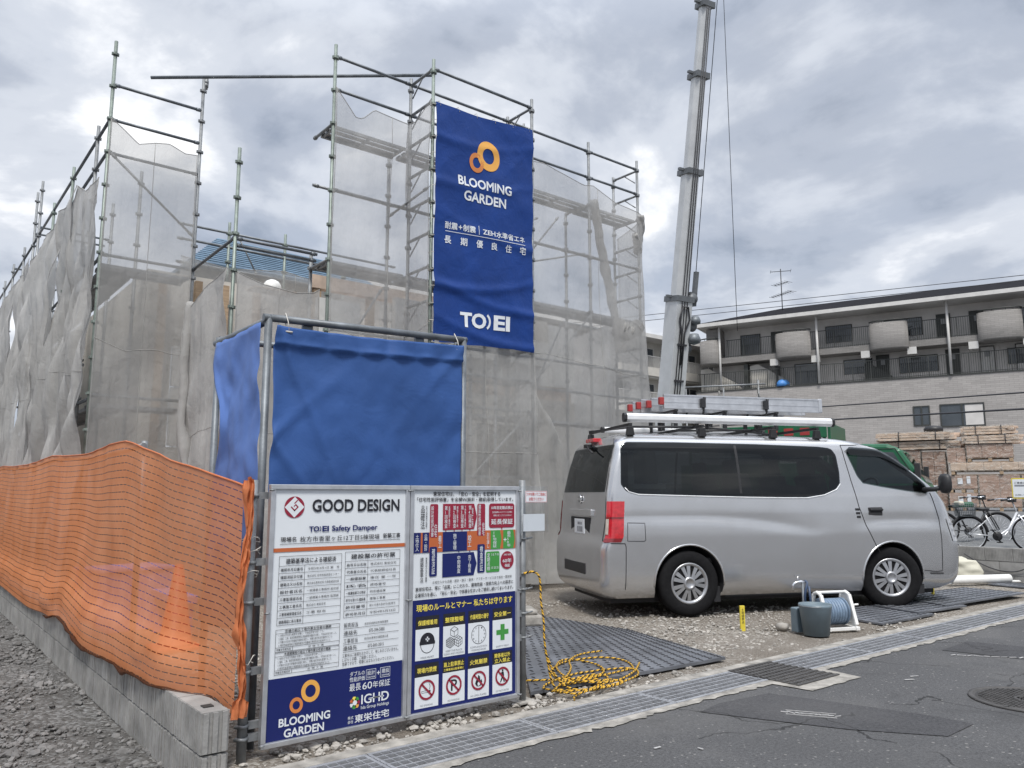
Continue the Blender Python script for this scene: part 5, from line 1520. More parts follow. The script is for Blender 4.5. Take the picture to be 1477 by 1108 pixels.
def cutter_from(mb):
    o = mb.build('cutter', 'interior', van); cutters.append(o)
    q = body.modifiers.new('opening', 'BOOLEAN'); q.operation = 'DIFFERENCE'; q.object = o; q.solver = 'EXACT'
for o_ in (LW, FW):
    cut = MB(); cut.prism(o_, -1.1, 1.1, lambda u, v, t: (u, t, v)); cutter_from(cut)
cut = MB(); cut.prism([(-.62, 1.36), (.62, 1.36), (.60, 1.79), (-.60, 1.79)], -.4, .33, lambda u, v, t: (t, u, v)); cutter_from(cut)
cut = MB(); cut.prism([(-.64, 1.40), (.64, 1.40), (.56, 1.80), (-.56, 1.80)], 3.55, 5.2, lambda u, v, t: (t, u, v)); cutter_from(cut)
for ax_ in (1.02, 3.575):
    for s in (-1, 1):
        cut = MB(); cut.prism([(ax_ + .405 * cos(2 * pi * k / 48), .345 + .405 * sin(2 * pi * k / 48)) for k in range(48)], s * 1.1, s * .56, lambda u, v, t: (u, t, v)); cutter_from(cut)
dg = bpy.context.evaluated_depsgraph_get(); dg.update()
me = bpy.data.meshes.new_from_object(body.evaluated_get(dg))
body.modifiers.clear(); body.data = me
for o in cutters: bpy.data.objects.remove(o)
me.set_sharp_from_angle(angle=radians(38))
me.polygons.foreach_set('use_smooth', [True] * len(me.polygons))
# glazing, set flush and slightly lapped over the openings
def offset_poly(pts, d):
    c = sum((Vector(p) for p in pts), Vector((0, 0))) / len(pts)
    out = []
    n = len(pts)
    for i in range(n):
        a, b, c2 = Vector(pts[i - 1]), Vector(pts[i]), Vector(pts[(i + 1) % n])
        t = ((b - a).normalized() + (c2 - b).normalized()).normalized()
        out.append((b.x + t.y * d, b.y - t.x * d))
    return out
def side_patch(pts, off, s, name, mat, parent, nz=32):
    """surface patch lying on the van side, outline in (x, z)"""
    mb = MB(); mb.smooth = True
    zs = sorted(set([p[1] for p in pts])); z0, z1 = zs[0], zs[-1]
    n = len(pts)
    def span(z):
        xs = []
        for i in range(n):
            a, b = pts[i], pts[(i + 1) % n]
            if (a[1] - z) * (b[1] - z) <= 0 and abs(a[1] - b[1]) > 1e-9:
                xs.append(a[0] + (b[0] - a[0]) * (z - a[1]) / (b[1] - a[1]))
        return min(xs), max(xs)
    levels = [z0 + (z1 - z0) * (.5 - .5 * cos(pi * k / nz)) for k in range(nz + 1)]
    levels[0] += 1e-4; levels[-1] -= 1e-4
    rows = []
    m = 24
    for z in levels:
        a, b = span(z)
        row = []
        for k in range(m + 1):
            x = a + (b - a) * k / m
            row.append((x, s * (side_y(x, z) + off), z))
        rows.append(mb.av(row))
    for a, b in zip(rows, rows[1:]):
        for k in range(m): mb.af((a + k, a + k + 1, b + k + 1, b + k))
    return mb.build(name, mat, parent)
def side_y(x, z):
    r = ring(z)
    best = None
    for (xa, ya), (xb, yb) in zip(r[7:], r[8:]):
        if xa <= x <= xb and xb > xa: return -(ya + (yb - ya) * (x - xa) / (xb - xa))
    return -r[40][1]
for s in (-1, 1):
    side_patch(offset_poly(LW, .012), .004, s, 'side_window', 'privacy_glass', van)
    fwn = side_patch(offset_poly(FW, .010), .003, s, 'front_window', 'car_glass', van)
    # dark visor over the front side window
    side_patch([(3.10, 1.80), (3.14, 1.74), (3.45, 1.745), (3.62, 1.70), (3.75, 1.635), (3.9, 1.56), (3.91, 1.60), (3.76, 1.72), (3.6, 1.80), (3.45, 1.825), (3.15, 1.84)], .022, s, 'visor', 'privacy_glass', van)
    # window divider
    side_patch([(1.655, 1.30), (1.685, 1.30), (1.685, 1.835), (1.655, 1.835)], .005, s, 'pillar_trim', 'black', van)
def ring_patch(z0, z1, i0, i1, off, nz, inset=None):
    mb = MB(); mb.smooth = True
    rows = []
    for j in range(nz + 1):
        z = z0 + (z1 - z0) * j / nz
        r = ring(z, off)
        rows.append([(x, y, z) for x, y in r[i0:i1 + 1]])
    return rows
def patch_obj(rows, name, mat, parent, mirror=False):
    mb = MB(); mb.smooth = True
    ids = [mb.av([(p[0], -p[1] if mirror else p[1], p[2]) for p in row]) for row in rows]
    for a, b in zip(ids, ids[1:]):
        for k in range(len(rows[0]) - 1): mb.af((a + k, a + k + 1, b + k + 1, b + k))
    return mb.build(name, mat, parent)
# tail glass and windscreen: full-width panes
def cross_patch(z0, z1, which, hwid, off, nz, ny, taper=0.0):
    rows = []
    for j in range(nz + 1):
        z = z0 + (z1 - z0) * j / nz; row = []
        for k in range(ny + 1):
            y = -(hwid - taper * j / nz) + 2 * (hwid - taper * j / nz) * k / ny
            if which == 'r': x = lerp_tab(XR, z) + .03 * (y / lerp_tab(HW, z)) ** 2 - off
            else: x = lerp_tab(XF, z) - .04 * (y / (lerp_tab(HW, z) - .13)) ** 2 + off
            row.append((x, y, z))
        rows.append(row)
    return rows
patch_obj(cross_patch(1.315, 1.83, 'r', .705, .004, 14, 20, .05), 'rear_window', 'privacy_glass', van)
patch_obj(cross_patch(1.385, 1.815, 'f', .665, .004, 12, 20, .08), 'windscreen', 'car_glass', van)
# lamps
for mir in (False, True):
    t = patch_obj(ring_patch(.79, 1.215, 9, 16, .007, 14), 'tail_lamp', 'tail_red', van, mir)
    patch_obj(ring_patch(.87, 1.03, 9, 11, .011, 4), 'clear_lens', 'tail_clear', t, mir)
    patch_obj(ring_patch(1.035, 1.052, 9, 16, .011, 2), 'lens_rib', 'tail_dark', t, mir)
    patch_obj(ring_patch(.79, .83, 9, 16, .010, 2), 'lens_rib', 'tail_dark', t, mir)
    h = patch_obj(ring_patch(.745, 1.005, 63, 76, .006, 10), 'headlamp', 'head_clear', van, mir)
    for zz_ in (.80, .87, .94): patch_obj(ring_patch(zz_, zz_ + .014, 64, 75, .010, 2), 'lens_rib', 'hubcap', h, mir)
# high brake lamp
mb = MB(); mb.bb(.20, .30, -.13, .13, 1.888, 1.935); mb.build('brake_lamp', 'tail_red', van, bevel=.008)
# seams, fuel flap, sill
def seam(pts, name='seam', w=.0045, off=.0005, both=True):
    for s in ((-1, 1) if both else (-1,)):
        mb = MB(); P_ = []
        for (a, b) in zip(pts, pts[1:]):
            for k in range(8):
                t = k / 8; x = a[0] + (b[0] - a[0]) * t; z = a[1] + (b[1] - a[1]) * t; P_.append((x, s * (side_y(x, z) + off), z))
        x, z = pts[-1]; P_.append((x, s * (side_y(x, z) + off), z))
        mb.tube(P_, w, 6); mb.build(name, 'seam', van)
seam([(3.055, 1.86), (3.065, 1.70), (3.10, 1.45), (3.16, 1.15), (3.24, .93), (3.36, .70), (3.40, .63)])
seam([(3.055, 1.86), (3.3, 1.865), (3.5, 1.845)])
seam([(3.99, .42), (4.16, .40), (4.24, .41), (4.25, .75), (4.235, 1.0), (4.18, 1.22), (4.15, 1.31)])
seam([(.31, .80), (.315, .99), (.51, .985), (.515, .81), (.50, .797), (.31, .80)], 'fuel_flap', .0035, both=False)
seam([(.12, .778), (.28, .775), (.292, .74), (.285, .30)])
seam([(4.07, .385), (4.25, .38)], 'seam', .008)
for s in (-1,):
    r_ = [(z, ring(z)[8]) for z in (.80, 1.0, 1.2, 1.35, 1.5, 1.7, 1.85, 1.9)]
    mb = MB(); mb.tube([(x, y - .001, z) for z, (x, y) in r_], .0045, 6); mb.build('hatch_seam', 'seam', van)
# chrome-bright lower window edge
for s in (-1, 1):
    mb = MB(); P_ = [(x, s * (side_y(x, z) + .004), z) for x, z in [(.30, 1.36), (.345, 1.315), (.45, 1.287), (.8, 1.278), (1.2, 1.268), (1.7, 1.257), (2.2, 1.250), (2.5, 1.250), (2.72, 1.282), (2.89, 1.345), (2.95, 1.41)]]
    mb.tube(P_, .006, 6); mb.build('window_trim', 'alu_white', van)
# handle, vents
def side_box(name, mat, x0, x1, z0, z1, t, s=-1, bev=.006, parent=None):
    mb = MB(); y = side_y((x0 + x1) / 2, (z0 + z1) / 2); mb.bb(x0, x1, s * (y - .02), s * (y + t), z0, z1)
    return mb.build(name, mat, parent or van, bevel=bev)
for s in (-1, 1):
    hd = side_box('door_handle', 'seam', 3.27, 3.475, 1.045, 1.145, .002, s, .02)
    side_box('grip', 'black', 3.30, 3.475, 1.10, 1.13, .022, s, .012, hd)
    for k in range(3): side_box('vent', 'black', 3.105 + k * .008, 3.165 + k * .004, 1.105 - k * .042, 1.132 - k * .042, .004, s, .003)
# wing mirrors
for s in (-1, 1):
    mb = MB()
    y = side_y(4.07, 1.36)
    mb.lathe([(0, -.115), (.055, -.108), (.085, -.07), (.092, 0), (.085, .07), (.055, .108), (0, .115)], 18, (4.20, s * (y + .20), 1.415), Matrix.Diagonal((.62, .95, 1.0)))
    mb.tube([(4.07, s * (y - .01), 1.345), (4.15, s * (y + .09), 1.35), (4.19, s * (y + .17), 1.37)], .028, 10)
    mb.build('wing_mirror', 'black', van)
# tail details
def tail_x(y, z): return lerp_tab(XR, z) + .03 * (y / lerp_tab(HW, z)) ** 2
mb = MB(); mb.bb(tail_x(0, 1.1) - .022, tail_x(0, 1.1) + .03, -.42, .36, 1.045, 1.125); mb.build('hatch_garnish', 'paint', van, bevel=.012)
mb = MB(); mb.bb(tail_x(0, .95) - .0015, tail_x(0, .95) + .02, -.36, .30, .83, 1.035); mb.build('plate_recess', 'seam', van, bevel=.01)
pl = MB(); pl.bb(tail_x(0, .95) - .012, tail_x(0, .95) - .002, -.195, .135, .85, 1.012); plo = pl.build('number_plate', 'white', van, bevel=.003)
mb = MB()
for (y, z, w, h) in ((-.10, .965, .05, .03), (-.02, .965, .08, .03), (-.12, .90, .05, .06), (-.06, .90, .05, .06), (.01, .90, .05, .06)):
    mb.bb(tail_x(0, .95) - .0135, tail_x(0, .95) - .0122, y - w / 2, y + w / 2, z - h / 2, z + h / 2)
mb.build('plate_blur', 'greyink', plo)
mb = MB()
c = (tail_x(0, 1.22) - .012, 0.0, 1.235)
mb.lathe([(.040, -.004), (.052, -.006), (.055, 0), (.052, .006), (.040, .004), (.040, -.004)], 28, c, Matrix.Rotation(radians(90), 3, 'Y'))
mb.bb(c[0] - .006, c[0] + .006, -.068, .068, c[2] - .010, c[2] + .010); mb.build('emblem', 'chrome', van)
mb = MB(); mb.bb(-.006, .06, -.36, .36, .42, .54); mb.build('bumper_step', 'black', van, bevel=.01)
mb = MB(); mb.tube([(.20, .02, 1.86), (.165, -.02, 1.845), (.15, -.12, 1.80), (.13, -.30, 1.75)], .010, 6); mb.bb(.15, .23, -.02, .06, 1.825, 1.868); mb.build('rear_wiper', 'black', van)
# bumper, grille at the nose
mb = MB(); mb.bb(4.55, 4.665, -.48, .48, .44, .60); mb.bb(4.5, 4.60, -.50, .50, .84, .98); mb.build('grille', 'black', van, bevel=.01)
mb = MB(); mb.bb(3.88, 4.0, -.80, -.62, .15, .36); mb.bb(3.88, 4.0, .62, .80, .15, .36); mb.bb(1.32, 1.40, -.78, -.62, .14, .30); mb.build('mud_flap', 'black', van)
# wheel housings and underside
mb = MB()
for ax_ in (1.02, 3.575):
    for s in (-1, 1):
        pts = [(ax_ + .40 * cos(a), .345 + .40 * sin(a)) for a in [pi * k / 16 - .25 + (.5 * k / 16) for k in range(17)]]
        for (a, b) in zip(pts, pts[1:]):
            bq = mb.av([(a[0], s * .81, a[1]), (b[0], s * .81, b[1]), (b[0], s * .50, b[1]), (a[0], s * .50, a[1])]); mb.af((bq, bq + 1, bq + 2, bq + 3))
        bq = mb.av([(p[0], s * .50, p[1]) for p in pts]); mb.af(range(bq, bq + len(pts)))
mb.bb(.2, 4.3, -.60, .60, .135, .25); mb.bb(1.48, 3.10, -.74, .74, .185, .24); mb.bb(1.0, 1.04, -.7, .7, .30, .38)
mb.build('underbody', 'seam', van)
for ax_ in (1.02, 3.575):
    for s in (-1, 1):
        mb = MB(); mb.tube([(ax_ + .408 * cos(a), s * (side_y(min(max(ax_ + .408 * cos(a), .3), 4.2), .345 + .408 * sin(a)) - .002), .345 + .408 * sin(a)) for a in [pi * k / 24 - .06 + .12 * k / 24 for k in range(25)]], .012, 6)
        mb.build('arch_lip', 'paint', van)
# wheels
def wheel(x, y, s, steer=0.0):
    root_rot = steer
    T = Matrix.Translation((x, y, .345)) @ Matrix.Rotation(root_rot, 4, 'Z')
    R0 = Matrix.Rotation(radians(90) * s * -1, 3, 'X')      # local z -> outward
    mb = MB(); mb.X = T
    prof = [(.215, -.09), (.26, -.098), (.31, -.095), (.338, -.078), (.345, -.05), (.345, .05), (.338, .078), (.31, .095), (.262, .098), (.218, .088), (.205, .07)]
    mb.lathe(prof, 48, (0, 0, 0), R0)
    for k in range(48):
        a = 2 * pi * k / 48
        for zz_ in (-.055, .055): mb.box(R0 @ Vector((.343 * cos(a), .343 * sin(a), zz_)), (.006, .006, .006))
    tw = mb.build('tyre', 'rubber', van)
    mb = MB(); mb.X = T
    mb.lathe([(.0, .045), (.20, .045), (.205, -.05)], 40, (0, 0, 0), R0); mb.build('wheel_well', 'seam', tw)
    mb = MB(); mb.X = T
    mb.lathe([(.183, .066), (.186, .082), (.205, .092), (.215, .090), (.219, .080), (.213, .06), (.183, .066)], 48, (0, 0, 0), R0)
    mb.lathe([(.072, .05), (.070, .088), (.060, .098), (.045, .100), (.042, .094), (0, .094)], 32, (0, 0, 0), R0)
    for k in range(7):
        for d in (-1, 1):
            a = 2 * pi * k / 7 + d * .155
            a2 = 2 * pi * k / 7 + d * .19
            p0 = Vector((.060 * cos(a), .060 * sin(a), .086)); p1 = Vector((.187 * cos(a2), .187 * sin(a2), .078))
            t = Vector((-sin(a2), cos(a2), 0))
            w0, w1 = .0135, .022
            q = [R0 @ p for p in (p0 - t * w0, p0 + t * w0, p1 + t * w1, p1 - t * w1)]
            dn = R0 @ Vector((0, 0, -.02))
            b = mb.av(q + [p + dn for p in q])
            for f in ((0, 1, 2, 3), (4, 7, 6, 5), (0, 4, 5, 1), (1, 5, 6, 2), (2, 6, 7, 3), (3, 7, 4, 0)): mb.af([b + i for i in f])
    mb.build('hubcap', 'hubcap', tw)
wheel(1.02, -.735, -1); wheel(1.02, .735, 1); wheel(3.575, -.735, -1, radians(-16)); wheel(3.575, .735, 1, radians(-16))
# interior
def seat(x, y, name='seat'):
    mb = MB(); mb.bb(x - .25, x + .25, y - .24, y + .24, .75, .92)
    ax = Matrix.Rotation(radians(-14), 3, 'Y'); mb.box((x - .30, y, 1.20), (.13, .46, .66), ax); mb.box((x - .41, y, 1.60), (.09, .26, .17), ax)
    mb.build(name, 'seat_fabric', van, bevel=.03)
for y in (-.40, .40): seat(3.2, y)
for y in (-.42, .35): seat(2.2, y)
mb = MB(); mb.bb(.25, 4.2, -.70, .70, .55, .60); mb.bb(3.72, 4.25, -.66, .66, .95, 1.30); mb.build('floor', 'interior', van)
mb = MB(); q = Matrix.Rotation(radians(-58), 3, 'Y')
mb.tube([Vector((3.62, -.38, 1.33)) + q @ Vector((.185 * cos(a), .185 * sin(a), 0)) for a in [2 * pi * k / 24 for k in range(24)]], .014, 8, closed=True)
mb.tube([(3.62, -.38, 1.33), (3.8, -.38, 1.2)], .03, 8); mb.bar((3.62 , -.55, 1.33), (3.62, -.21, 1.33), .03, .015); mb.build('steering_wheel', 'black', van)
mb = MB(); mb.bb(.45, .52, -.55, -.2, 1.35, 1.75); mb.bb(.45, .9, -.55, -.5, 1.35, 1.4); mb.build('shelf', 'whiteplastic', van)

# roof carrier, part of the van
def rz_(y): return 1.99
for (y, x0, x1, z, hgt) in ((-.60, .42, 3.02, 2.135, .095), (.62, .62, 2.85, 2.10, .07)):
    mb = MB()
    prof = [(-.02, -hgt / 2), (.025, -hgt / 2), (.045, -hgt / 4), (.045, hgt / 4), (.02, hgt / 2), (-.02, hgt / 2), (-.035, hgt / 4), (-.035, -hgt / 4)]
    mb.prism(prof, x0, x1, lambda u, v, t: (t, y + u * (-1 if y < 0 else 1), z + v))
    o = mb.build('roof_rail', 'alu_white', van, bevel=.006)
    mb = MB()
    for xx, d in ((x0, -1), (x1, 1)): mb.prism([(u * 1.08, v * 1.08) for u, v in prof], xx, xx + d * .035, lambda u, v, t: (t, y + u * (-1 if y < 0 else 1), z + v))
    mb.build('end_cap', 'black', o, bevel=.006)
for x in (.45, 1.32, 2.22, 2.80):
    mb = MB(); mb.bar((x, -.66, 2.055), (x, .66, 2.055), .035, .03)
    mb.build('cross_bar', 'black' if x < 2.5 else 'black', van)
    for s in (-1, 1):
        mb = MB(); mb.prism([(-.045, 0), (.045, 0), (.03, .10), (-.03, .10)], 0, 1, lambda u, v, t: (x + u, s * (.635 - .03 + .06 * t), 1.935 + v)); mb.build('rack_foot', 'black', van, bevel=.006)
mb = MB()
for (a, b) in (((.6, -.3, 2.06), (1.3, -.45, 2.06)), ((1.3, .1, 2.06), (2.2, -.2, 2.06)), ((1.5, -.45, 2.055), (2.75, .3, 2.06)), ((.42, .62, 2.07), (.85, .30, 2.11))): mb.tube([a, b], .013, 6)
mb.build('tie_bar', 'black', van)
for x in (1.25, 1.9, 2.6):
    mb = MB()
    for y in (-.12, .24, .33, .60): mb.bb(x - .02, x + .02, y - .018, y + .018, 2.07, 2.29 if y < .3 else 2.285)
    mb.bb(x - .0175, x + .0175, -.16, .62, 2.275, 2.297); mb.build('ladder_bracket', 'black', van)
# ladders lashed on the carrier (two, side by side)
def ladder(label, y0, y1, x0, x1, z, caps):
    root = empty('ladder', van_loc + Matrix.Rotation(VYAW, 3, 'Z') @ Vector((1.6 * VS, (y0 + y1) / 2 * VS, z * VS)), VYAW, label, 'ladder', 'aluminium ladders on the van roof')
    root.scale = (VS, VS, VS); h = (y1 - y0) / 2
    for y in (-h, h):
        mb = MB(); mb.bb(x0 - 1.6, x1 - 1.6, y - .015, y + .015, -.065, .071); mb.bb(x0 - 1.6, x1 - 1.6, y - .024, y + .024, .072, .090); mb.bb(x0 - 1.6, x1 - 1.6, y - .022, y + .022, -.080, -.066); mb.bb(x0 - 1.6, x1 - 1.6, y - .021, y + .021, -.005, .005)
        mb.build('side_rail', 'alu', root)
        mb = MB(); mb.bb(x0 - 1.66, x0 - 1.60, y - .028, y + .028, -.035, .055); mb.build('foot', caps, root, bevel=.008)
        mb = MB(); mb.bb(x1 - 1.60, x1 - 1.55, y - .026, y + .026, -.082, .095); mb.build('top_cap', 'alu', root, bevel=.008)
    x = x0 + .12
    while x < x1:
        mb = MB(); mb.bb(x - 1.62, x - 1.58, -h + .016, h - .016, -.015, .015); mb.build('rung', 'alu', root); x += .30
    for x in (1.6, 2.45):
        mb = MB(); mb.tube([(x - 1.6, -h - .03, -.14), (x - 1.57, -h - .035, .06), (x - 1.6, 0, .075), (x - 1.63, h + .03, .06), (x - 1.6, h + .03, -.1)], .014, 6); mb.bb(x - 1.63, x - 1.57, -h - .05, -h - .025, -.06, .05); mb.build('strap', 'black', root)
ladder('aluminium ladder lying on the upper tier of the van roof carrier, nearer the camera', -.12, .24, 1.10, 3.20, 2.385, 'truck_red')
ladder('aluminium ladder lying on the van roof carrier behind another ladder', .33, .60, 1.0, 2.95, 2.375, 'truck_red')

# ---------------------------------------------------------------- things on the site
# chequered ground plates
def inside_quad(q, u, v):
    a = q[0].lerp(q[1], u); b = q[3].lerp(q[2], u); return a.lerp(b, v)
def plate(name, quad, label, mat='matplastic', z0=0.006, th=0.018, pitch=0.105, kind='cross', tilt=None):
    q = [Vector((x, y, 0)) for x, y in quad]
    mb = MB()
    zf = tilt or (lambda x, y: 0)
    nu, nv = 16, 16
    def top(u, v): p = inside_quad(q, u, v); return (p.x, p.y, z0 + th + zf(p.x, p.y))
    mb.grid(top, nu, nv); 
    loop = [(i / nu, 0) for i in range(nu)] + [(1, j / nv) for j in range(nv)] + [(1 - i / nu, 1) for i in range(nu)] + [(0, 1 - j / nv) for j in range(nv)]
    a = mb.av([top(u, v) for u, v in loop]); b = mb.av([(p[0], p[1], z0 + zf(p[0], p[1]) - .004) for p in [top(u, v) for u, v in loop]])
    for k in range(len(loop)): k2 = (k + 1) % len(loop); mb.af((a + k, a + k2, b + k2, b + k))
    o = mb.build(name, mat)
    tag(o, label, 'ground plate', 'dark plastic ground plates')
    lu = (q[1] - q[0]).length; lv = (q[3] - q[0]).length
    nu, nv = int(lu / pitch), int(lv / pitch)
    eu = (q[1] - q[0]).normalized(); ev = (q[3] - q[0]).normalized(); ang = atan2(eu.y, eu.x)
    mb = MB()
    if kind == 'cross':
        mb.cur = 1; mb.grid(lambda u, v: (lambda p: (p.x, p.y, z0 + th + .0008 + zf(p.x, p.y)))(inside_quad(q, .004 + .992 * u, .004 + .992 * v)), 12, 12); mb.cur = 0
    for i in range(nu):
        for j in range(nv):
            p = inside_quad(q, (i + .5) / nu, (j + .5) / nv); zz_ = z0 + th + zf(p.x, p.y)
            if kind == 'cross':
                r = ang + (radians(90) if (i + j) % 2 else 0)
                L, w = pitch * .28, pitch * .075
                d = Vector((cos(r), sin(r), 0)); nn = Vector((-sin(r), cos(r), 0))
                bq = mb.av([p + d * L + Vector((0, 0, zz_ + .001)), p + nn * w + Vector((0, 0, zz_)), p - d * L + Vector((0, 0, zz_ + .001)), p - nn * w + Vector((0, 0, zz_)), p + Vector((0, 0, zz_ + .0075)) + d * L * .5, p + Vector((0, 0, zz_ + .0075)) - d * L * .5])
                for f in ((0, 1, 4), (1, 5, 4), (1, 2, 5), (2, 3, 5), (3, 4, 5), (3, 0, 4)): mb.af([bq + t for t in f])
            else:
                pts = []
                for k in range(6):
                    a_ = ang + k * pi / 3; pts.append(p + Vector((cos(a_) * pitch * .44, sin(a_) * pitch * .44, zz_ + .002)))
                c = [p + (w_ - Vector((p.x, p.y, w_.z))) * .72 * 1 + Vector((0, 0, 0)) for w_ in pts]
                inner = [Vector((p.x + (w_.x - p.x) * .74, p.y + (w_.y - p.y) * .74, zz_ + .008)) for w_ in pts]
                bq = mb.av(pts + inner)
                for k in range(6):
                    k2 = (k + 1) % 6; mb.af((bq + k, bq + k2, bq + 6 + k2, bq + 6 + k))
    if mb.f: mb.build('tread', ['black', mat] if kind == 'cross' else mat, o, fix=False)  # cross tread coloured black: shadow and wet on the marks painted in
    return o
plate('ground_plate', [(3.45, 4.06), (5.36, 4.00), (5.66, 5.35), (5.2, 7.1)][:0] or [(3.44, 4.10), (5.37, 3.99), (5.72, 5.35), (5.60, 7.0)], 'large dark chequered ground plate under the yellow and black rope', z0=.012)
plate('ground_plate', [(8.05, 4.05), (9.15, 4.02), (9.45, 4.75), (8.25, 4.95)], 'dark ground plate lowest in the pile, under the van front tyre', z0=.003, th=.014, kind='hex', pitch=.10)
plate('ground_plate', [(9.0, 4.12), (10.0, 4.02), (10.25, 4.6), (9.2, 4.75)], 'dark ribbed ground plate in the middle of the three by the van front tyre', z0=.020, th=.014, kind='hex', pitch=.10)
plate('ground_plate', [(9.7, 4.13), (11.75, 4.00), (11.75, 4.75), (10.05, 4.9)], 'dark ribbed ground plate farthest right, beyond the van nose', z0=.036, th=.014, kind='hex', pitch=.12)
plate('ground_plate', [(12.75, 4.35), (13.3, 4.25), (13.35, 4.75), (12.85, 4.85)], 'small dark plate on the gravel before the white pipe end', z0=.004, th=.012, kind='none')

# yellow stake
s_ = MB(); s_.bb(-.024, .024, -.013, .013, -.02, .225)
stk = s_.build('marker_stake', 'stake', loc=(6.74, 4.79, 0), rz=-.55, bevel=.003); tag(stk, 'yellow marker stake standing in the gravel before the van', 'stake')
P = Print(lambda x, z, l: (x, -.0135 - .0006 * l, z), ['ink'])
for k, ch in enumerate('土地境界点'): P.text(ch, -.012, .175 - k * .030, .024, .026, 'ink', 0)
P.build('printing', stk)
s2 = MB(); s2.bb(-.02, .02, -.012, .012, 0, .16); tag(s2.build('marker_stake', 'stake', loc=(10.62, 4.66, 0), bevel=.003), 'short yellow stake at the far mat below the van nose', 'stake')

# bucket
bk = empty('bucket', (7.02, 4.17, 0), 0, 'blue grey plastic bucket standing by the hose reel', 'bucket')
mb = MB(); mb.lathe([(0.0, .012), (.108, .012), (.135, .262), (.143, .262), (.143, .285), (.150, .285), (.151, .262), (.146, .255), (.117, .0), (0.0, .0)], 36); mb.build('tub', 'bucket', bk)
mb = MB(); mb.tube([(.150 * cos(a), .150 * sin(a) , .268 - .05 * sin(a) * 0) for a in [pi * k / 20 + .9 for k in range(21)]], .004, 6); mb.build('handle', 'galv', bk)
tb = MB(); tb.bb(-.055, .055, -.05, .05, 0, .23)
tag(tb.build('meter_box', 'bucket', loc=(7.035, 4.36, 0), rz=-.4, bevel=.012), 'plain grey plastic box standing half hidden behind the bucket', 'box')
# standpipe tap
tp = empty('standpipe_tap', (7.30, 4.46, 0), -.5, 'chrome tap on a thin standpipe wrapped in dark hose', 'tap')
mb = MB(); mb.tube([(0, 0, 0), (0, 0, .44)], .012, 10); mb.build('pipe', 'galv_dark', tp)
mb = MB(); mb.tube([(.02, 0, .44), (-.02, 0, .445), (-.07, 0, .44), (-.10, 0, .42), (-.11, 0, .37)], [.014, .015, .012, .011, .012], 10); mb.tube([(-.05, 0, .44), (-.05, 0, .50)], .006, 8); mb.bar((-.085, 0, .505), (-.015, 0, .505), .016, .010); mb.build('spout', 'chrome', tp)
mb = MB(); mb.tube([(.03 + .02 * sin(k * .5), .015 * cos(k * .4), .45 - k * .018 + .05 * sin(k * .3)) for k in range(22)], .013, 8); mb.tube([(.05, -.03, .40), (.06, -.03, .25), (.10, -.05, .12), (.2, -.06, .06)], .012, 8); mb.build('hose', 'hose_dark', tp)
# hose reel
hr = empty('hose_reel', (7.50, 4.25, 0), radians(-24), 'white hose reel wound with pale blue hose beside the bucket', 'hose reel')
mb = MB()
for k in range(7):
    x = -.13 + k * .030
    mb.tube([(x, .112 * cos(a), .165 + .112 * sin(a)) for a in [2 * pi * j / 28 for j in range(28)]], .0155, 8, closed=True)
mb.build('hose', 'hose', hr)
mb = MB()
for x in (-.155, .085): mb.lathe([(.035, -.006), (.125, -.006), (.132, 0), (.125, .006), (.035, .006)], 30, (x, 0, .165), Matrix.Rotation(radians(90), 3, 'Y'))
mb.tube([(-.17, 0, .165), (.12, 0, .165)], .04, 16); mb.build('drum', 'hose', hr)
for x in (-.185, .135):
    mb = MB()
    out = [(-.16, 0), (.16, 0), (.165, .03), (.10, .06), (.055, .33), (.0, .36), (-.055, .33), (-.10, .06), (-.165, .03)]
    if x > 0:
        pl_out = [(-.155, .03), (.155, .03), (.12, .08), (.06, .32), (.0, .35), (-.06, .32), (-.12, .08)]
        mb.prism(pl_out, x - .008, x + .008, lambda u, v, t: (t, u, v))
    for (a, b) in ((out[1], out[4]), (out[8], out[6])): mb.bar((x, a[0] * .9, a[1] + .02), (x, b[0], b[1]), .028, .034, (1, 0, 0))
    mb.bb(x - .022, x + .022, -.17, .17, 0, .035); mb.bb(x - .010, x + .010, -.10, .10, .055, .075); mb.bb(x - .010, x + .010, -.09, .09, .10, .118); mb.bb(x - .01, x + .01, -.045, .045, .13, .21)
    mb.tube([(x, -.055, .33), (x, 0, .352), (x, .055, .33)], .018, 8)
    mb.build('side_frame', 'whiteplastic', hr, bevel=.005)
mb = MB(); mb.tube([(-.185, 0, .35), (.135, 0, .35)], .014, 10); mb.bb(-.185, .135, -.16, -.12, .005, .03); mb.bb(-.185, .135, .12, .16, .005, .03); mb.build('handle', 'whiteplastic', hr)
mb = MB(); mb.tube([(.155, 0, .165), (.19, 0, .165), (.19, -.06, .23), (.23, -.06, .23)], .010, 8); mb.build('crank', 'whiteplastic', hr)
mb = MB(); mb.tube([(-.22, -.05, .24), (-.30, -.10, .14)], .012, 8); mb.build('nozzle', 'whiteplastic', hr)

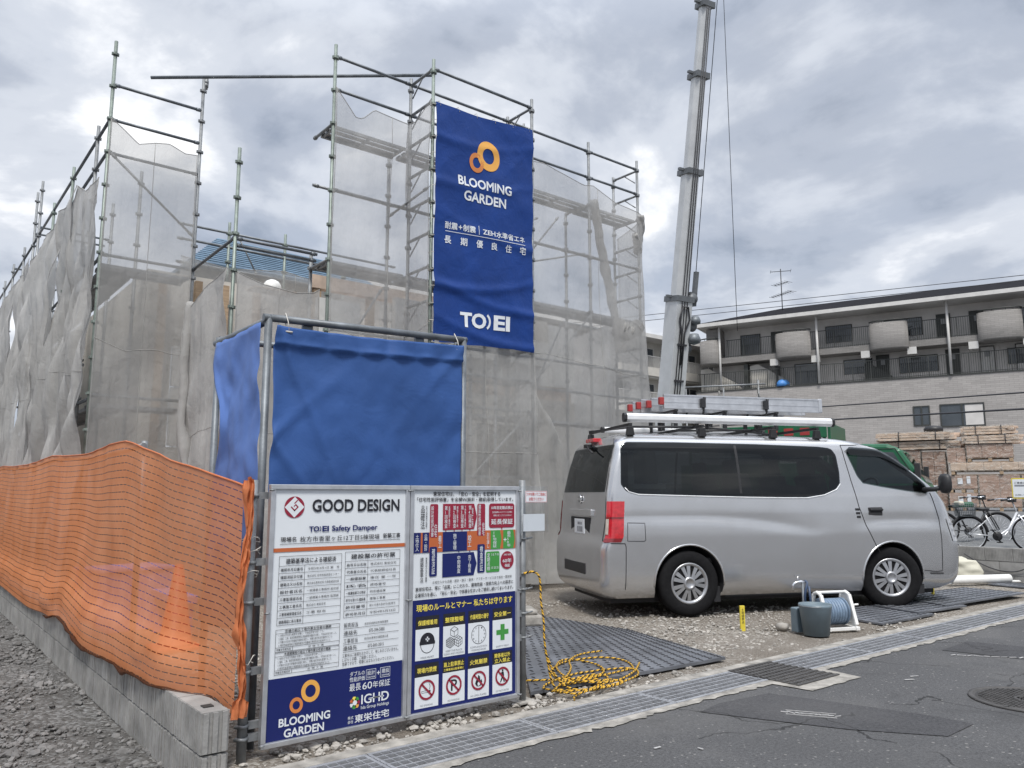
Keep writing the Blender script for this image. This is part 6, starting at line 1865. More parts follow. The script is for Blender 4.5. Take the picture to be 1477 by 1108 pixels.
# rope
random.seed(21)
mb = MB()
pts = []
def rp(x, y, z): pts.append(Vector((x, y, z)))
for p in ((3.30, 4.00, .80), (3.36, 3.99, .815), (3.41, 3.97, .79), (3.42, 3.97, .70), (3.41, 3.96, .62), (3.43, 3.95, .50), (3.42, 3.94, .38), (3.45, 3.94, .24), (3.47, 3.93, .12), (3.52, 3.92, .045), (3.60, 3.95, .03)): rp(*p)
def loop(cx, cy, rx, ry, a0, a1, n, z, rot=0):
    for k in range(n):
        a = a0 + (a1 - a0) * k / (n - 1); x, y = rx * cos(a), ry * sin(a)
        w = 1 + .10 * noise.noise(Vector((a * 1.3, cx * 5, cy)))
        rp(cx + w * (x * cos(rot) - y * sin(rot)), cy + w * (x * sin(rot) + y * cos(rot)), z + .010 * abs(noise.noise(Vector((a * 2, cx, 3)))))
loop(3.98, 4.06, .46, .19, pi, 2.9 * pi, 34, .040, .1)
loop(3.80, 4.00, .33, .13, 1.2 * pi, 2.6 * pi, 24, .042, .35)
loop(4.20, 4.30, .42, .28, 1.6 * pi, 3.3 * pi, 34, .040, .5)
loop(3.72, 3.98, .26, .09, 1.7 * pi, 2.6 * pi, 14, .045, .2)
for p in ((4.05, 4.35, .05), (4.25, 4.62, .045), (4.5, 4.75, .045), (4.72, 4.72, .045)): rp(*p)
# smooth it
def chaik(p, n=2):
    for _ in range(n):
        q = [p[0]]
        for a, b in zip(p, p[1:]): q += [a.lerp(b, .25), a.lerp(b, .75)]
        q.append(p[-1]); p = q
    return p
mb.tube(chaik(pts),   .0068, 7, uvs=True)
pts2 = []
pts = pts2
for p in ((3.44, 3.95, .30), (3.50, 3.92, .14), (3.62, 3.93, .05), (3.80, 3.86, .028), (3.95, 3.92, .03)): rp(*p)
loop(3.85, 3.97, .26, .10, 1.5 * pi, 4.2 * pi, 36, .035, -.2)
for p in ((3.6, 3.86, .025), (3.55, 3.80, .022)): rp(*p)
mb.tube(chaik(pts2),   .0068, 7, uvs=True)
pts = []
for p in ((3.56, 4.35, .04), (3.75, 4.20, .045), (3.95, 4.08, .05), (4.2, 4.15, .045), (4.35, 4.40, .045), (4.3, 4.7, .045), (4.05, 4.55, .05), (3.85, 4.25, .05), (3.80, 4.0, .06), (4.0, 3.9, .04), (4.35, 4.02, .045), (4.62, 4.22, .045)): rp(*p)
mb.tube(chaik(pts, 3),   .0068, 7, uvs=True)
tag(mb.build('rope', 'rope'), 'yellow and black twisted rope hung on the pole and coiled on the dark plate', 'rope')
# white base block behind the pole
fb = MB(); fb.bb(-.30, .30, -.22, .22, .0, .10); fb.bb(-.26, .26, -.18, .18, .10, .15)
tag(fb.build('fence_base', 'concrete_pale', loc=(5.05, 6.35, .03), rz=-.5, bevel=.02), 'white plastic base block lying behind the right pole beside the van', 'base block')
st_ = MB(); st_.lathe([(0, -.04), (.05, -.03), (.07, 0), (.05, .03), (0, .04)], 9, (0, 0, .025)); 
tag(st_.build('rock', 'stone', loc=(7.05, 4.55, 0)), 'fist-sized pale rock on the gravel between stake and bucket', 'rock')

# right-hand side: block wall, sack, pipe, bicycles
rw = empty('block_wall', (13.46, 4.2, 0), 0, 'low grey concrete wall on the right in front of the bicycles', 'block wall')
random.seed(17)
for r in range(3):
    z0 = -.1 + r * .205
    for k in range(7):
        mb = MB(); y0 = k * .39 - (.195 if r % 2 else 0); mb.bb(-.06, .06, y0 - .3, y0 + .085, z0, z0 + .20)
        for j in range(18 if r == 2 else 0): mb.box((-.062, y0 - .29 + j * .021, z0 + .1), (.008, .012, .185))
        mb.build('block', 'concrete', rw)
mb = MB(); mb.bb(-.06, .06, 2.45, 22, -.1, .51); mb.build('wall_run', 'concrete', rw)
sk = MB()
def sack(u, v):
    a = u * 2 * pi; w = .30 * (1 - .25 * abs(v - .4)) ; e = (1 - (2 * v - 1) ** 6) ** .5 if 0 < v < 1 else 0
    if v > .85: e = max(e * .6, .25)
    r1 = w * max(e, .1); r2 = .15 * max(e, .06)
    x, y = r1 * cos(a), r2 * sin(a)
    n_ = .03 * noise.noise(Vector((x * 5, y * 5, v * 4)))
    return (x * (1 + n_ * 2) + .03 * sin(v * 5), y + n_, .38 * v + .03 * noise.noise(Vector((x * 4, 0, 2))) * v)
sk.grid(sack, 40, 24)
tag(sk.build('sandbag', 'sack', loc=(13.05, 5.30, 0), rz=radians(-50)), 'creased white sandbag leaning on the right wall', 'sandbag')
pp = MB(); pp.tube([(12.35, 5.16, .075), (13.30, 4.72, .075)], .062, 20, caps=False); pp.tube([(13.30, 4.72, .075), (12.35, 5.16, .075)], .055, 20, caps=False)
pp.tube([(13.30, 4.72, .03), (13.45, 4.58, .03)], .02, 8)
tag(pp.build('plastic_pipe', 'whiteplastic'), 'white plastic pipe lying on the gravel by the sandbag', 'pipe')
cb = MB(); cb.bb(-.14, .14, -.10, .10, 0, .13); tag(cb.build('concrete_block', 'concrete', loc=(13.15, 4.30, 0), rz=.4, bevel=.008), 'grey concrete block at the foot of the wall past the white pipe', 'block')

def bicycle(name, loc, rz, label, frame_mat, basket):
    root = empty(name, loc, rz, label, 'bicycle', 'bicycles behind the right wall')
    WB = 1.10; R = .32
    for x in (-WB / 2, WB / 2):
        mb = MB(); mb.tube([(x + R * cos(a), 0, R + R * sin(a)) for a in [2 * pi * k / 36 for k in range(36)]], .018, 8, closed=True)
        t = mb.build('tyre', 'rubber', root)
        mb = MB(); mb.tube([(x + (R - .025) * cos(a), 0, R + (R - .025) * sin(a)) for a in [2 * pi * k / 36 for k in range(36)]], .009, 6, closed=True); mb.build('rim', 'alu', t)
        mb = MB()
        for k in range(20):
            a = 2 * pi * k / 20; mb.tube([(x, .015 * (-1) ** k, R), (x + (R - .03) * cos(a), 0, R + (R - .03) * sin(a))], .0014, 4)
        mb.tube([(x, -.05, R), (x, .05, R)], .02, 10); mb.build('spokes', 'alu', t)
        mb = MB(); mb.tube([(x + (R + .03) * cos(a), 0, R + (R + .03) * sin(a)) for a in [pi * k / 18 * .9 + (.1 if x < 0 else .35) for k in range(19)]], .020, 6); mb.build('mudguard', 'black' if frame_mat != 'bike_silver' or x < 0 else 'alu', root)
    bb = (-.06, 0, .28); hd = (WB / 2 - .20, 0, .74); st = (-.25, 0, .72)
    mb = MB()
    mb.tube([hd, (.18, 0, .42), (.02, 0, .31), bb], .022, 10); mb.tube([(hd[0] + .02, 0, .66), (.10, 0, .30), bb], .016, 8)
    mb.tube([bb, st], .017, 10)
    for s in (-.05, .05): mb.tube([bb, (-WB / 2, s, R)], .010, 8); mb.tube([(-.20, 0, .60), (-WB / 2, s, R)], .009, 8)
    mb.build('frame', frame_mat, root)
    mb = MB()
    for s in (-.05, .05): mb.tube([(WB / 2 - .19, s * .6, .70), (WB / 2 - .08, s, .5), (WB / 2, s, R)], .012, 8)
    mb.tube([(WB / 2 - .19, 0, .68), (WB / 2 - .28, 0, .98)], .014, 8); mb.build('fork', frame_mat, root)
    mb = MB(); mb.tube([(WB / 2 - .48, -.27, .98), (WB / 2 - .36, -.26, 1.0), (WB / 2 - .27, -.10, .99), (WB / 2 - .27, .10, .99), (WB / 2 - .36, .26, 1.0), (WB / 2 - .48, .27, .98)], .011, 8)
    mb.build('handlebar', 'chrome', root)
    mb = MB()
    for s in (-.27, .27): mb.tube([(WB / 2 - .48, s, .98), (WB / 2 - .60, s, .965)], .017, 8); mb.tube([(WB / 2 - .44, s * .9, .975), (WB / 2 - .50, s * .75, .93)], .006, 6)
    mb.bb(WB / 2 - .33, WB / 2 - .22, -.06, .06, .93, 1.03); mb.build('grip', 'black', root)
    mb = MB(); mb.lathe([(0, .03), (.07, .035), (.10, .02), (.09, -.02), (0, -.03)], 14, (-.28, 0, .79), Matrix.Diagonal((1.35, 1, 1))); mb.tube([(-.25, 0, .72), (-.275, 0, .78)], .013, 8); mb.build('saddle', 'black', root)
    mb = MB(); mb.tube([(-.06, -.07, .28), (-.06, .07, .28)], .02, 8); mb.bar((-.06, .08, .28), (.05, .085, .16), .015, .025); mb.bar((-.06, -.08, .28), (-.17, -.085, .40), .015, .025); mb.bb(.01, .09, .085, .17, .145, .165); mb.bb(-.21, -.13, -.17, -.085, .39, .41); mb.lathe([(.02, -.003), (.09, -.003), (.09, .003), (.02, .003)], 24, (-.06, -.045, .28), Matrix.Rotation(radians(90), 3, 'X')); mb.build('crank', 'black', root)
    if basket:
        x0 = -WB / 2 - .05 if basket == 'rear' else WB / 2 - .10
        mb = MB()
        for z in [.66 + .035 * k for k in range(8)]:
            f = .80 + .2 * (z - .66) / .25
            mb.tube([(x0 + a * .17 * f, b * .15 * f, z) for a, b in ((-1, -1), (1, -1), (1, 1), (-1, 1))], .004, 5, closed=True)
        for k in range(10):
            for b in (-1, 1):
                t = -1 + 2 * k / 9; mb.tube([(x0 + t * .136, b * .12, .66), (x0 + t * .17, b * .15, .905)], .003, 5); mb.tube([(x0 + b * .136, t * .12, .66), (x0 + b * .17, t * .15, .905)], .003, 5)
        mb.bb(x0 - .13, x0 + .13, -.115, .115, .655, .662); bs = mb.build('basket', 'galv_dark', root)
        mb = MB(); mb.bb(x0 - .15, x0 + .13, -.13, .13, .83, .93); mb.build('bag', 'truck_green', bs, bevel=.03)
        mb = MB(); mb.bb(x0 - .15, x0 - .05, -.14, .14, .86, .95); mb.build('cloth', 'sack', bs, bevel=.03)
    return root
bdir = radians(-61)
bicycle('bicycle', (17.9, 7.0, .28), radians(-44), 'black bicycle standing beyond the silver one, behind the wall', 'black', None)
bicycle('bicycle', (17.05, 6.15, .24), radians(-46), 'silver step-through bicycle with a rear basket holding a green bag, behind the wall', 'bike_silver', 'rear')
# notice on a leaning double pole
ns = empty('notice_sign', (15.0, 4.93, .24), radians(-68), 'small white notice with a yellow green border on thin poles, at the right photo edge', 'sign')
for x in (-.03, .03):
    mb = MB(); mb.tube([(x * 2, 0, -.02), (x, 0, 1.03)], .011, 8); mb.build('pole', 'cable', ns)
mb = MB(); mb.bb(-.22, .30, -.012, 0, 1.01, 1.35); mb.build('board', 'stake', ns)
mb = MB(); mb.bb(-.205, .285, -.016, -.013, 1.03, 1.33); mb.build('sheet', 'white', ns)
P = Print(lambda x, z, l: (x, -.0165 - .0006 * l, z), ['ink', 'greyink'])
P.text('ご自由に', -.18, 1.255, .16, .035, 'ink', 1); P.text('お問い合わせください', -.18, 1.055, .42, .030, 'greyink', 1); P.rect(-.18, 1.21, -.02, 1.24, 'greyink', 2)
P.build('printing', ns)
mb = MB(); mb.tube(chaik([Vector(p) for p in ((13.38, 4.32, .50), (13.37, 4.40, .30), (13.375, 4.6, .17), (13.38, 4.85, .16), (13.37, 5.1, .24), (13.36, 5.35, .40))], 3), .008, 6)
tag(mb.build('loose_cable', 'cable'), 'dark cable drooping over the face of the right wall', 'cable')

# ---------------------------------------------------------------- apartment block beyond the site
AW = radians(19.7)
AD = Vector((-sin(AW), cos(AW), 0)); AN = Vector((-cos(AW), -sin(AW), 0)); A0 = Vector((54.82, 20.67, 0))
def ap(s, dpt, z): return A0 + AD * s + AN * dpt + Vector((0, 0, z))
apt = empty('apartment_block', A0, 0, 'three storey tiled apartment block with curved balconies on the right', 'apartment block')
class AB(MB):
    def bx(s, s0, s1, d0, d1, z0, z1):
        c = ap((s0 + s1) / 2, (d0 + d1) / 2, (z0 + z1) / 2) - A0
        s.box(c, (abs(s1 - s0), abs(d1 - d0), abs(z1 - z0)), Matrix((AD, AN, Vector((0, 0, 1)))).transposed())
    def pt(s, a, b, c): return ap(a, b, c) - A0
def uv_apt(o):
    me = o.data; ul = me.uv_layers.get('UVMap') or me.uv_layers.new(name='UVMap')
    for p in me.polygons:
        for li in p.loop_indices:
            c = me.vertices[me.loops[li].vertex_index].co
            h = c.dot(AD) if abs(p.normal.dot(AN)) > .5 else c.dot(AN) + c.dot(AD) * .3
            ul.data[li].uv = (h, c.z)
    return o
SR = -26.0
m = AB(); m.bx(SR, 18.3, -12, 0, .2, 9.12); uv_apt(m.build('podium_wall', 'tile', apt))
m = AB(); m.bx(SR, 18.32, -.16, .05, 9.12, 9.20); m.build('coping', 'railbrown', apt)
m = AB(); m.bx(SR, 17.4, -9, -1.45, 9.2, 14.1); uv_apt(m.build('wall', 'wall_pale', apt))
m = AB(); m.bx(16.4, 17.45, -1.44, -.15, 11.3, 14.0); uv_apt(m.build('end_wall', 'tile_upper', apt))
m = AB(); m.bx(SR, 17.4, -1.44, -.02, 11.25, 11.68); uv_apt(m.build('floor_slab', 'tile_upper', apt))
# curved balconies
cs = [(17.9, 16.45), (12.2, 9.75), (5.85, 3.45), (-.6, -3.1), (-6.7, -9.2), (-12.9, -15.4), (-19, -21.5)]
def bulge(s, s1, s0): u = (s - (s0 + s1) / 2) / ((s1 - s0) / 2); return .12 + .42 * sqrt(max(0, 1 - abs(u) ** 2.0))
for (s1, s0) in cs:
    m = AB(); m.smooth = True
    prof = [(0, 13.05), (0, 11.30), (-.02, 11.24), (-.06, 11.21)]
    n = 20
    rows = []
    for dd, z in prof:
        rows.append(m.av([m.pt(s0 + (s1 - s0) * k / n, max(-.1, bulge(s0 + (s1 - s0) * k / n, s1, s0) + dd * (1 if bulge(s0 + (s1 - s0) * k / n, s1, s0) > .1 else .3)), z) for k in range(n + 1)]))
    rows.append(m.av([m.pt(s0 + (s1 - s0) * k / n, -.4, 11.12) for k in range(n + 1)]))
    for a, b in zip(rows, rows[1:]):
        for k in range(n): m.af((a + k, a + k + 1, b + k + 1, b + k))
    tin = m.av([m.pt(s0 + (s1 - s0) * k / n, max(-.2, bulge(s0 + (s1 - s0) * k / n, s1, s0) - .14), 13.05) for k in range(n + 1)])
    bin_ = m.av([m.pt(s0 + (s1 - s0) * k / n, max(-.2, bulge(s0 + (s1 - s0) * k / n, s1, s0) - .14), 11.7) for k in range(n + 1)])
    for k in range(n): m.af((rows[0] + k, rows[0] + k + 1, tin + k + 1, tin + k)); m.af((tin + k, tin + k + 1, bin_ + k + 1, bin_ + k))
    o = m.build('curved_balcony', 'tile_upper', apt)
    me = o.data; ul = me.uv_layers.new(name='UVMap')
    for p in me.polygons:
        for li in p.loop_indices:
            c = me.vertices[me.loops[li].vertex_index].co; ul.data[li].uv = (c.dot(AD), c.z)
    m = AB(); m.tube([m.pt(s0 + (s1 - s0) * k / n, bulge(s0 + (s1 - s0) * k / n, s1, s0) - .07, 13.2) for k in range(n + 1)], .05, 6)
    for k in (2, 7, 13, 18): m.tube([m.pt(s0 + (s1 - s0) * k / n, bulge(s0 + (s1 - s0) * k / n, s1, s0) - .07, z) for z in (13.05, 13.17)], .02, 5)
    m.build('handrail', 'railbrown', o)
def railing(s0, s1, z0, z1, d, step=.13):
    m = AB(); m.bx(s0, s1, d - .02, d + .02, z1 - .05, z1); m.bx(s0, s1, d - .02, d + .02, z0 + .06, z0 + .10)
    n = int(abs(s1 - s0) / step)
    for k in range(n + 1):
        s_ = s0 + (s1 - s0) * k / n; w = .012 if k % 9 else .03
        m.bx(s_ - w, s_ + w, d - w, d + w, z0, z1)
    return m.build('railing', 'railbrown', apt)
for a, b in ((15.9, 12.2), (9.75, 5.85), (3.45, -.6), (-3.1, -6.7), (-9.2, -12.9)): railing(b, a, 11.68, 13.03, -.08)
for a, b in ((18.2, 9.4), (9.2, 1.2), (.95, -7), (-7.2, -15)): railing(b, a, 9.2, 10.58, -.08)
for s_ in (12.4, 9.5, 6.2, 3.3, -.3, -3.3, -6.6, -9.4):
    m = AB(); m.bx(s_ - .28, s_ + .28, -.6, .02, 10.78, 11.26); m.build('bracket_block', 'pipe_white', apt)
for s_ in (16.35, 9.3, 1.07, -7.1, -15.3):
    m = AB(); m.tube([m.pt(s_, .12, 9.2), m.pt(s_, .12, 14.2)], .085, 10); m.build('downpipe', 'pipe_white', apt)
# roof
m = AB()
e = [m.pt(18.0, .75, 14.36), m.pt(SR - 1, .75, 14.36), m.pt(SR - 1, -9.6, 14.36), m.pt(18.0, -9.6, 14.36), m.pt(12.6, -4.4, 16.0), m.pt(SR - 1, -4.4, 16.0)]
a = m.av(e)
for f in ((0, 1, 5, 4), (2, 3, 4, 5), (3, 0, 4), (1, 2, 5)): m.af([a + i for i in f])
roof = m.build('roof', 'roofslate', apt)
m = AB(); m.bx(SR - 1, 18.0, .62, .78, 14.08, 14.35); m.bx(17.85, 18.0, -9.6, .62, 14.08, 14.35); m.build('fascia', 'pipe_white', roof)
m = AB(); m.bx(SR - 1, 17.84, -1.6, .61, 14.10, 14.16); m.build('soffit', 'wall_pale', roof)
# doors and windows of the access decks
def opening(name, s0, s1, z0, z1, mat='window_glass', grille=False):
    m = AB(); m.bx(s0, s1, -1.45, -1.40, z0, z1); o = m.build(name, mat, apt)
    m = AB(); w = .05
    m.bx(s0 - w, s1 + w, -1.44, -1.37, z1, z1 + w); m.bx(s0 - w, s0, -1.44, -1.37, z0, z1); m.bx(s1, s1 + w, -1.44, -1.37, z0, z1); m.build('frame', 'railbrown', o)
    if grille:
        m = AB(); n = int((s1 - s0) / .14)
        for k in range(n + 1): s_ = s0 + (s1 - s0) * k / n; m.bx(s_ - .012, s_ + .012, -1.36, -1.33, z0, z1)
        m.build('grille', 'railbrown', o)
for s0, s1, z0, z1, g in ((13.7, 15.1, 11.7, 13.5, 1), (10.4, 11.3, 12.9, 13.4, 0), (7.2, 8.9, 12.3, 13.5, 1), (2.7, 5.0, 12.3, 13.5, 1), (-3.6, -2.6, 12.4, 13.4, 0), (-7, -5.2, 12.3, 13.5, 1),
                          (6.0, 7.8, 9.9, 10.9, 0), (1.9, 4.2, 9.7, 10.8, 1), (9.7, 11.2, 9.4, 10.9, 0), (-3.8, -2.2, 9.8, 10.8, 1)): opening('window', s0, s1, z0, z1, 'window_glass', g)
for s0, z0, m_ in ((12.05, 11.68, 'railbrown'), (1.0, 11.68, 'railbrown'), (-.95, 11.68, 'railbrown'), (-4.6, 11.68, 'railbrown'), (-1.4, 9.2, 'pipe_white'), (.6, 9.2, 'railbrown'), (-3.4, 9.2, 'pipe_white'), (4.9, 9.2, 'railbrown')):
    opening('door', s0, s0 + .75, z0, z0 + 1.85, m_)
    m = AB(); m.bx(s0 + .22, s0 + .52, -1.39, -1.37, z0 + 1.2, z0 + 1.6); m.build('door_light', 'wing_roof', apt)
# lower windows
for s0, s1, z0, z1 in ((2.5, 3.5, 5.9, 7.22), (-.62, 1.92, 5.75, 7.25), (-7.5, -5.0, 5.75, 7.25)):
    m = AB(); m.bx(s0, s1, -.05, .012, z0, z1); o = m.build('window', 'window_glass', apt)
    m = AB(); w = .07
    for (a_, b_, c_, d_) in ((s0, s1, z1 - w, z1), (s0, s1, z0, z0 + w), (s0, s0 + w, z0 + w, z1 - w), (s1 - w, s1, z0 + w, z1 - w), ((s0 + s1) / 2 - .05, (s0 + s1) / 2 + .05, z0 + w, z1 - w)): m.bx(a_, b_, .013, .06, c_, d_)
    m.build('frame', 'railbrown', o)
    if s1 - s0 > 2: m = AB(); m.bx(s0 + .1, s0 + 1.1, .012, .02, z0 + .08, z1 - .1); m.build('pane', 'wall_pale', o)
# white stair flights at the far end and a blue cover
for (sa, sb) in ((18.1, 14.9), (14.3, 11.2)):
    m = AB(); m.prism([(sa, 9.2), (sa, 10.95), (sa - .6, 11.05), (sb + .5, 9.75), (sb, 9.2)], -.9, -.5, lambda u, v, t: m.pt(u, t, v)); m.build('stair_wall', 'wall_cream', apt)
m = AB(); m.bx(14.7, 14.4, -1.3, -.3, 9.2, 11.1); m.build('partition', 'railbrown', apt)
m = AB(); m.bx(12.4, 12.25, -1.3, -.3, 9.2, 10.9); m.build('partition', 'railbrown', apt)
m = AB(); m.prism([(6.4, 9.2), (6.4, 10.5), (6.1, 10.5), (4.7, 9.5), (4.7, 9.2)], -.9, -.6, lambda u, v, t: m.pt(u, t, v)); m.build('partition', 'railbrown', apt)
bs = MB(); bs.lathe([(.62, 0), (.60, .25), (.45, .45), (.2, .55), (0, .56)], 12, (0, 0, 0), Matrix.Diagonal((1.0, .7, 1)))
tag(bs.build('covered_bundle', 'bluebag', loc=ap(11.9, -.42, 9.2)), 'light blue sheet covered bundle on the apartment deck behind the railing', 'bundle')
# aerial on the roof
an = empty('tv_aerial', ap(12.3, -3.2, 15.6), 0, 'tall television aerial on the apartment roof against the sky', 'aerial')
mb = MB(); mb.tube([(0, 0, -.4), (0, 0, 3.3)], .035, 6); mb.build('mast', 'cable', an)
for z, L, n, yw in ((3.1, 1.5, 2, .3), (2.1, 1.4, 6, -.5), (1.25, 2.2, 9, -.6)):
    mb = MB(); e = Vector((cos(yw + 1.9), sin(yw + 1.9), 0)); f = Vector((-e.y, e.x, 0))
    mb.tube([e * -L / 2 + Vector((0, 0, z)), e * L / 2 + Vector((0, 0, z))], .025, 5)
    for k in range(n): 
        p = e * (-L / 2 + L * k / max(1, n - 1)) + Vector((0, 0, z)); h = .45 - .02 * k
        mb.tube([p - f * h, p + f * h], .014, 4)
    mb.build('antenna', 'cable', an)

# second apartment wing further back
WY = 39.5
wg = empty('apartment_wing', (48, WY, 0), 0, 'cream apartment wing with flat grey roof behind the crane boom', 'apartment block')
def wb(name, mat, boxes, parent=None):
    mb = MB()
    for (x0, x1, y0, y1, z0, z1) in boxes: mb.bb(x0 - 48, x1 - 48, y0, y1, z0, z1)
    return mb.build(name, mat, parent or wg)
wb('wall', 'wall_cream', [(20, 60, .9, 10, 0, 13.3)])
wb('balcony_front', 'wall_cream', [(20, 60, -.06, .06, 10.35, 11.0), (20, 60, -.06, .06, 7.5, 8.2)])
wb('floor_slab', 'wall_cream', [(20, 60, .07, .9, 10.2, 10.5), (20, 60, .07, .9, 7.4, 7.7)])
mb = MB(); a = mb.av([(-28.5, -.7, 13.42), (12, -.7, 13.42), (12, 5, 14.5), (-28.5, 5, 14.5), (12, 10.5, 13.4), (-28.5, 10.5, 13.4), (-28.5, -.7, 13.15), (12, -.7, 13.15)])
for f in ((0, 1, 2, 3), (3, 2, 4, 5), (6, 7, 1, 0)): mb.af([a + i for i in f])
wr_ = mb.build('roof', 'wing_roof', wg)
wb('eave', 'pipe_white', [(19.5, 60, -.72, -.62, 13.12, 13.42)], wr_)
wb('soffit', 'wall_pale', [(19.5, 60, -.6, .88, 13.18, 13.24)], wr_)
for k in range(14):
    x = 24 + k * 2.6
    for z in (10.55, 7.75):
        w = wb('window', 'window_glass', [(x, x + 1.7, .86, .92, z + .1, z + 2.1)])
        wb('frame', 'pipe_white', [(x - .05, x, .82, .9, z + .1, z + 2.15), (x + 1.7, x + 1.75, .82, .9, z + .1, z + 2.15), (x + .82, x + .88, .82, .9, z + .1, z + 2.1), (x, x + 1.7, .82, .9, z + 2.1, z + 2.15)], w)
mb = MB()
for z in (11.9, 9.1):
    mb.bb(-28, 12, -.03, .03, z - .05, z)
    for k in range(300): x = -28 + 40 * k / 300; mb.bb(x - .015, x + .015, -.015, .015, z - .9, z - .05)
mb.build('railing', 'pipe_white', wg)

# ---------------------------------------------------------------- crane truck behind the van
TE = Vector((.337, -.941, 0)).normalized(); TYAW = atan2(TE.y, TE.x)
T0 = Vector((15.57, 12.97, .25))
ct = empty('crane_truck', T0, TYAW, 'green crane truck with a tall grey telescopic boom behind the van', 'crane truck')
RT = Matrix.Rotation(-TYAW, 3, 'Z')
def wl_(p): return RT @ (Vector(p) - T0)
def tb_(name, mat, boxes, bevel=0.0, parent=None):
    mb = MB()
    for b in boxes: mb.bb(*b)
    return mb.build(name, mat, parent or ct, bevel=bevel)
tb_('chassis', 'black', [(-2.2, 5.6, -.45, .45, .45, .75), (-2.2, 3.8, -.9, .9, .76, .92)])
bed = tb_('cargo_bed', 'truck_green', [(.6, 3.95, -1.05, -1.0, 1.0, 1.75), (.6, 3.95, 1.0, 1.05, 1.0, 1.75), (-2.2, 3.9, -1.02, 1.02, .93, .99), (3.9, 3.96, -.99, .99, 1.0, 2.62), (.8, 3.89, -1.06, -1.0, 2.30, 2.60)], .01)
tb_('bed_post', 'truck_green', [(x, x + .06, -1.04, -.98, 1.75, 2.3) for x in (.8, 1.8, 2.8, 3.8)], 0, bed)
mb = MB()
for k in range(7): mb.bb(1.3 + k * .34, 1.5 + k * .34, -1.066, -1.058, 2.36, 2.52)
mb.build('red_marking', 'truck_red', bed)
# cab, rounded
mb = MB(); mb.smooth = True
prof = [(4.02, .55), (4.02, 1.90), (4.12, 2.08), (4.35, 2.14), (5.05, 2.12), (5.28, 2.02), (5.72, 1.30), (5.80, 1.15), (5.82, .65), (5.7, .55)]
mb.smooth = False
mb.prism(prof, -1.0, 1.0, lambda u, v, t: (u, t, v)); cab = mb.build('cab', 'truck_green', ct, bevel=.07)
for s in (-1, 1):
    mb = MB(); mb.prism([(4.40, 1.30), (5.50, 1.30), (5.16, 1.94), (4.48, 1.96)], s * 1.002, s * 1.008, lambda u, v, t: (u, t, v)); mb.build('side_window', 'window_glass', cab)
    mb = MB(); mb.tube([(4.25, s * 1.005, .75), (4.25, s * 1.005, 2.0), (5.2, s * 1.005, 2.02), (5.62, s * 1.005, 1.25), (5.6, s * 1.005, .9)], .008, 5); mb.build('door_seam', 'seam', cab)
    mb = MB(); mb.bb(5.55, 5.65, s * 1.05, s * 1.25, 1.35, 1.70); mb.tube([(5.5, s * 1.0, 1.5), (5.6, s * 1.15, 1.53)], .02, 6); mb.build('mirror', 'black', cab, bevel=.03)
mb = MB(); b = mb.av([(5.335, -.88, 1.955), (5.335, .88, 1.955), (5.735, .92, 1.31), (5.735, -.92, 1.31)]); mb.af((b, b + 1, b + 2, b + 3)); mb.build('windscreen', 'car_glass', cab)
for k in range(4): tb_('louvre', 'truck_green', [(3.97, 4.0, -.8, .8, 1.5 + k * .12, 1.58 + k * .12)], 0, cab)
for (x, y) in ((5.0, -.86), (5.0, .86), (-.6, -.86), (-.6, .86), (-1.6, -.86), (-1.6, .86)):
    mb = MB(); mb.lathe([(.2, -.12), (.44, -.13), (.48, -.09), (.48, .09), (.44, .13), (.2, .12)], 28, (x, y, .36), Matrix.Rotation(radians(90), 3, 'X')); w = mb.build('tyre', 'rubber', ct)
    mb = MB(); mb.lathe([(.0, .06 * (1 if y > 0 else -1)), (.2, .06 * (1 if y > 0 else -1))], 20, (x, y, .36), Matrix.Rotation(radians(-90), 3, 'X')); mb.build('rim', 'galv', w)
# boom
bA, bB = Vector((15.57, 12.97, 3.66)), Vector((15.40, 11.33, 13.75))
bd = (bB - bA).normalized()
def bz(z): return bA + bd * ((z - bA.z) / bd.z)
tur = tb_('turntable', 'boom', [(-.75, .75, -.75, .75, .93, 1.35), (-.5, .6, -.42, .42, 1.35, 2.1)], .03)
tb_('outrigger', 'galv_dark', [(.7, .95, -1.6, 1.6, .55, .75), (.74, .91, -1.62, -1.45, -.2, .55), (.74, .91, 1.45, 1.62, -.2, .55)])
secs = [(1.75, 6.25, .48, .50), (6.25, 9.45, .405, .42), (9.45, 11.9, .345, .36), (11.9, 13.7, .29, .305), (13.7, 24, .24, .255)]
xb = Vector((cos(radians(-12)), sin(radians(-12)), 0)); xb = (xb - bd * xb.dot(bd)).normalized(); yb = bd.cross(xb)
bq = empty('boom', (0, 0, 0)); bpy.data.objects.remove(bq)
boom = None
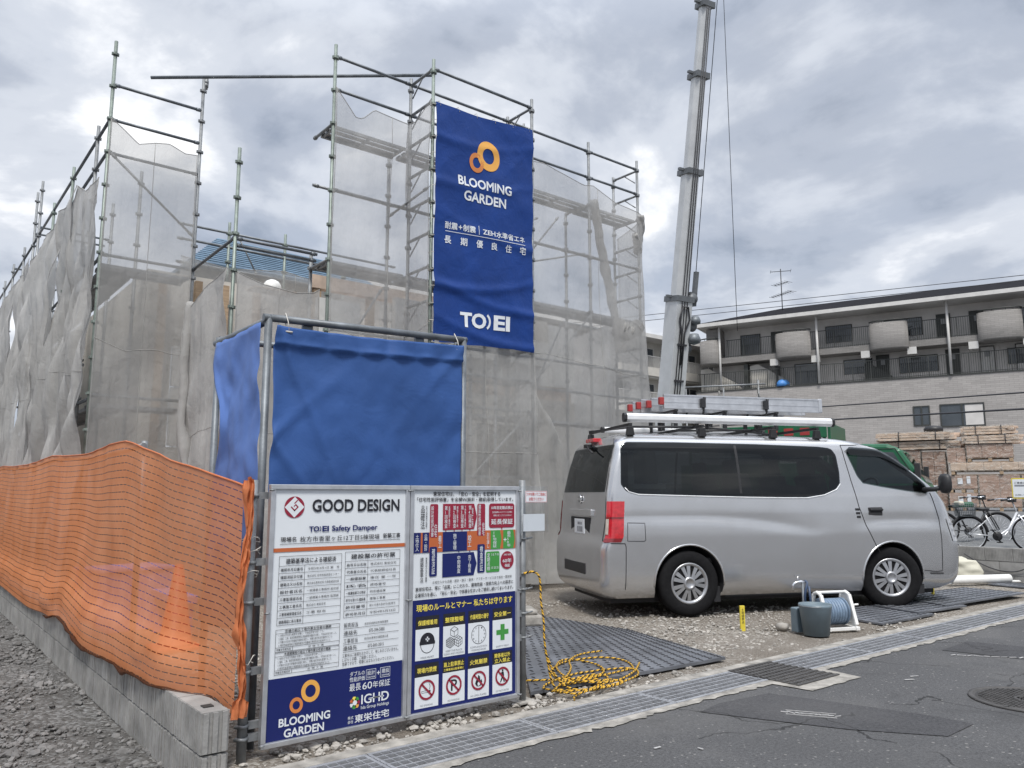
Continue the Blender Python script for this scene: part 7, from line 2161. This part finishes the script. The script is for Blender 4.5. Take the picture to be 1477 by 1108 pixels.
for i, (z0, z1, w, dth) in enumerate(secs):
    mb = MB(); mb.smooth = False
    p, q = bz(z0 - (0.3 if i else 0)), bz(z1)
    c = .10
    poly_ = [(-w / 2 + c, -dth / 2), (w / 2 - c, -dth / 2), (w / 2, -dth / 2 + c), (w / 2, dth / 2 - c), (w / 2 - c, dth / 2), (-w / 2 + c, dth / 2), (-w / 2, dth / 2 - c), (-w / 2, -dth / 2 + c)] if i > 0 else [(-w / 2, -dth / 2), (w / 2, -dth / 2), (w / 2, dth / 2), (-w / 2, dth / 2)]
    mb.prism(poly_, 0, 1, lambda u, v, t: wl_(p.lerp(q, t) + xb * u + yb * v))
    o = mb.build('boom_section', 'boom', ct if boom is None else boom, bevel=.012)
    if boom is None: boom = o; 
    # collar with brackets at the head of each section
    mb = MB(); pc = bz(z1)
    ax = Matrix((RT @ xb, RT @ yb, RT @ bd)).transposed()
    mb.box(wl_(pc), (w + .06, dth + .06, .14), ax)
    for s in (-1, 1): mb.box(wl_(pc + xb * s * (w / 2 + .10) + bd * .05), (.14, .08, .06), ax)
    mb.tube([wl_(pc + xb * (w / 2 + .16) + bd * .02), wl_(pc + xb * (w / 2 + .16) + bd * .18)], .03, 6)
    mb.build('collar', 'boom_dark', o)
mb = MB()
for s, k in ((-.10, 0), (-.02, 0), (.06, 0)):
    mb.tube([wl_(bz(1.8) + xb * s - yb * .27), wl_(bz(6.0) + xb * s - yb * .27), wl_(bz(9.4) + xb * s * .8 - yb * .24), wl_(bz(13.6) + xb * s * .7 - yb * .19)], .014, 5)
mb.tube([wl_(bz(4.6) - xb * .02 - yb * .27), wl_(bz(5.4) - xb * .05 - yb * .28), wl_(bz(5.75) - xb * .16 - yb * .29), wl_(bz(6.05) - xb * .08 - yb * .29), wl_(bz(6.05) + xb * .08 - yb * .29), wl_(bz(5.75) + xb * .16 - yb * .29), wl_(bz(5.4) + xb * .04 - yb * .28), wl_(bz(4.6) + xb * .02 - yb * .27)], .022, 6)
for z in (2.6, 3.4, 4.2, 5.1): 
    mb.box(wl_(bz(z) - yb * .265), (.28, .05, .05), Matrix((RT @ xb, RT @ yb, RT @ bd)).transposed())
mb.build('hydraulic_line', 'cable', boom)
# winch and hook block gear beside the boom
mb = MB()
ax = Matrix((RT @ xb, RT @ yb, RT @ bd)).transposed()
for z, r, dx in ((5.05, .12, .27), (5.62, .16, .33), (6.30, .14, .30)):
    mb = MB(); mb.lathe([(0, -.10), (r, -.09), (r * .8, -.04), (r * .8, .04), (r, .09), (0, .10)], 16, wl_(bz(z) + xb * dx - yb * .1), ax @ Matrix.Rotation(radians(90), 3, 'X')); mb.build('sheave', 'boom_dark', boom)
mb = MB(); mb.box(wl_(bz(4.85) + xb * .28), (.14, .2, .9), ax); mb.build('sheave_bracket', 'boom_dark', boom)
mb = MB(); mb.box(wl_(bz(6.3) + xb * .34), (.22, .28, .35), ax); mb.box(wl_(bz(6.75) + xb * .47), (.10, .10, .55), ax)
mb.build('sheave_block', 'boom_dark', boom)
mb = MB(); mb.lathe([(0, -.15), (.15, -.10), (.17, .0), (.12, .13), (0, .15)], 16, wl_(bz(5.28) + xb * .35 - yb * .28)); mb.build('hook_weight', 'galv_dark', boom)
mb = MB(); mb.lathe([(0, -.12), (.13, -.08), (.14, .0), (.1, .1), (0, .12)], 16, wl_(bz(5.75) + xb * .37 - yb * .24)); mb.build('hook_weight', 'galv_dark', boom)
mb = MB()
mb.tube([wl_(bz(6.7) + xb * .46), wl_(bz(24) + xb * .28)], .010, 5); mb.tube([wl_(bz(5.4) + xb * .36), wl_(bz(6.8) + xb * .46)], .010, 5)
mb.tube([wl_(Vector((14.51, 10.14, 24))), wl_(Vector((14.51, 10.14, 4.9)))], .007, 5)
mb.build('hoist_rope', 'cable', boom)

# pipe barrier beside the crane
br = empty('pipe_barrier', (19.5, 14.2, .6), -.95, 'galvanised pipe barrier with grey cloth hung on it, right of the crane boom', 'barrier')
for x in (-1.1, 0, 1.0):
    mb = MB(); mb.tube([(x, 0, 0), (x, 0, 4.1 if x > .5 else 3.9)], .024, 8); mb.build('post', 'galv', br)
for z in (3.95, 3.1, 2.5, 1.8):
    mb = MB(); mb.tube([(-1.3, 0, z), (1.2, 0, z + .02)], .024, 8); mb.build('rail', 'galv', br)
mb = MB(); mb.grid(lambda u, v: (.98 + .55 * u * (1 - v) ** 1.5 + .02 * sin(v * 20), -.03 + .05 * sin(u * 9), 2.3 + 1.7 * v), 10, 24); mb.build('cloth', 'net_dense', br, solid=.004)
mb = MB(); mb.grid(lambda u, v: (-.15 + .22 * u * (1.2 - v), -.03 + .04 * sin(u * 9), 2.2 + 1.6 * v), 8, 20); mb.build('cloth', 'net_dense', br, solid=.004)
# scaffold stub left of the boom
sb = empty('pipe_stack', (17.5, 17.0, .3), 0, 'dark pipes and coupler stack standing left of the crane boom base', 'pipes')
for p, q in (((.0, 0, 0), (0, 0, 6.3)), ((-1.4, 0, 3.2), (.1, -.1, 4.6)), ((-.9, .2, 0), (-.9, .2, 3.6)), ((-1.3, .2, 3.1), (.2, .2, 3.1)), ((-1.2, .2, 2.5), (.2, .2, 2.5)), ((-1.8, .1, 6.2), (.1, .1, 6.15))):
    mb = MB(); mb.tube([p, q], .03, 7); mb.build('pipe', 'galv_dark', sb)

# ---------------------------------------------------------------- pallets of building material
E1 = TE; E2 = Vector((.941, .337, 0)); PO = Vector((23.4, 9.63, 0)); PYAW = atan2(E1.y, E1.x)
def pallet_thing(name, label, s0, s1, z0, z1, dep0, dep1, mat, wrap=True, pallet=True, cat='pallet load', labels=True):
    root = empty(name, PO + E1 * (s0 + s1) / 2 + E2 * (dep0 + dep1) / 2 + Vector((0, 0, z0)), PYAW, label, cat, 'wrapped pallet loads by the apartment')
    w, d = s1 - s0, dep1 - dep0; zp = .13 if pallet else 0
    if pallet:
        mb = MB()
        for k in range(5): y = -d / 2 + d * (k + .5) / 5; mb.bb(-w / 2, w / 2, y - .045, y + .045, .105, .13); mb.bb(-w / 2, w / 2, y - .04, y + .04, 0, .02)
        for x in (-w / 2 + .06, 0, w / 2 - .06): mb.bb(x - .045, x + .045, -d / 2, d / 2, .02, .105)
        mb.build('pallet', 'timber', root)
    mb = MB()
    random.seed(int(s0 * 100) + int(z0 * 77))
    nx, nz = max(2, int(w / .36)), max(1, int((z1 - z0 - zp) / .2))
    for i in range(nx):
        for j in range(nz):
            for k in range(2):
                a, b = -w / 2 + w * i / nx, -w / 2 + w * (i + 1) / nx
                j0 = random.uniform(0, .012)
                mb.bb(a + .004, b - .004, -d / 2 + j0 + d * k / 2, -d / 2 + d * (k + 1) / 2 - .004, zp + (z1 - z0 - zp) * j / nz + .002, zp + (z1 - z0 - zp) * (j + 1) / nz - .002)
    o = mb.build('load', mat, root, bevel=.006); box_uv(o)
    if labels:
        mb = MB(); x = random.uniform(-.2, .15) * w
        mb.bb(x - .06, x + .06, -d / 2 - .022, -d / 2 - .018, zp + (z1 - z0) * .25, zp + (z1 - z0) * .25 + .17); mb.bb(x + .16, x + .25, -d / 2 - .022, -d / 2 - .018, zp + (z1 - z0) * .28, zp + (z1 - z0) * .28 + .2)
        mb.build('paper_label', 'white', o)
    if wrap:
        mb = MB()
        def wr(u, v):
            per = [(-w / 2, -d / 2), (w / 2, -d / 2), (w / 2, d / 2), (-w / 2, d / 2), (-w / 2, -d / 2)]
            t = u * 4; i = min(3, int(t)); f = t - i
            x = per[i][0] + (per[i + 1][0] - per[i][0]) * f; y = per[i][1] + (per[i + 1][1] - per[i][1]) * f
            n = .012 + .014 * noise.noise(Vector((x * 5, y * 5, v * 6)))
            k = 1 + n / (w / 2) * 1.5
            return (x * k, y * (1 + n / (d / 2) * 1.5) , zp - .03 + (z1 - z0 - zp + .05) * v)
        mb.grid(wr, 64, 14); mb.build('wrapping', 'wrap', root)
    return root
pallet_thing('pallet_load', 'lower brown carton pallet load with white papers, left in the bottom tier', 0, .70, .86, 1.36, 0, 1.1, 'cardboard')
pallet_thing('pallet_load', 'upper brown carton pallet load with white papers, left in the bottom tier', 0, .70, 1.36, 1.85, 0, 1.1, 'cardboard')
pallet_thing('pallet_load', 'shrink-wrapped pallet load in the bottom tier behind the bicycles', .74, 1.70, .86, 1.85, 0, 1.1, 'cardboard', labels=False)
pallet_thing('pallet_load', 'shrink-wrapped pallet load at the right edge behind the small notice', 1.74, 2.9, .86, 1.85, 0, 1.1, 'cardboard', labels=False)
pallet_thing('pallet_load', 'flat timber pallet load spread across the middle tier of the stack', .08, 2.5, 1.86, 2.2, -.05, 1.05, 'timber_pale', labels=False)
pallet_thing('pallet_load', 'wrapped brown block of cartons on top of the middle tier pallet', .5, 1.60, 2.21, 2.70, 0, 1.0, 'cardboard', labels=False)
pallet_thing('pallet_load', 'tall wrapped stack of small brown bricks just behind the green cab', -.62, -.03, .86, 2.55, .1, 1.2, 'brownbrick', labels=True)
pallet_thing('pallet_load', 'wrapped bricks mostly hidden behind the green truck', -1.9, -.66, .86, 2.6, .1, 1.2, 'brownbrick', labels=False)
def timber_stack(label, s0, s1, z0, n, d0, seed):
    root = empty('timber_bundle', PO + E1 * s0 + E2 * d0 + Vector((0, 0, z0)), PYAW, label, 'timber bundle', 'timber bundles on the pallets')
    random.seed(seed)
    mb = MB()
    for k in range(n):
        for r in range(3):
            L = (s1 - s0) * random.uniform(.75, 1.0); y = k * .11; z = r * .075
            x0 = random.uniform(0, .15)
            mb.box((x0 + L / 2, y + random.uniform(-.01, .01), z + .035), (L, .095, .06), Matrix.Rotation(random.uniform(-.012, .012), 3, 'Y'))
    mb.build('planks', 'timber_pale', root, bevel=.004)
    mb = MB(); W = n * .11
    mb.grid(lambda u, v: (u * (s1 - s0) * .96 + .02, -.075 + W * max(0, (v - .45) / .55) , min(.24, .24 * v / .45) + .02 * noise.noise(Vector((u * 12, v * 5, seed)))), 40, 16); mb.build('wrapping', 'wrap', root)
    mb = MB()
    for f in (.3, .75): mb.tube([((s1 - s0) * f, -.09, 0), ((s1 - s0) * f, -.09, .24), ((s1 - s0) * f, W, .25)], .012, 5)
    mb.build('strap', 'cable', root)
timber_stack('wrapped timber bundle highest on the left, above the green truck', -1.8, .30, 2.87, 8, .0, 3)
timber_stack('wrapped timber bundle below the highest one, over the brick stacks', -1.9, .44, 2.61, 8, .1, 4)
timber_stack('wrapped timber bundle on the right end of the top of the stack', .38, 1.80, 2.72, 8, .0, 5)
timber_stack('short wrapped timber bundle topmost at the right end of the stack', .36, 1.70, 2.98, 7, .1, 6)
pallet_thing('pallet_load', 'small wrapped brown bundle between the brick stack and the top carton block', .02, .47, 2.21, 2.62, .05, 1.0, 'cardboard', labels=False, pallet=False)
mb = MB(); mb.lathe([(.25, 0), (.26, .1), (.2, .17), (0, .2)], 14)
tag(mb.build('black_cover', 'black', loc=PO + E1 * -.3 + E2 * .5 + Vector((0, 0, 3.12))), 'small black covered lump on the top timber bundle', 'cover')
dk = MB(); dk.bb(-.6, .6, -.5, .5, 0, 2.0); dk.bb(-.5, .5, -.52, -.5, 1.1, 1.8)
tag(dk.build('site_cabinet', 'galv_dark', loc=PO + E1 * 2.6 + E2 * 2.2 + Vector((0, 0, .88)), rz=PYAW, bevel=.02), 'dark grey cabinet behind the pallets at the right photo edge', 'cabinet')

# ---------------------------------------------------------------- overhead cables
def cable(label, p, q, sag, r):
    p, q = Vector(p), Vector(q); mb = MB(); mb.tube([p.lerp(q, k / 24) - Vector((0, 0, sag * 4 * (k / 24) * (1 - k / 24))) for k in range(25)], r, 5)
    tag(mb.build('overhead_cable', 'cable'), label, 'overhead cable', 'overhead cables')
cable('upper overhead cable crossing the sky above the apartment roof', (21.7, 88.2, 15.1), (57.7, -42.2, 10.0), .3, .018)
cable('lower overhead cable of the pair above the apartment roof', (21.8, 88.2, 14.5), (57.7, -42.2, 10.0), .3, .018)
cable('thin overhead cable running across the apartment podium wall, upper', (38.4, 41.3, 6.4), (22.7, -13.9, 3.5), .05, .028)
cable('thick overhead cable running across the apartment podium wall, lower', (39.7, 40.4, 5.8), (21.8, -13.2, 3.0), .05, .036)
